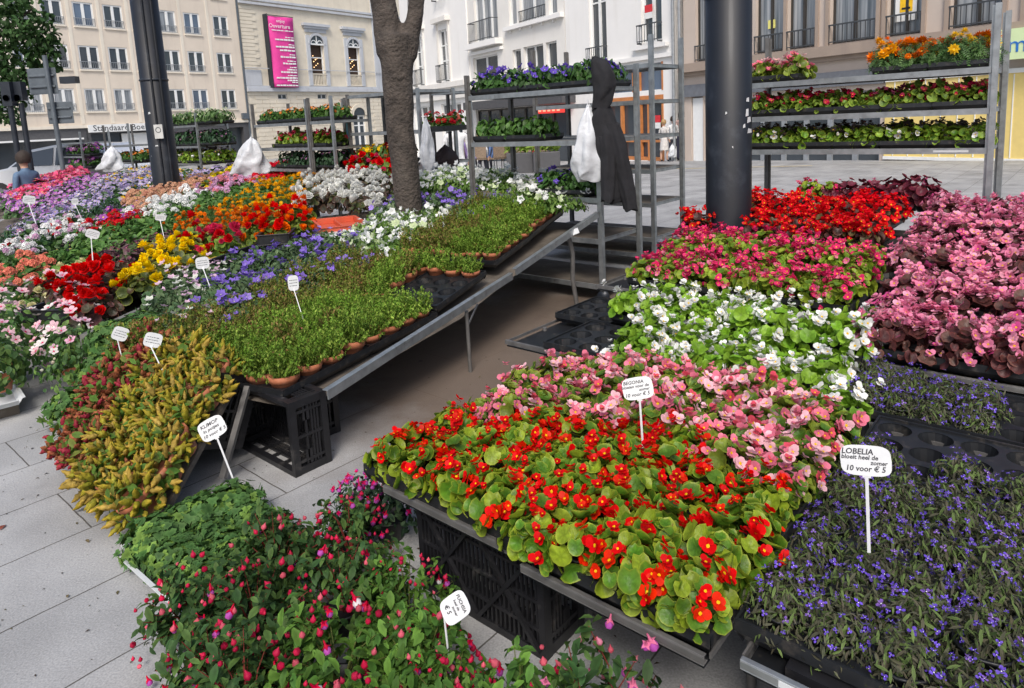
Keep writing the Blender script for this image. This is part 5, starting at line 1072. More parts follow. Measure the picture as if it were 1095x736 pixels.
# crate stack and leaning crates at the near end
crate_at(Vector((-.80, 2.77, 0))-E2*.58, E2, 'black slatted crate standing on edge under the near corner of the flower table')
crate_at(Vector((-.80, 2.77, 0))-E2*.80+E1*.2, E2, 'added black slatted crate darkening the view through the near corner crate')  # extra crate, added so the gaps of the front one look dark
crate(frame_matrix((-1.19, 2.96, .36), (-E2*.75+E1*.0), (-.35*E1-.05*E2+Vector((0, 0, -.9))).normalized()), 'black slatted crate leaning behind the yellow plumes')
A = Acc(); A.bar((-1.215, 2.87, .345), (-1.275, 2.66, .03), .026, .016); o = A.obj('wooden_prop', GALVD, None); tag(o, 'dark slanting bar propped against the crate beside the yellow plumes', 'prop')
PLR = [(p[0], p[1], p[2], (.5, .12, .08), p[4]*.6) for p in PL]
# celosia on a slope
def celosia_meshes(red):
    out = []
    for v in range(4):
        rng = np.random.default_rng(90+v+10*red); A = Acc(); B = Acc()
        P, N = dome(60, .088, .10, .05, rng, .5, 1.9); A.inst(OV, P, basis(N+rng.normal(0, .4, N.shape), rng=rng, up_y=True), .04*rng.uniform(.7, 1.2, 60), jitcol(rng, (.085, .16, .03), 60, .2, (.14, .17, .04), .3), 0)
        n = 58 if not red else 60; P, N = dome(n, .088, .085, .05, rng, .7, 2.05); N = N*np.array([1, 1, .8])+rng.normal(0, .4, N.shape); base = [(.31, .30, .045), (.33, .13, .065)][red]
        cols = jitcol(rng, base, n, .15, (.42, .31, .09) if not red else (.34, .04, .07), .4)
        for i in range(3):
            s_ = np.arange(n) % 3 == i; w_ = rng.uniform(.6, 1.25, n)[s_]*(.05 if not red else .05); B.inst(PLR[i] if red else PL[i], P[s_], basis(N[s_], rng=rng), np.stack([w_*1.05, w_*1.05, w_*(.95 if not red else .6)], 1), cols[s_], 0)
        out.append((A.mesh('foliage', MATTE), B.mesh('plumes', PETAL)))
    return out
CEL = [celosia_meshes(0), celosia_meshes(1)]
bl, br_, tl_, tr_ = Vector((-2.02, 2.86, .08)), Vector((-1.36, 2.27, .05)), Vector((-1.98, 3.50, .36)), Vector((-1.28, 2.93, .37))
nb_, na_ = 6, 7
for i in range(na_):
    for j in range(nb_):
        a, b = (i+.5)/na_+PR.uniform(-.03, .03), (j+.5)/nb_+PR.uniform(-.03, .03); P = (bl*(1-a)+br_*a)*(1-b)+(tl_*(1-a)+tr_*a)*b
        red = a < .42+.12*(b-.5); me = PR.choice(CEL[int(red)]); nrm = Vector((-.42, -.36, .85)).normalized()
        o = empty('plumed_celosia', P); q = nrm.to_track_quat('Z', 'Y'); o.rotation_euler = (q @ Matrix.Rotation(PR.uniform(0, 6.28), 3, 'Z').to_quaternion()).to_euler()
        o.scale = [PR.uniform(1.05, 1.3)]*3; addobj('foliage', me[0], o); addobj('plumes', me[1], o); addobj('pot', pot_mesh('terra'), o)
        tag(o, lbl('celosia with rust red plumes' if red else 'celosia with golden yellow plumes', '%s row up the slope, %s from left' % (ORD[j], ORD[i])), 'plant', 'rust red celosia' if red else 'golden celosia')
A = Acc(); V = [tuple(p+Vector((0, 0, -.01))) for p in (bl, br_, tr_, tl_)]; A.add(V, [(0, 1, 2, 3)]); o = A.obj('sloping_board', PLYW); o.modifiers.new('t', 'SOLIDIFY').thickness = .02; tag(o, 'sloping dark board that carries the celosia pots', 'board')
# custom bushes: ivy, fuchsia, mandevilla
def bush(kind, seed):
    rng = np.random.default_rng(seed); A = Acc(); B = Acc()
    if kind == 'ivy':
        n = 560; P, N = dome(n, .12, .08, .05, rng, .4, 2.0); N += rng.normal(0, .35, N.shape); A.inst(IVY, P, basis(N, rng=rng, up_y=True), .037*rng.uniform(.6, 1.25, n), jitcol(rng, (.05, .12, .035), n, .25, (.14, .24, .05), .3), 0)
        for k in range(7):
            a = rng.uniform(0, 6.28); L = rng.uniform(.12, .2); pts = [(math.cos(a)*.06*(1+t*L*14)*.5, math.sin(a)*.06*(1+t*L*14)*.5, .09-.1*t*t*1.1) for t in np.linspace(0, 1, 7)]; pts = [(x, y, max(z, .012)) for x, y, z in pts]; A.tube(pts, .0018, 4, 0, False, (.1, .08, .04))
            Q = np.array(pts[1:])+rng.normal(0, .008, (6, 3)); A.inst(IVY, Q, basis(rng.normal(0, .4, (6, 3))+[0, 0, 1], rng=rng), .03*rng.uniform(.6, 1.1, 6), jitcol(rng, (.08, .17, .05), 6), 0)
        return [('foliage', A.mesh('foliage', MATTE))]
    if kind.startswith('fuchsia'):
        light = kind.endswith('light'); sparse = kind.endswith('sparse')
        n = 820 if not sparse else 260; R_, H_ = .18, .235
        ns = 34 if not sparse else 12; P0, N0 = dome(ns, R_, H_, .09, rng, .85, 1.7); 
        for k in range(ns):
            e = P0[k]; A.tube([(0, 0, .05), (e[0]*.45, e[1]*.45, e[2]*.75), tuple(e)], [.003, .002, .0012], 4, 0, False, (.2, .05, .04) if not light else (.14, .16, .05))
        per = n//ns; t = np.tile(np.linspace(.4, 1.05, per), ns); idx = np.repeat(np.arange(ns), per); st = np.array([0, 0, .07]); P = st+(P0[idx]-st)*(t[:, None]**.8)+rng.normal(0, .014, (ns*per, 3)); N = N0[idx]*.5+rng.normal(0, .5, (ns*per, 3)); N[:, 2] = np.abs(N[:, 2])+.45
        c0, c1 = ((.075, .16, .035), (.13, .25, .05)) if light else ((.045, .095, .032), (.085, .15, .042)); m_ = len(P)
        A.inst(oval_leaf(.52, .12, .2, n=3), P, basis(N, rng=rng, up_y=True), .037*rng.uniform(.6, 1.3, m_), jitcol(rng, c0, m_, .2, c1, .4), 0)
        nf = 6 if not sparse else 7; Pf, Nf = dome(nf, R_*1.02, H_*1.0, .085, rng, .85, 1.75); up_ = np.tile([0, 0, 1.], (nf, 1))+rng.normal(0, .25, (nf, 3))
        wh = rng.uniform(0, 1, nf) < (.3 if light else .12); redc = jitcol(rng, (.58, .03, .07), nf, .15) if not sparse else jitcol(rng, (.7, .2, .32), nf, .1)
        B.inst(FU, Pf[~wh]-[0, 0, .012], basis(up_[~wh], rng=rng), .04*rng.uniform(.8, 1.2, int((~wh).sum())), redc[~wh]); B.inst(FUW, Pf[wh]-[0, 0, .012], basis(up_[wh], rng=rng), .046*rng.uniform(.8, 1.2, int(wh.sum())), redc[wh])
        nb2 = 56 if not sparse else 20; Pb, Nb = dome(nb2, R_*1.03, H_*1.04, .09, rng, .8, 1.8); ub = np.tile([0, 0, 1.], (nb2, 1))+rng.normal(0, .35, (nb2, 3))
        B.inst(BUD, Pb-[0, 0, .008], basis(ub, rng=rng), .023*rng.uniform(.6, 1.3, nb2), jitcol(rng, (.55, .04, .09) if not sparse else (.65, .25, .3), nb2, .2, (.7, .15, .2), .3))
        return [('foliage', A.mesh('foliage', MATTE)), ('flowers', B.mesh('flowers', PETAL))]
    if kind == 'mandevilla':
        n = 420; P, N = dome(n, .19, .26, .1, rng, .4, 1.9); N += rng.normal(0, .45, N.shape); A.inst(OVW, P, basis(N, rng=rng, up_y=True), .043*rng.uniform(.6, 1.2, n), jitcol(rng, (.06, .125, .04), n, .25, (.13, .22, .06), .4), 0)
        nf = 22; Pf, Nf = dome(nf, .2, .28, .11, rng, .9, 1.6); Nf = Nf+np.array([0, -.3, .2])+rng.normal(0, .3, Nf.shape); B.inst(TRUM, Pf, basis(Nf, rng=rng), .06*rng.uniform(.7, 1.15, nf), jitcol(rng, (.80, .50, .58), nf, .08, (.85, .78, .75), .25))
        nb2 = 14; Pb, Nb = dome(nb2, .2, .28, .11, rng, .9, 1.5); B.inst(BUD, Pb, basis(Nb, rng=rng), .022*rng.uniform(.6, 1.3, nb2), jitcol(rng, (.72, .7, .55), nb2))
        return [('foliage', A.mesh('foliage', LEAF)), ('flowers', B.mesh('flowers', PETAL))]
BU = {}
def place_bush(kind, x, y, z, s, label, group, nm, pot='black', sd=0):
    key = (kind, sd)
    if key not in BU: BU[key] = bush(kind, 300+sd+hash_(kind) % 97)
    o = empty(nm, (x, y, z), PR.uniform(0, 6.28), label, 'plant', group); o.scale = (s, s, s)
    for n_, me in BU[key]: addobj(n_, me, o)
    if pot: p = addobj('pot', pot_mesh(pot), o); p.scale = (1.25, 1.25, 1.25) if pot == 'black' else (1, 1, 1)
for k, (x, y, s) in enumerate(((-2.52, 3.68, .95), (-2.88, 3.62, 1.), (-2.70, 3.98, 1.05), (-3.1, 4.0, 1.1), (-2.95, 4.35, 1.1), (-3.4, 4.4, 1.1), (-3.35, 4.75, 1.15), (-3.75, 4.7, 1.15), (-3.05, 4.72, 1.0))):
    place_bush('mandevilla', x, y, .10, s, 'bushy mandevilla with pale pink trumpets, %s from the celosia' % ORD[k], 'pink mandevillas', 'mandevilla', 'terra', k % 3)
def flat_tray(c, ang, w, d, h, label, m_=WHITEP):
    A = Acc(); A.box((0, 0, 0), (w, d, .006)); V = []
    for (x0, y0, x1, y1) in ((0, 0, w, 0), (w, 0, w, d), (w, d, 0, d), (0, d, 0, 0)):
        nx, ny = (y1-y0), -(x1-x0); L_ = math.hypot(nx, ny); nx, ny = nx/L_*.02, ny/L_*.02; A.add([(x0, y0, .003), (x1, y1, .003), (x1+nx, y1+ny, h), (x0+nx, y0+ny, h), (x0+nx*1.6, y0+ny*1.6, h+.001), (x1+nx*1.6, y1+ny*1.6, h+.001)], [(0, 1, 2, 3), (3, 2, 5, 4)])
    o = A.obj('plastic_tray', m_, None, c, ang); o.modifiers.new('t', 'SOLIDIFY').thickness = .004; return tag(o, label, 'tray')
flat_tray((-2.95, 3.25, .07), .75, .34, .8, .03, 'shallow white plastic tray under the mandevilla at the left edge')
A = Acc(); A.box((0, 0, 0), (.26, .6, .065)); o = A.obj('low_stand', PLYW, None, (-2.93, 3.35, 0), .75); tag(o, 'low dark stand lifting the white tray off the paving', 'stand')
for k, (x, y, z) in enumerate(((-2.15, 3.42, .2), (-2.22, 3.62, .3), (-2.3, 3.35, .02), (-2.05, 3.6, .34))): place_bush('ivy', x, y, z, 1.3, 'trailing ivy between the mandevilla and the red celosia, %s one' % ('lowest', 'middle', 'left', 'top')[k], 'ivy by the mandevilla', 'ivy', 'terra', k % 3)
flat_tray((-1.40, 2.16, .012), ANG+.02, .52, .40, .04, 'shallow white plastic tray holding the ivy pots on the paving')
IV = Vector((-1.40, 2.16, 0)); ca, sa = math.cos(ANG), math.sin(ANG)
for i in range(4):
    for j in range(3):
        lx, ly = .07+i*.125, .09+j*.125; place_bush('ivy', IV.x+lx*ca-ly*sa, IV.y+lx*sa+ly*ca, .016, .84 if i else 1.05, 'small leaved ivy in terracotta pot, %s column, %s row of the white tray' % (ORD[i], ORD[j]), 'ivy pots on the white tray', 'ivy', 'terra', (i+j) % 3)
k = 0
for (x, y, s, kd) in ((-.96, 1.74, .85, 'fuchsia'), (-.80, 1.95, .9, 'fuchsia'), (-.60, 2.08, .8, 'fuchsia'), (-.76, 1.68, .92, 'fuchsia'), (-.80, 1.50, .82, 'fuchsia'), (-.56, 1.80, .85, 'fuchsia'), (-.68, 1.40, .92, 'fuchsia'), (-.50, 1.52, .95, 'fuchsia_light'), (-.36, 1.76, .78, 'fuchsia_light'), (-.28, 1.48, .88, 'fuchsia_light'), (-.44, 1.26, .92, 'fuchsia_light'), (-.16, 1.26, .85, 'fuchsia_light'), (-.66, 1.24, .85, 'fuchsia'), (-.62, 1.10, .9, 'fuchsia_light'), (-.30, 1.06, .85, 'fuchsia_light'), (-.04, 1.30, .95, 'fuchsia_light'), (.10, 1.26, 1.05, 'fuchsia_sparse'), (.19, 1.33, 1.05, 'fuchsia_sparse'), (.02, 1.15, .95, 'fuchsia_light'), (.13, 1.12, .9, 'fuchsia_light'), (-.20, 1.36, .85, 'fuchsia_light')):
    lb = {'fuchsia': ('dark leaved fuchsia with hanging crimson flowers on the paving at the left', 'dark leaved fuchsias'), 'fuchsia_light': ('fresh green fuchsia with round crimson buds around the small price sign', 'fresh green fuchsias'), 'fuchsia_sparse': ('sparse fuchsia with pale pink flowers in front of the black crate', 'sparse pink fuchsias')}[kd]
    place_bush(kd, x, y, 0.0, s, lbl(lb[0].replace(' on the paving at the left', '').replace(' around the small price sign', '').replace(' in front of the black crate', ''), '%s bush from the left paving' % ORD[k]), lb[1], 'fuchsia', 'black', k % 3); k += 1
BU[('magenta', 0)] = None
def magenta_fuchsia():
    rng = np.random.default_rng(77); A = Acc(); B = Acc(); P, N = dome(420, .14, .17, .09, rng, .4, 1.8); A.inst(OV, P, basis(N+rng.normal(0, .4, N.shape), rng=rng, up_y=True), .03*rng.uniform(.6, 1.2, 420), jitcol(rng, (.03, .06, .035), 420, .2, (.06, .1, .05), .3))
    P, N = dome(46, .15, .18, .09, rng, .88, 1.6); B.inst(FU, P, basis(np.tile([0, 0, 1.], (46, 1))+rng.normal(0, .5, (46, 3)), rng=rng), .036*rng.uniform(.7, 1.2, 46), jitcol(rng, (.72, .04, .16), 46, .15))
    return [('foliage', A.mesh('foliage', MATTE)), ('flowers', B.mesh('flowers', PETAL))]
BU[('magenta', 0)] = magenta_fuchsia()
place_bush('magenta', -.50, 2.24, .0, 1.0, 'magenta fuchsia crowded with small bright flowers against the front crate', None, 'fuchsia', 'black', 0)
place_bush('magenta', -.62, 2.3, .0, .8, 'smaller magenta fuchsia left of the one against the front crate', None, 'fuchsia', 'black', 0)
# price signs on the left
price_sign((-.204, 1.421, .16), (-.215, 1.455, .30), [('FUCHSIA', .15, 0, .28), ('heel de', .12, -.05, .09), ('zomer', .12, .1, -.06), ('€ 5', .2, -.1, -.28)], .060, .062, (-.2, -.7, .6), 'tilted white price sign reading FUCHSIA in front of the black crate', roll=-1.05)
price_sign((-1.141, 2.479, .10), (-1.215, 2.53, .275), [('KLIMOP', .22, -.05, .27), ('in potjes', .2, -.05, .02), ('10 voor € 5', .2, 0, -.26)], .098, .075, (.25, -.8, .45), 'white price sign leaning over the ivy beside the crate', roll=.1)
def scrib(n=3): return [('~~~~~~', .3, 0, .26), ('~~~~~', .3, 0, 0), ('~~~~', .3, 0, -.26)]
for (b_, t_, w, h, rl, lb) in (((-1.60, 2.92, .40), (-1.70, 3.02, .50), .075, .06, -.7, 'small white sign on a leaning stake between the red and yellow plumes'), ((-1.95, 3.20, .40), (-1.97, 3.22, .48), .07, .06, -.6, 'small white sign at the top of the red celosia'),
    ((-1.15, 3.50, .46), (-1.21, 3.58, .60), .055, .075, -.2, 'white sign on a leaning stake between the balloon flowers and the dwarf shrubs'), ((-1.94, 4.20, .48), (-2.02, 4.3, .60), .08, .07, -.2, 'white sign in front of the yellow trough among pink balloon flowers'),
    ((-3.05, 5.85, .55), (-3.12, 5.95, .72), .085, .05, -.3, 'white sign rising behind the yellow double begonias'), ((-3.10, 4.90, .52), (-3.16, 5.02, .73), .09, .06, -.4, 'white sign rising behind the crimson double begonias'),
    ((-4.95, 7.0, .62), (-5.1, 7.15, .82), .11, .08, -.4, 'white sign in the lavender rows at the left'), ((-4.4, 6.9, .62), (-4.52, 7.0, .80), .06, .06, -.3, 'narrow white sign among the violet petunias')):
    s_ = price_sign(b_, t_, None, w, h, sign_face(b_), lb, roll=rl)
    bd = [c for c in s_.children if c.name.startswith('board')][0]; A = Acc(); r_ = random.Random(int(w*1e4))
    for k_ in range(3):
        x = -.36*w
        while x < .3*w: L_ = r_.uniform(.06, .16)*w; A.box((x, (.2-.2*k_)*h-.02*h, .0019), (x+L_, (.2-.2*k_)*h+.02*h, .0024)); x += L_+.035*w
    A.obj('writing', INK, bd)
# big navy posts
def lamp_post(x, y, r0_, r1_, label, lean=(0, 0), h=9., extras=None):
    o = empty('lamp_post', (x, y, zg(y)), label=label, cat='post', group=None); A = Acc()
    A.lathe([(r0_*1.25, 0), (r0_*1.25, .12), (r0_*1.02, .2), (r0_, .3), (r0_*.985, h*.4), (r0_*.98, h*.4), (r1_, h)], 28, caps=True); a = A.obj('shaft', POLEP, o)
    A = Acc()
    for z in (2.16, 3.4, 4.4): A.lathe([(r0_*1.0+.004, z), (r0_+.01, z+.004), (r0_+.01, z+.022), (r0_*1.0+.004, z+.026)], 28)
    A.obj('band', DARKM, o)
    return o
p1_ = lamp_post(1.45, 4.6, .15, .13, 'thick navy blue post rising behind the scarlet begonias')
A = Acc(); rs_ = random.Random(4)
for (a, z, w, h) in ((-60, 1.42, .03, .05), (-52, 1.37, .045, .03), (-58, 1.5, .03, .03), (-48, 1.3, .06, .025), (-70, 1.33, .02, .03), (-115, 1.42, .012, .012), (-100, 1.2, .008, .01)):
    a = math.radians(a+2); r_ = .152; V = [(r_*math.cos(a+s_*w/2/r_), r_*math.sin(a+s_*w/2/r_), z+t_*h/2+rs_.uniform(-.006, .006)) for s_, t_ in ((-1, -1), (1, -.7), (.8, 1), (-.7, .9))]; A.add(V, [(0, 1, 2, 3)])
A.obj('torn_sticker', WHITEP, p1_)
p2_ = lamp_post(-4.62, 9.1, .165, .15, 'navy blue post on the left rising from the peach flowers')
A = Acc()
for (a, z, w, h) in ((-100, 1.75, .035, .03), (-85, 1.33, .04, .02), (-120, 1.2, .01, .01)):
    a = math.radians(a); r_ = .167; A.add([(r_*math.cos(a+s_*w/2/r_), r_*math.sin(a+s_*w/2/r_), z+t_*h/2) for s_, t_ in ((-1, -1), (1, -.6), (.7, 1), (-.7, .8))], [(0, 1, 2, 3)])
A.obj('torn_sticker', WHITEP, p2_)
A = Acc(); A.box((.02, -.195, 1.42), (.13, -.185, 1.6)); sgn = A.obj('notice_plate', mat('pale_plate', (.5, .5, .48), .5), p2_); A = Acc(); A.lathe([(.028, 0), (.036, 0)], 16); A.add([(-.025, .0, -.06), (.025, .0, -.06), (.025, 0, -.05), (-.025, 0, -.05)], [(0, 1, 2, 3)])
ri = A.obj('symbol', INK, p2_); ri.location = (.075, -.197, 1.53); ri.rotation_euler = (PI/2, 0, 0)
A = Acc(); A.tube([(.135, -.105, 0), (.135, -.105, 9)], .018, 8); A.tube([(.05, -.165, 0), (.05, -.165, 9)], .014, 8); A.box((-.02, -.22, 3.3), (.1, -.17, 3.55)); A.obj('conduit', POLEP, p2_)
# the tree in the middle of the stall
BARK = mat('bark', (.062, .05, .042), .92, var=.45, scale=9, bump=1., bscale=38, dirt=((.10, .088, .075), 5, .54, .5))
t_ = empty('street_tree', (-.965, 6.05, 0), label='grey brown tree trunk growing up through the stall with a forked top', cat='tree')
A = Acc()
def limb(pts, rad, seg=20):
    n = 12; P, Rr = [], []
    for i in range(n*(len(pts)-1)+1):
        f = i/n; k = min(int(f), len(pts)-2); u_ = f-k; a, b = Vector(pts[k]), Vector(pts[k+1]); P.append(a.lerp(b, u_)+Vector((math.sin(i*.7)*.003, math.cos(i*.9)*.003, 0))); Rr.append(rad[k]*(1-u_)+rad[k+1]*u_)
    A.tube(P, Rr, seg)
limb([(0.03, 0, 0), (.03, 0, .5), (-.01, 0, 1.4), (.0, 0, 1.9), (0.01, 0, 2.2)], [.145, .122, .122, .135, .165])
limb([(-.04, 0, 2.05), (-.07, 0, 2.4), (-.15, .05, 3.2), (-.3, .2, 4.4)], [.13, .11, .1, .06]); limb([(.09, 0, 2.02), (.19, 0, 2.38), (.26, 0, 2.75), (.5, .1, 3.4), (1.0, .2, 4.3)], [.09, .07, .07, .06, .03])
limb([(-.08, .02, 2.5), (.02, .1, 3.0), (.05, .4, 3.9), (.2, .7, 4.8)], [.1, .09, .07, .03]); tr = A.obj('trunk', BARK, t_)
for nn in BARK.node_tree.nodes:
    if nn.type == 'BUMP': nn.inputs['Distance'].default_value = .025
tx = bpy.data.textures.new('barkdisp', 'CLOUDS'); tx.noise_scale = .07; rm_ = tr.modifiers.new('merge', 'REMESH'); rm_.mode = 'VOXEL'; rm_.voxel_size = .02; rm_.use_smooth_shade = True; sm_ = tr.modifiers.new('smooth', 'SMOOTH'); sm_.iterations = 6; dm = tr.modifiers.new('rough', 'DISPLACE'); dm.texture = tx; dm.strength = .005; dm.texture_coords = 'LOCAL'
A = Acc(); V = []
for k in range(20):
    a = -PI/2-.7+1.4*k/19; r_ = .132
    for z, q in ((1.83+.012*math.sin(k*.8), 0), (1.85+.012*math.sin(k*.8), .007), (1.868+.012*math.sin(k*.8), 0)): V.append(((r_+q)*math.cos(a), (r_+q)*math.sin(a), z))
A.add(V, [(3*k+j, 3*k+3+j, 3*k+4+j, 3*k+1+j) for k in range(19) for j in range(2)], smooth=True); A.obj('bark_scar', BARK, t_)
def crown(o, cl, n, seed, size=.09, spread=.5, col=(.055, .11, .035)):
    rng = np.random.default_rng(seed); A = Acc()
    for (c, r_) in cl:
        m_ = int(n*r_*r_); d = rng.normal(0, 1, (m_, 3)); d /= np.linalg.norm(d, axis=1, keepdims=True); P = np.array(c)+d*r_*rng.uniform(.3, 1.05, (m_, 1))*np.array([1, 1, .7]); N = d*.4+rng.normal(0, .5, (m_, 3))+[0, 0, .8]
        A.inst(OVW, P, basis(N, rng=rng, up_y=True), size*rng.uniform(.6, 1.3, m_), jitcol(rng, col, m_, .25, tuple(c_*1.6 for c_ in col), .35), 0)
    return A.obj('crown', MATTE, o)
rc = random.Random(2); crown(t_, [((rc.uniform(-1.6, 1.6), rc.uniform(-1.2, 1.6), rc.uniform(4.3, 6.2)), rc.uniform(.4, .7)) for _ in range(9)], 420, 3)
t2_ = empty('street_tree', (-11.75, 14.7, 0), label='leafy green tree at the left edge in front of the beige block', cat='tree')
A = Acc(); A.tube([(0, 0, 0), (.05, 0, 1.6), (.3, 0, 3.2), (.6, 0, 5)], [.16, .13, .1, .04], 12); A.tube([(.1, 0, 1.9), (.9, -.1, 2.6), (1.7, -.2, 2.7)], [.07, .05, .02], 8); A.tube([(.2, 0, 2.6), (1.0, .1, 3.6), (1.9, .1, 4.2)], [.07, .05, .02], 8); A.obj('trunk', BARK, t2_)
cl = [((1.0, 0, 3.6), 1.05), ((.2, .2, 4.2), 1.0), ((1.9, -.1, 3.7), .55), ((2.05, 0, 3.25), .42), ((1.35, -.2, 2.75), .5), ((1.7, .1, 2.95), .4), ((1.0, -.2, 2.45), .45), ((1.55, -.2, 2.35), .3), ((1.6, 0, 4.3), .5), ((2.1, .1, 3.95), .3), ((.6, 0, 3.0), .7), ((-.4, 0, 3.6), .9), ((.5, 0, 5.0), .9), ((2.25, 0, 3.55), .25), ((.7, -.2, 2.2), .35), ((1.2, -.2, 2.05), .35), ((.3, -.2, 2.3), .5), ((1.9, -.1, 2.6), .25), ((2.2, 0, 3.0), .22), ((-.6, 0, 2.7), .6)]
crown(t2_, cl, 1050, 8, .12, col=(.05, .10, .035))
# ------------------------------------------------------------------ shelving trolleys
def trolley(x, y, levels, top, label, length=1.35, depth=.565, posth=None, seedv=0):
    """near right corner post at x, y; long side runs away to the left, short side away to the right"""
    g = zg(y); o = empty('shelving_trolley', (x, y, g), ANG, label, 'trolley', 'metal shelving trolleys round the stall')
    for i, (a, b) in enumerate(((0, 0), (-length, 0), (0, depth), (-length, depth))):
        A = Acc(); t = top-g; A.bar((a, b, .1), (a, b, t), .036, .032); A.bar((a-(.02 if a == 0 else -.02), b+.002, .1), (a-(.02 if a == 0 else -.02), b+.002, t-.01), .006, .026); A.obj('post', GALVD if i % 2 else GALV, o)
        A = Acc(); A.lathe([(.0, -.012), (.05, -.012), (.05, .012), (.0, .012)], 14); w = A.obj('wheel', DARKM, o, (a, b, .05)); w.rotation_euler = (PI/2, 0, .3)
    for z in [.14+g]+list(levels):
        z -= g; A = Acc(); A.box((-length+.02, .004, z-.006), (-.02, depth-.004, z-.001)); s_ = A.obj('shelf', SHELFU if z+g > 1.2 else PLYW, o)
        A = Acc(); A.box((-length+.02, -.012, z-.032), (-.02, .0, z+.003)); A.box((-length+.02, -.012, z-.036), (-.02, .012, z-.032)); A.box((-length+.02, depth, z-.032), (-.02, depth+.01, z+.003)); A.box((-.026, 0, z-.03), (-.02, depth, z+.003)); A.box((-length+.02, 0, z-.03), (-length+.026, depth, z+.003))
        e = A.obj('shelf_rim', GALV, s_)
    return o
def tp(x, y, a, b):  # point on a trolley: a along the front from the near right post, b into it
    return Vector((x, y, 0))-E2*a+E1*b
def shelf_row(x, y, z, a0, a1, kinds, label, group, sp=.14, rows=(.1, .26), sc=1., trays=True, cat='plant', tz='black tray under %s', tw=None):
    n = max(1, int(round((a1-a0)/sp)))
    if trays:
        k = max(1, int(round((a1-a0)/.32))); w = (a1-a0)/k; d = rows[-1]+.09
        for i in range(k):
            p = tp(x, y, a0+(i+1)*w-.008, .02); o = addobj('seedling_tray', tray_mesh(2, 3, round(w-.014, 3), round(d, 3)), None, (p.x, p.y, z+.047), ANG); tag(o, tz % (tw or label)+(', %s from the right end' % ('first', 'second', 'third', 'fourth', 'fifth', 'sixth')[i]), 'plant tray', 'trays on the trolley shelves')
    for r_ in rows:
        for i in range(n):
            p = tp(x, y, a0+(i+.5)*(a1-a0)/n, r_); f = 1-(i+.5)/n; kd = kinds[min(len(kinds)-1, int(f*len(kinds)))] if isinstance(kinds, list) else kinds
            lb, gr = (label, group) if not isinstance(kinds, list) else (label+' (%s)' % kd.replace('rack_', '').replace('_', ' '), group+', '+kd.replace('rack_', '').replace('_', ' '))
            plant(kd, p.x, p.y, z+.012, lbl(lb.split(' (')[0] if '(' in lb else lb, '%s row, %s from right' % (('front', 'second', 'third')[list(rows).index(r_)], ORD[i])), cat, gr, None, sc*1.05)
# F: trolley beside the jacket
F_ = (.65, 5.16); trolley(*F_, [1.66, 1.26, .82, .50], 1.84, 'shelving trolley with the black jacket and white bag hung on its corner post')
shelf_row(*F_, 1.66, .02, 1.33, 'rack_bellflower', 'upright violet bellflower on the top shelf behind the black jacket', 'violet bellflowers on the top shelf', .125, (.1, .24, .4), .92, tw='the violet bellflowers')
shelf_row(*F_, 1.26, .62, 1.33, 'rack_greens', 'leafy green plant without flowers on the middle shelf of the trolley with the jacket', 'leafy plants on the middle shelf', .12, (.12, .28), .9, tw='the leafy plants')
shelf_row(*F_, .82, .12, .72, 'rack_bellflower', 'dark leafy bellflower on the low shelf below the white bag', 'bellflowers on the low shelf', .13, (.12, .28), .95, tw='the low bellflowers')
G_ = (1.27, 6.2); trolley(*G_, [1.88, 1.56, 1.24, .93, .62, .3], 2.13, 'tall empty shelving trolley left of the thick navy post')
# H: trolley at the right
H_ = (3.08, 4.40); trolley(*H_, [1.63, 1.37, 1.115], 2.02, 'large shelving trolley with three rows of seedlings at the right edge', length=1.66)
shelf_row(*H_, 1.63, .04, .72, ['rack_marigold', 'rack_rust_marigold'], 'marigold on the top shelf of the right trolley', 'marigolds on the top shelf', .125, (.11, .25), 1.15, tw='the marigolds')
shelf_row(*H_, 1.63, 1.22, 1.6, 'rack_pink_begonia', 'bright pink begonia on the top shelf next to the thick navy post', 'pink begonias on the top shelf', .12, (.11, .25), 1.1, tw='the pink begonias')
shelf_row(*H_, 1.37, .03, 1.6, ['rack_red_begonia', 'rack_red_begonia', 'rack_maroon_begonia', 'rack_red_begonia'], 'small begonia on the middle shelf of the right trolley', 'begonias on the middle shelf', .115, (.09, .2, .31), 1.0, tw='the middle shelf begonias')
shelf_row(*H_, 1.115, .03, 1.6, 'rack_white_begonia', 'white begonia with green and dark leaves on the lowest planted shelf of the right trolley', 'white begonias on the lower shelf', .115, (.09, .2, .31), 1.0, tw='the white begonias')
A = Acc(); A.box((0, -.0145, 0), (.2, -.0125, .014)); p = tp(*H_, .32, 0); o = A.obj('tape_strip', WHITEP, None, (p.x, p.y, 1.09), ANG); tag(o, 'strip of white tape on the front rim of the lowest planted shelf', 'tape')
# E, D, C, B, A in the background
E_ = (-1.06, 8.0); trolley(*E_, [1.84, 1.37, .95, .6], 1.86, 'shelving trolley right behind the tree trunk with red geraniums')
p = tp(*E_, 0, 0)
for k, (a, b) in enumerate(((-.10, .12), (-.24, .2), (-.12, .3), (-.28, .36))):
    q = Vector((E_[0], E_[1], 0))+E2*(-a)*1.0*.9+E1*b
    plant('rack_red_geranium', q.x, q.y, 1.385, 'red geranium on the shelf right of the trunk, %s one' % ('front right', 'front left', 'back right', 'back left')[k], 'plant', 'red geraniums right of the trunk', None, 1.05)
A = Acc(); A.box((-.02, .02, 0), (.36, .45, .012)); A.box((-.02, .02, .012), (.36, .03, .06)); A.box((-.02, .44, .012), (.36, .45, .06)); A.box((-.02, .03, .012), (-.01, .44, .06)); A.box((.35, .03, .012), (.36, .44, .06)); o = A.obj('planting_trough', BPLAST, None, (E_[0], E_[1], 1.35), ANG); tag(o, 'black box under the red geraniums right of the tree trunk', 'trough')
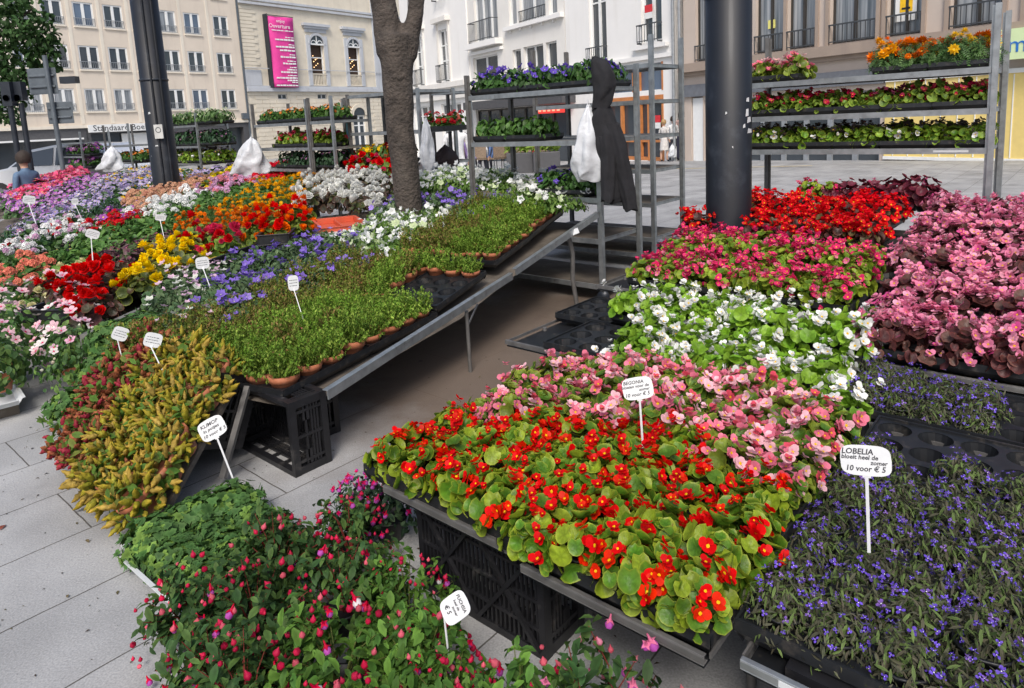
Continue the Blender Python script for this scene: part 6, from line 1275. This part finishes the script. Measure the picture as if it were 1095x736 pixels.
trolley(-.72, 8.86, [1.84, 1.37, .95], 1.86, 'narrow shelving trolley seen end on to the right of the trunk', length=.42, depth=.3)
shelf_row(*E_, .98, .75, 1.3, 'yellow_pansy', 'yellow pansy on the shelf left of the tree trunk', 'yellow pansies left of the trunk', .13, (.08, .22), 1.05, tw='the yellow pansies')
shelf_row(*E_, .98, .42, .72, 'dark_red_petunia', 'dark red petunia on the shelf touching the tree trunk', 'dark red petunias', .13, (.08, .22), 1.1, tw='the dark red petunias')
D_ = (-2.62, 8.9); trolley(*D_, [1.54, 1.21, .93], 1.83, 'shelving trolley with green trays in front of the theatre')
shelf_row(*D_, 1.54, -.5, 1.3, 'rack_mixed_seedling', 'leafy seedling with orange and cream buds on the top shelf before the theatre', 'seedlings on the top shelf before the theatre', .15, (.12, .3), 1.25, tw='the seedlings before the theatre')
shelf_row(*D_, 1.21, -.35, .95, 'rack_red_begonia', 'red topped seedling on the second shelf before the theatre', 'red seedlings before the theatre', .14, (.12, .3), 1.2, tw='the red seedlings before the theatre')
shelf_row(*D_, .93, -.5, .9, 'rack_dark_plant', 'dark leafed plant on the third shelf before the theatre', 'dark plants before the theatre', .15, (.12, .3), 1.2, tw='the dark plants before the theatre')
trolley(-2.62+.755*.55, 8.9-.656*.55, [1.54, 1.21], 1.84, 'narrow shelving trolley joined to the one before the theatre', length=.5)
C_ = (-5.68, 12.5); trolley(*C_, [1.62, 1.24, .92], 1.83, 'shelving trolley with pale shrublets behind the left navy post')
for z, kd, lb in ((1.62, 'rack_shrublet', 'pale green shrublet on the top shelf behind the left post'), (1.24, 'rack_dark_plant', 'dark green plant on the middle shelf behind the left post'), (.92, 'rack_white_begonia', 'white flowering seedling on the low shelf behind the left post')):
    shelf_row(*C_, z, -.55, 1.3, kd, lb, lb.replace('on the', 'of the'), .17, (.12, .32), 1.5, tw='%s plants behind the left post' % {1.62: 'top', 1.24: 'middle', .92: 'low'}[z])
B_ = (-7.75, 14.0)
trolley(*B_, [1.30, .95], 1.74, 'far shelving trolley left of the left navy post'); shelf_row(*B_, .95, -.3, 1.2, 'rack_mixed_seedling', 'cream budded seedling on the far trolley left of the post', 'seedlings on the far trolley', .18, (.12, .3), 1.4, tw='the far seedlings')
A_ = (-9.3, 14.9)
trolley(*A_, [1.40, 1.10, .84], 1.63, 'farthest shelving trolley at the left with violet plants')
for z, kd in ((1.10, 'violet_petunia'), (.84, 'violet_petunia')): shelf_row(*A_, z, -.4, 1.1, kd, 'violet petunia on the %s shelf of the farthest trolley' % ('upper' if z > 1 else 'lower'), 'violet petunias on the %s far shelf' % ('upper' if z > 1 else 'lower'), .2, (.15,), 1.2, tw='violet petunias, %s shelf of the far trolley' % ('upper' if z > 1 else 'lower'))
# ------------------------------------------------------------------ jacket, bags
def cloth_loft(sections, name, m_, label, cat, seed=0, seg=26, fold=.12, parent=None, ret=False):
    """sections: (centre, half width, half depth, rotation); folds run down the cloth"""
    rng = random.Random(seed); V = []; n = len(sections); ph = [rng.uniform(0, 6.28) for _ in range(4)]
    for i, (c, a, b, rot) in enumerate(sections):
        for k in range(seg):
            t = 2*PI*k/seg; f = 1+fold*(math.sin(5*t+ph[0]+i*.35)+.6*math.sin(8*t+ph[1]-i*.5)+.5*math.sin(3*t+ph[2]+i*.9)); x, y = a*math.cos(t)*f, b*math.sin(t)*f
            V.append((c[0]+x*math.cos(rot)-y*math.sin(rot), c[1]+x*math.sin(rot)+y*math.cos(rot), c[2]+.012*math.sin(3*t+i)))
    A = Acc(); A.add(V, [(i*seg+k, i*seg+(k+1) % seg, (i+1)*seg+(k+1) % seg, (i+1)*seg+k) for i in range(n-1) for k in range(seg)], smooth=True)
    A.add(V[:seg], [tuple(range(seg))]); A.add(V[-seg:], [tuple(range(seg))])
    return A
def mid(secs, n=3):
    out = []
    for i in range(len(secs)-1):
        a, b = secs[i], secs[i+1]
        for k in range(n): t = k/n; out.append((tuple(a[0][j]*(1-t)+b[0][j]*t for j in range(3)), a[1]*(1-t)+b[1]*t, a[2]*(1-t)+b[2]*t, a[3]*(1-t)+b[3]*t))
    return out+[secs[-1]]
CR_T = bpy.data.textures.new('crumple', 'CLOUDS'); CR_T.noise_scale = .13; CR_T.noise_depth = 1
def crumple(o, st):
    d = o.modifiers.new('crumple', 'DISPLACE'); d.texture = CR_T; d.strength = st; d.texture_coords = 'LOCAL'
j = empty('hooded_jacket', (.66, 5.06, 1.2), label='black hooded jacket hanging from the corner post of the trolley', cat='jacket')
def jc(A, nm, m_=JACKET, par=j):
    o = A.obj(nm, m_, None); o.parent = par; o.matrix_parent_inverse = Matrix.Translation(-par.location); sb = o.modifiers.new('s', 'SUBSURF'); sb.levels = 2; sb.render_levels = 2; crumple(o, .012); return o
Yj = 5.04
def wid(S): return [((c[0]+(c[0]-.64)*.12, c[1], c[2]), a*1.25, b*1.1, r) for c, a, b, r in S]
jc(cloth_loft(mid(wid([((.625, Yj, 1.86), .012, .012, 0), ((.65, Yj, 1.83), .045, .05, 0), ((.675, Yj, 1.74), .068, .07, .2), ((.685, Yj, 1.65), .07, .07, .2), ((.67, Yj, 1.56), .058, .055, .1), ((.655, Yj, 1.49), .05, .045, 0)])), '', None, '', '', 1, fold=.06), 'hood')
jc(cloth_loft(mid(wid([((.66, Yj, 1.50), .05, .045, 0), ((.665, Yj, 1.42), .072, .055, 0), ((.69, Yj, 1.30), .085, .06, 0), ((.715, Yj, 1.15), .09, .06, 0), ((.74, Yj, 1.0), .09, .055, 0), ((.75, Yj, .86), .08, .045, 0), ((.755, Yj, .80), .065, .035, 0)])), '', None, '', '', 2, fold=.1), 'body')
jc(cloth_loft(mid(wid([((.72, Yj-.03, 1.38), .04, .04, 0), ((.76, Yj-.04, 1.2), .05, .045, 0), ((.79, Yj-.04, 1.0), .05, .045, 0), ((.815, Yj-.04, .85), .045, .04, 0), ((.83, Yj-.04, .745), .042, .036, 0)])), '', None, '', '', 3, fold=.08), 'sleeve')
jc(cloth_loft(mid(wid([((.68, Yj-.04, 1.3), .04, .035, 0), ((.69, Yj-.05, 1.12), .045, .04, 0), ((.685, Yj-.05, .95), .042, .036, 0), ((.675, Yj-.05, .82), .04, .034, 0)])), '', None, '', '', 5, fold=.08), 'sleeve')
def bag(c, H_, W_, label, seed, taper=1., m_=BAGW, lean=0.):
    o = empty('plastic_bag', c, label=label, cat='bag', group=None)
    s_ = [((0, 0, 0), .012, .01, 0), ((lean*.1, 0, -.15*H_), .2*W_, .16*W_, .2), ((lean*.3, 0, -.4*H_), .38*W_, .28*W_, .3), ((lean*.6, 0, -.65*H_), .5*W_, .34*W_, .2), ((lean*.85, 0, -.88*H_), .5*W_*taper, .3*W_, .1), ((lean, 0, -H_), .36*W_*taper, .2*W_, 0)]
    A = cloth_loft(mid(s_), '', None, '', '', seed, fold=.15); b_ = A.obj('sack', m_, o); sb = b_.modifiers.new('s', 'SUBSURF'); sb.levels = 2; sb.render_levels = 2; crumple(b_, .09*W_)
    A = Acc(); A.tube([(-.01, 0, -.02), (0, 0, .05), (.012, 0, -.02)], .004, 5); A.obj('handle', m_, o)
bag((.57, 5.07, 1.52), .55, .25, 'crumpled white plastic bag hanging beside the black jacket', 3, lean=-.0)
bag((-.975, 7.9, 1.50), .58, .17, 'white plastic bag hanging just right of the tree trunk', 8, .9)
bag((-3.60, 9.55, 1.38), .55, .42, 'wide white plastic sack hanging on the far left post before the theatre', 12, 1.3, lean=-.1)
bag((-7.95, 13.7, 1.30), .50, .40, 'white plastic sack hanging on the far trolley left of the navy post', 15, 1.3, lean=-.1)
bag((-2.22, 9.2, 1.25), .45, .20, 'small white plastic bag beside the pale blue pole', 19, 1.)
bag((-.82, 8.4, 1.17), .24, .30, 'dark brown bag lying on the shelf right of the tree trunk', 21, 1.1, mat('dark_bag', (.03, .018, .018), .7, bump=.5, bscale=12))
BLUEP = mat('pale_blue_metal', (.22, .55, .72), .45)
A = Acc(); A.tube([(0, 0, 0), (.0, 0, 1.5)], .022, 8); A.tube([(-.12, 0, 1.18), (.06, 0, 1.18)], .015, 6); o = A.obj('blue_pole', BLUEP, None, (-2.17, 9.15, 0)); tag(o, 'pale blue pole with a short crossbar between the trolleys', 'pole')
A = Acc(); A.lathe([(0, -.13), (.09, -.1), (.14, 0), (.1, .1), (0, .13)], 14); o = A.obj('blue_bundle', mat('blue_violet_cloth', (.14, .16, .42), .7, bump=.5, bscale=10), None, (-2.55, 9.4, 1.22)); o.scale = (1.2, 1, .8); tag(o, 'blue violet bundle lying near the pale blue pole', 'bundle')
# ------------------------------------------------------------------ street things far left
o = empty('traffic_sign', (-8.9, 13.6, zg(13.6)), label='grey pole with the backs of two road signs in front of the beige block', cat='sign')
A = Acc(); A.tube([(0, 0, 0), (-.05, 0, 3.1)], .045, 10); A.obj('pole', GREYS, o)
for (x, z, w, h) in ((-.2, 2.62, .56, .5), (.05, 2.0, .5, .42)):
    A = Acc(); A.box((x-w/2, .06, z-h/2), (x+w/2, .075, z+h/2)); A.box((x-w/2+.03, .03, z-h*.25), (x+w/2-.03, .058, z-h*.17)); A.box((x-w/2+.03, .03, z+h*.17), (x+w/2-.03, .058, z+h*.25)); bevel(A.obj('sign_plate', GREYS, o), .01)
A = Acc(); A.box((.2, -.05, 2.55), (.5, .1, 2.68)); A.obj('camera_box', DARKM, o)
for k, (x, y, lb) in enumerate(((-9.47, 13.2, 'dark post of the traffic light, left one of the pair beside the grey sign pole'), (-9.33, 13.3, 'dark post of the traffic light, right one of the pair beside the grey sign pole'))):
    o = empty('traffic_light', (x, y, zg(y)), label=lb, cat='traffic light', group=None); A = Acc(); A.tube([(0, 0, 0), (-.0, 0, 2.2)], .05, 10); A.obj('pole', DARKM, o); A = Acc(); A.box((-.09, -.07, 2.15+.1*k), (.09, .08, 2.6)); A.obj('housing', DARKM, o)
    A = Acc(); 
    for z in (2.18, 2.36, 2.52): A.lathe([(.0, 0), (.06, 0), (.065, -.05)], 12, (0, 0, 0)); 
    c_ = A.obj('lamp_visor', DARKM, o, (0, -.09, 2.3)); c_.rotation_euler = (PI/2, 0, 0)
# white car behind the flowers
CARW = mat('car_white', (.72, .73, .75), .25, var=.02, coat=.6); TYRE = mat('tyre', (.02, .02, .02), .8)
c_ = empty('parked_car', (-10.6, 16.6, zg(16.6)-.02), -.15, 'white hatchback parked beyond the flower rows by the grey sign pole', 'car')
prof = [(-2.0, .28), (-2.05, .62), (-1.95, .82), (-1.05, .96), (-.45, 1.36), (.2, 1.45), (1.1, 1.42), (1.75, 1.0), (1.98, .9), (2.02, .5), (1.98, .28)]
A = Acc(); V = []
for sgn, ins in ((-1, 0), (1, 0)):
    for (x, z) in prof: V.append((x, sgn*(.82-(.14*max(0, (z-.95)/.5))), z))
n = len(prof); A.add(V, [(i, i+1, n+i+1, n+i) for i in range(n-1)]+[tuple(range(n))[::-1], tuple(range(n, 2*n))]); cb = A.obj('body', CARW, c_); bevel(cb, .05, 3)
for sgn in (-1, 1):
    A = Acc(); V = [(x, sgn*(.825-(.14*max(0, (z-.95)/.5))), z) for x, z in ((-.92, .98), (-.42, 1.30), (.15, 1.38), (.15, .98))]; A.add(V, [(0, 1, 2, 3)]); V = [(x, sgn*(.825-(.14*max(0, (z-.95)/.5))), z) for x, z in ((.22, .98), (.22, 1.38), (1.05, 1.35), (1.55, 1.0))]; A.add(V, [(0, 1, 2, 3)]); A.obj('side_window', GLASS, c_)
    for x in (-1.3, 1.3):
        A = Acc(); A.lathe([(0, -.09), (.30, -.09), (.32, -.05), (.32, .05), (.30, .09), (0, .09)], 20); w = A.obj('wheel', TYRE, c_, (x, sgn*.76, .32)); w.rotation_euler = (PI/2, 0, 0); A = Acc(); A.lathe([(0, .0), (.19, .0), (.2, .012)], 16); h_ = A.obj('rim', GALV, w, (0, 0, .095)); A = Acc()
A = Acc(); A.add([(-1.04, -.74, .985), (-1.04, .74, .985), (-.48, .69, 1.355), (-.48, -.69, 1.355)], [(0, 1, 2, 3)]); A.obj('windscreen', GLASS, c_, (-.012, 0, .012))
for s_ in (-.6, .6): A = Acc(); A.box((-2.07, s_-.16, .62), (-1.99, s_+.16, .76)); A.obj('headlight', FR_W, c_)
# ------------------------------------------------------------------ people
SKIN = mat('skin', (.50, .30, .21), .6, var=.05)
def cm(name, c): return MATS.get(name) or mat(name, c, .8, var=.15, scale=14, bump=.3, bscale=30)
def person(x, y, h, face, top, bottom, hair, label, pose='stand', skirt=False, carry=None, z=None, hairlen=.0, armr=None, arml=None, bare=False):
    """one continuous skinned body; colours by region; hair is a child"""
    k = h/1.75; o = empty('person', (x, y, zg(y) if z is None else z), face, label, 'person', None)
    sit = pose == 'sit'; hip = .92 if not sit else .50
    J = {'pel': (0, 0, hip, .125), 'wai': (0, .0, hip+.17, .115), 'che': (0, .01, hip+.38, .145), 'nek0': (0, 0, hip+.53, .07), 'nek': (0, 0, hip+.59, .052), 'hd0': (0, -.015, hip+.66, .07), 'hd': (0, -.02, hip+.74, .092), 'hdt': (0, -.005, hip+.81, .075)}
    E_ = [('pel', 'wai'), ('wai', 'che'), ('che', 'nek0'), ('nek0', 'nek'), ('nek', 'hd0'), ('hd0', 'hd'), ('hd', 'hdt')]
    for s_, nm, arm in ((-1, 'l', arml), (1, 'r', armr)):
        J['sh'+nm] = (s_*.17, .01, hip+.49, .06); el, wr = arm or ((s_*.22, .02, hip+.22), (s_*.21, -.08, hip-.02)); J['el'+nm] = (*el, .042); J['wr'+nm] = (*wr, .03)
        hd = Vector(wr)+(Vector(wr)-Vector(el)).normalized()*.1; J['ha'+nm] = (*hd, .032); E_ += [('che', 'sh'+nm), ('sh'+nm, 'el'+nm), ('el'+nm, 'wr'+nm), ('wr'+nm, 'ha'+nm)]
        if sit: J['hi'+nm] = (s_*.1, -.05, hip-.01, .09); J['kn'+nm] = (s_*.12, -.45, .48, .062); J['an'+nm] = (s_*.12, -.42, .09, .04); J['to'+nm] = (s_*.13, -.58, .035, .034)
        else: J['hi'+nm] = (s_*.095, 0, hip-.09, .095); J['kn'+nm] = (s_*.11, -.02+.06*s_, .5, .062); J['an'+nm] = (s_*.12, .05*s_+.02, .09, .04); J['to'+nm] = (s_*.135, .05*s_-.12, .035, .035)
        E_ += [('pel', 'hi'+nm), ('hi'+nm, 'kn'+nm), ('kn'+nm, 'an'+nm), ('an'+nm, 'to'+nm)]
    nm_ = list(J); me = bpy.data.meshes.new('body'); me.from_pydata([tuple(c*k for c in J[n_][:3]) for n_ in nm_], [(nm_.index(a), nm_.index(b)) for a, b in E_], [])
    t_ = bpy.data.objects.new('tmp', me); COL.objects.link(t_); md = t_.modifiers.new('skin', 'SKIN'); sv = me.skin_vertices[0].data if me.skin_vertices else None
    if sv is None: me.attributes; 
    for i, n_ in enumerate(nm_):
        r_ = J[n_][3]*k; t_.data.skin_vertices[0].data[i].radius = (r_, r_*(.8 if n_ in ('pel', 'wai', 'che') else 1)); t_.data.skin_vertices[0].data[i].use_root = (n_ == 'pel')
    t_.modifiers.new('sub', 'SUBSURF').levels = 2; dg = bpy.context.evaluated_depsgraph_get(); bm = bpy.data.meshes.new_from_object(t_.evaluated_get(dg)); bpy.data.objects.remove(t_)
    bm.materials.clear(); [bm.materials.append(q) for q in (SKIN, top, bottom, TYRE)]; zh = hip*k
    for p in bm.polygons:
        c = p.center; zc = c.z/k; p.use_smooth = True; ax = abs(c.x)/k
        wrist = min((Vector(c)-Vector(J['wrl'][:3])*k).length, (Vector(c)-Vector(J['wrr'][:3])*k).length, (Vector(c)-Vector(J['hal'][:3])*k).length, (Vector(c)-Vector(J['har'][:3])*k).length)
        if wrist < .075*k: p.material_index = 0
        elif zc > hip+.575: p.material_index = 0
        elif zc > hip-.03 or (ax > .17 and zc > hip-.3 and not sit): p.material_index = 1
        elif zc < .09: p.material_index = 3
        elif bare and zc < .45: p.material_index = 0
        else: p.material_index = 2
    addobj('body', bm, o)
    A = Acc(); hc = Vector((0, .008, hip+.755))*k; V = []; F = []; ns, nr = 14, 7
    for i in range(nr):
        ph = PI*.7*i/(nr-1)
        for q in range(ns):
            a = 2*PI*q/ns; fr = math.sin(a) < -.45; rr = .116*k*(1+.05*math.sin(a*5+i)); pz = math.cos(ph if not fr else ph*.55); pr = math.sin(ph if not fr else ph*.55); V.append((hc.x+rr*pr*math.cos(a), hc.y+rr*pr*math.sin(a), hc.z+rr*pz*1.08-(hairlen*k*(i/(nr-1))**2 if not fr else 0)))
    A.add(V, [(i*ns+q, i*ns+(q+1) % ns, (i+1)*ns+(q+1) % ns, (i+1)*ns+q) for i in range(nr-1) for q in range(ns)], smooth=True); A.obj('hair', hair, o)
    A = Acc()
    for s_ in (-1, 1): A.lathe([(0, -.011*k), (.011*k, 0), (0, .011*k)], 6, (s_*.034*k, -.105*k, (hip+.75)*k))
    A.obj('eyes', INK, o)
    A = Acc(); A.add([(-.012*k, -.10*k, (hip+.715)*k), (.012*k, -.10*k, (hip+.715)*k), (0, -.128*k, (hip+.72)*k), (0, -.105*k, (hip+.76)*k)], [(0, 1, 2), (0, 2, 3), (1, 3, 2)]); A.obj('nose', SKIN, o)
    if skirt:
        A = Acc(); A.lathe([(.13*k, (hip+.1)*k), (.16*k, (hip-.1)*k), (.19*k, (hip-.42)*k)], 18); A.obj('skirt', bottom, o)
    return o
HB = cm('dark_hair', (.03, .02, .015)); HR = cm('red_cap', (.35, .07, .04)); HG = cm('fair_hair', (.35, .22, .1)); HW = cm('grey_hair', (.4, .38, .36))
person(-7.75, 10.9, 1.62, -1.9, cm('denim', (.09, .15, .24)), cm('dark_trousers', (.04, .04, .06)), HB, 'dark haired person in a blue denim jacket behind the pink petunias', z=-.33, hairlen=.02, arml=((-.25, -.05, 1.1), (-.12, -.25, 1.05)))
person(-8.35, 10.6, 1.7, -1.6, cm('black_top', (.03, .03, .035)), cm('dark_trousers', (.04, .04, .06)), HG, 'person in dark clothes at the very left edge beside the denim jacket', z=-.25, arml=((-.25, -.1, 1.1), (-.15, -.35, 1.1)))
person(-.92, 11.3, 1.68, 3.3, cm('white_shirt', (.75, .75, .75)), cm('dark_trousers', (.04, .04, .06)), HR, 'person in a white shirt with a rust red cap right of the tree trunk', z=-.12)
per_y = 24.2
person(5.35, per_y, 1.45, 2.4, cm('floral_dress', (.52, .5, .48)), cm('floral_dress', (.52, .5, .48)), HG, 'person in a pale patterned dress on the far pavement', skirt=True, bare=True)
person(5.72, 24.4, 1.55, 2.7, cm('white_shirt', (.75, .75, .75)), cm('dark_trousers', (.04, .04, .06)), HB, 'person in a white top carrying a white bag on the far pavement')
person(6.0, 24.3, 1.74, 2.6, cm('pink_top', (.62, .42, .38)), cm('navy_trousers', (.05, .05, .09)), HB, 'person in a pink top with long dark hair on the far pavement', hairlen=.1)
person(6.28, 24.0, 1.66, 1.4, cm('cream_top', (.65, .6, .52)), cm('black_top', (.03, .03, .035)), HG, 'walking person with a yellow bag on the far pavement')
bag((5.62, 24.1, .30), .45, .3, 'white shopping bag held by the person in the white top', 31)
bag((6.38, 23.85, .42), .5, .3, 'yellow shopping bag held by the walking person', 32, m_=mat('yellow_bag', (.75, .65, .05), .5, bump=.4, bscale=12))
tops = [cm('violet_top', (.22, .16, .36)), cm('white_shirt', (.75, .75, .75)), cm('blue_top', (.08, .14, .3)), cm('black_top', (.03, .03, .035)), cm('pink_top', (.62, .42, .38)), cm('red_top', (.5, .04, .05))]
WICK = mat('wicker', (.22, .16, .11), .8, var=.3, scale=40)
desc = ['a violet top leftmost', 'a white shirt second from the left', 'a blue top third from the left', 'a black top fourth from the left', 'a pink top fifth from the left', 'a red top rightmost']
for k in range(6):
    x, y = -1.55+.48*k, 22.8+.25*(k % 2)
    c_ = empty('cafe_chair', (x, y, zg(y)), 2.2+.8*(k % 3), 'wicker cafe chair under the seated person in %s' % desc[k], 'chair', 'wicker cafe chairs')
    A = Acc(); A.box((-.22, -.22, .42), (.22, .22, .47)); A.obj('seat', WICK, c_); A = Acc(); A.box((-.22, .2, .47), (.22, .24, .9)); A.obj('backrest', WICK, c_)
    for sx in (-.2, .2):
        for sy in (-.2, .2): A = Acc(); A.tube([(sx, sy, 0), (sx, sy, .42)], .015, 5); A.obj('leg', DARKM, c_)
    person(x, y, 1.7, 2.2+.8*(k % 3), tops[k], cm('dark_trousers', (.04, .04, .06)), (HB, HG, HW)[k % 3], 'seated person in %s at the cafe terrace' % desc[k], 'sit')
for k, (x, y) in enumerate(((1.0, 20.5), (2.3, 20.2), (.2, 20.9))):
    o = empty('planter', (x, y, zg(y)), label='terrace planter box with yellow green grasses, %s' % ('middle one', 'right one', 'left one')[k], cat='planter', group='terrace planters'); A = Acc(); A.box((-.4, -.2, 0), (.4, .2, .62)); bevel(A.obj('box', AWN, o), .02)
    A = Acc(); rg = np.random.default_rng(k); P = rg.uniform(-1, 1, (220, 3))*[.4, .2, .12]+[0, 0, .8]; A.inst(LANCE, P, basis(rg.normal(0, .6, (220, 3))+[0, 0, .2], rng=rg), .22*rg.uniform(.6, 1.2, 220), jitcol(rg, (.22, .32, .06), 220, .3)); A.obj('grasses', MATTE, o)
# plaza markings and kerb far right
A = Acc(); A.add([(2.2, 20, zg(20)+.006), (7.4, 16.9, zg(16.9)+.006), (7.5, 17.1, zg(17.1)+.006), (2.3, 20.2, zg(20.2)+.006)], [(0, 1, 2, 3)]); tag(A.obj('road_marking', mat('faded_yellow_paint', (.5, .42, .25), .8, var=.2)), kind='structure')
# fallen leaves on the paving
A = Acc()
for k, (x, y) in enumerate(((-2.02, 2.42), (-1.98, 2.02), (-1.62, 2.3), (-2.35, 2.75), (-1.75, 1.75), (-1.35, 1.55), (-2.2, 2.1), (-1.5, 2.0), (-1.15, 1.25))):
    s_ = .02 if k == 0 else PR.uniform(.006, .014); me = Acc(); a = PR.uniform(0, 6); V = OV[0].copy()*s_*2; V[:, 2] += .004; me.add(V, OV[1], np.array([(.30, .10, .07) if k == 0 else (.2, .16, .09)]*len(V))); q = me.obj('fallen_leaf', MATTE, None, (x, y, .002), a); tag(q, 'dry fallen leaf on the pale paving, %s nearest the celosia' % ORD[k] if k else 'reddish fallen petal on the paving left of the celosia', 'leaf', 'dry leaves on the paving' if k else None)

# crumbs of soil, stalks and petals trodden round the stall
A = Acc(); rg = np.random.default_rng(44); n = 900
ctr = np.array([(-1.7, 2.5), (-1.2, 1.9), (-2.6, 3.1), (-.4, 2.9), (0.2, 3.4), (.1, 2.4), (-.3, 1.9), (.4, 1.6)])[rg.integers(0, 8, n)]; xy = ctr+rg.normal(0, .42, (n, 2)); P = np.column_stack([xy, np.full(n, .003)])
A.inst(TINY, P, basis(rg.normal(0, .12, (n, 3))+[0, 0, 1], rng=rg), rg.uniform(.004, .014, n)*rg.choice([.6, 1, 1.6], n), jitcol(rg, (.06, .045, .03), n, .4, (.14, .12, .06), .25)); tag(A.obj('paving_litter', MATTE), 'crumbs of soil and dry bits scattered on the paving round the stall', 'litter', kind='stuff')
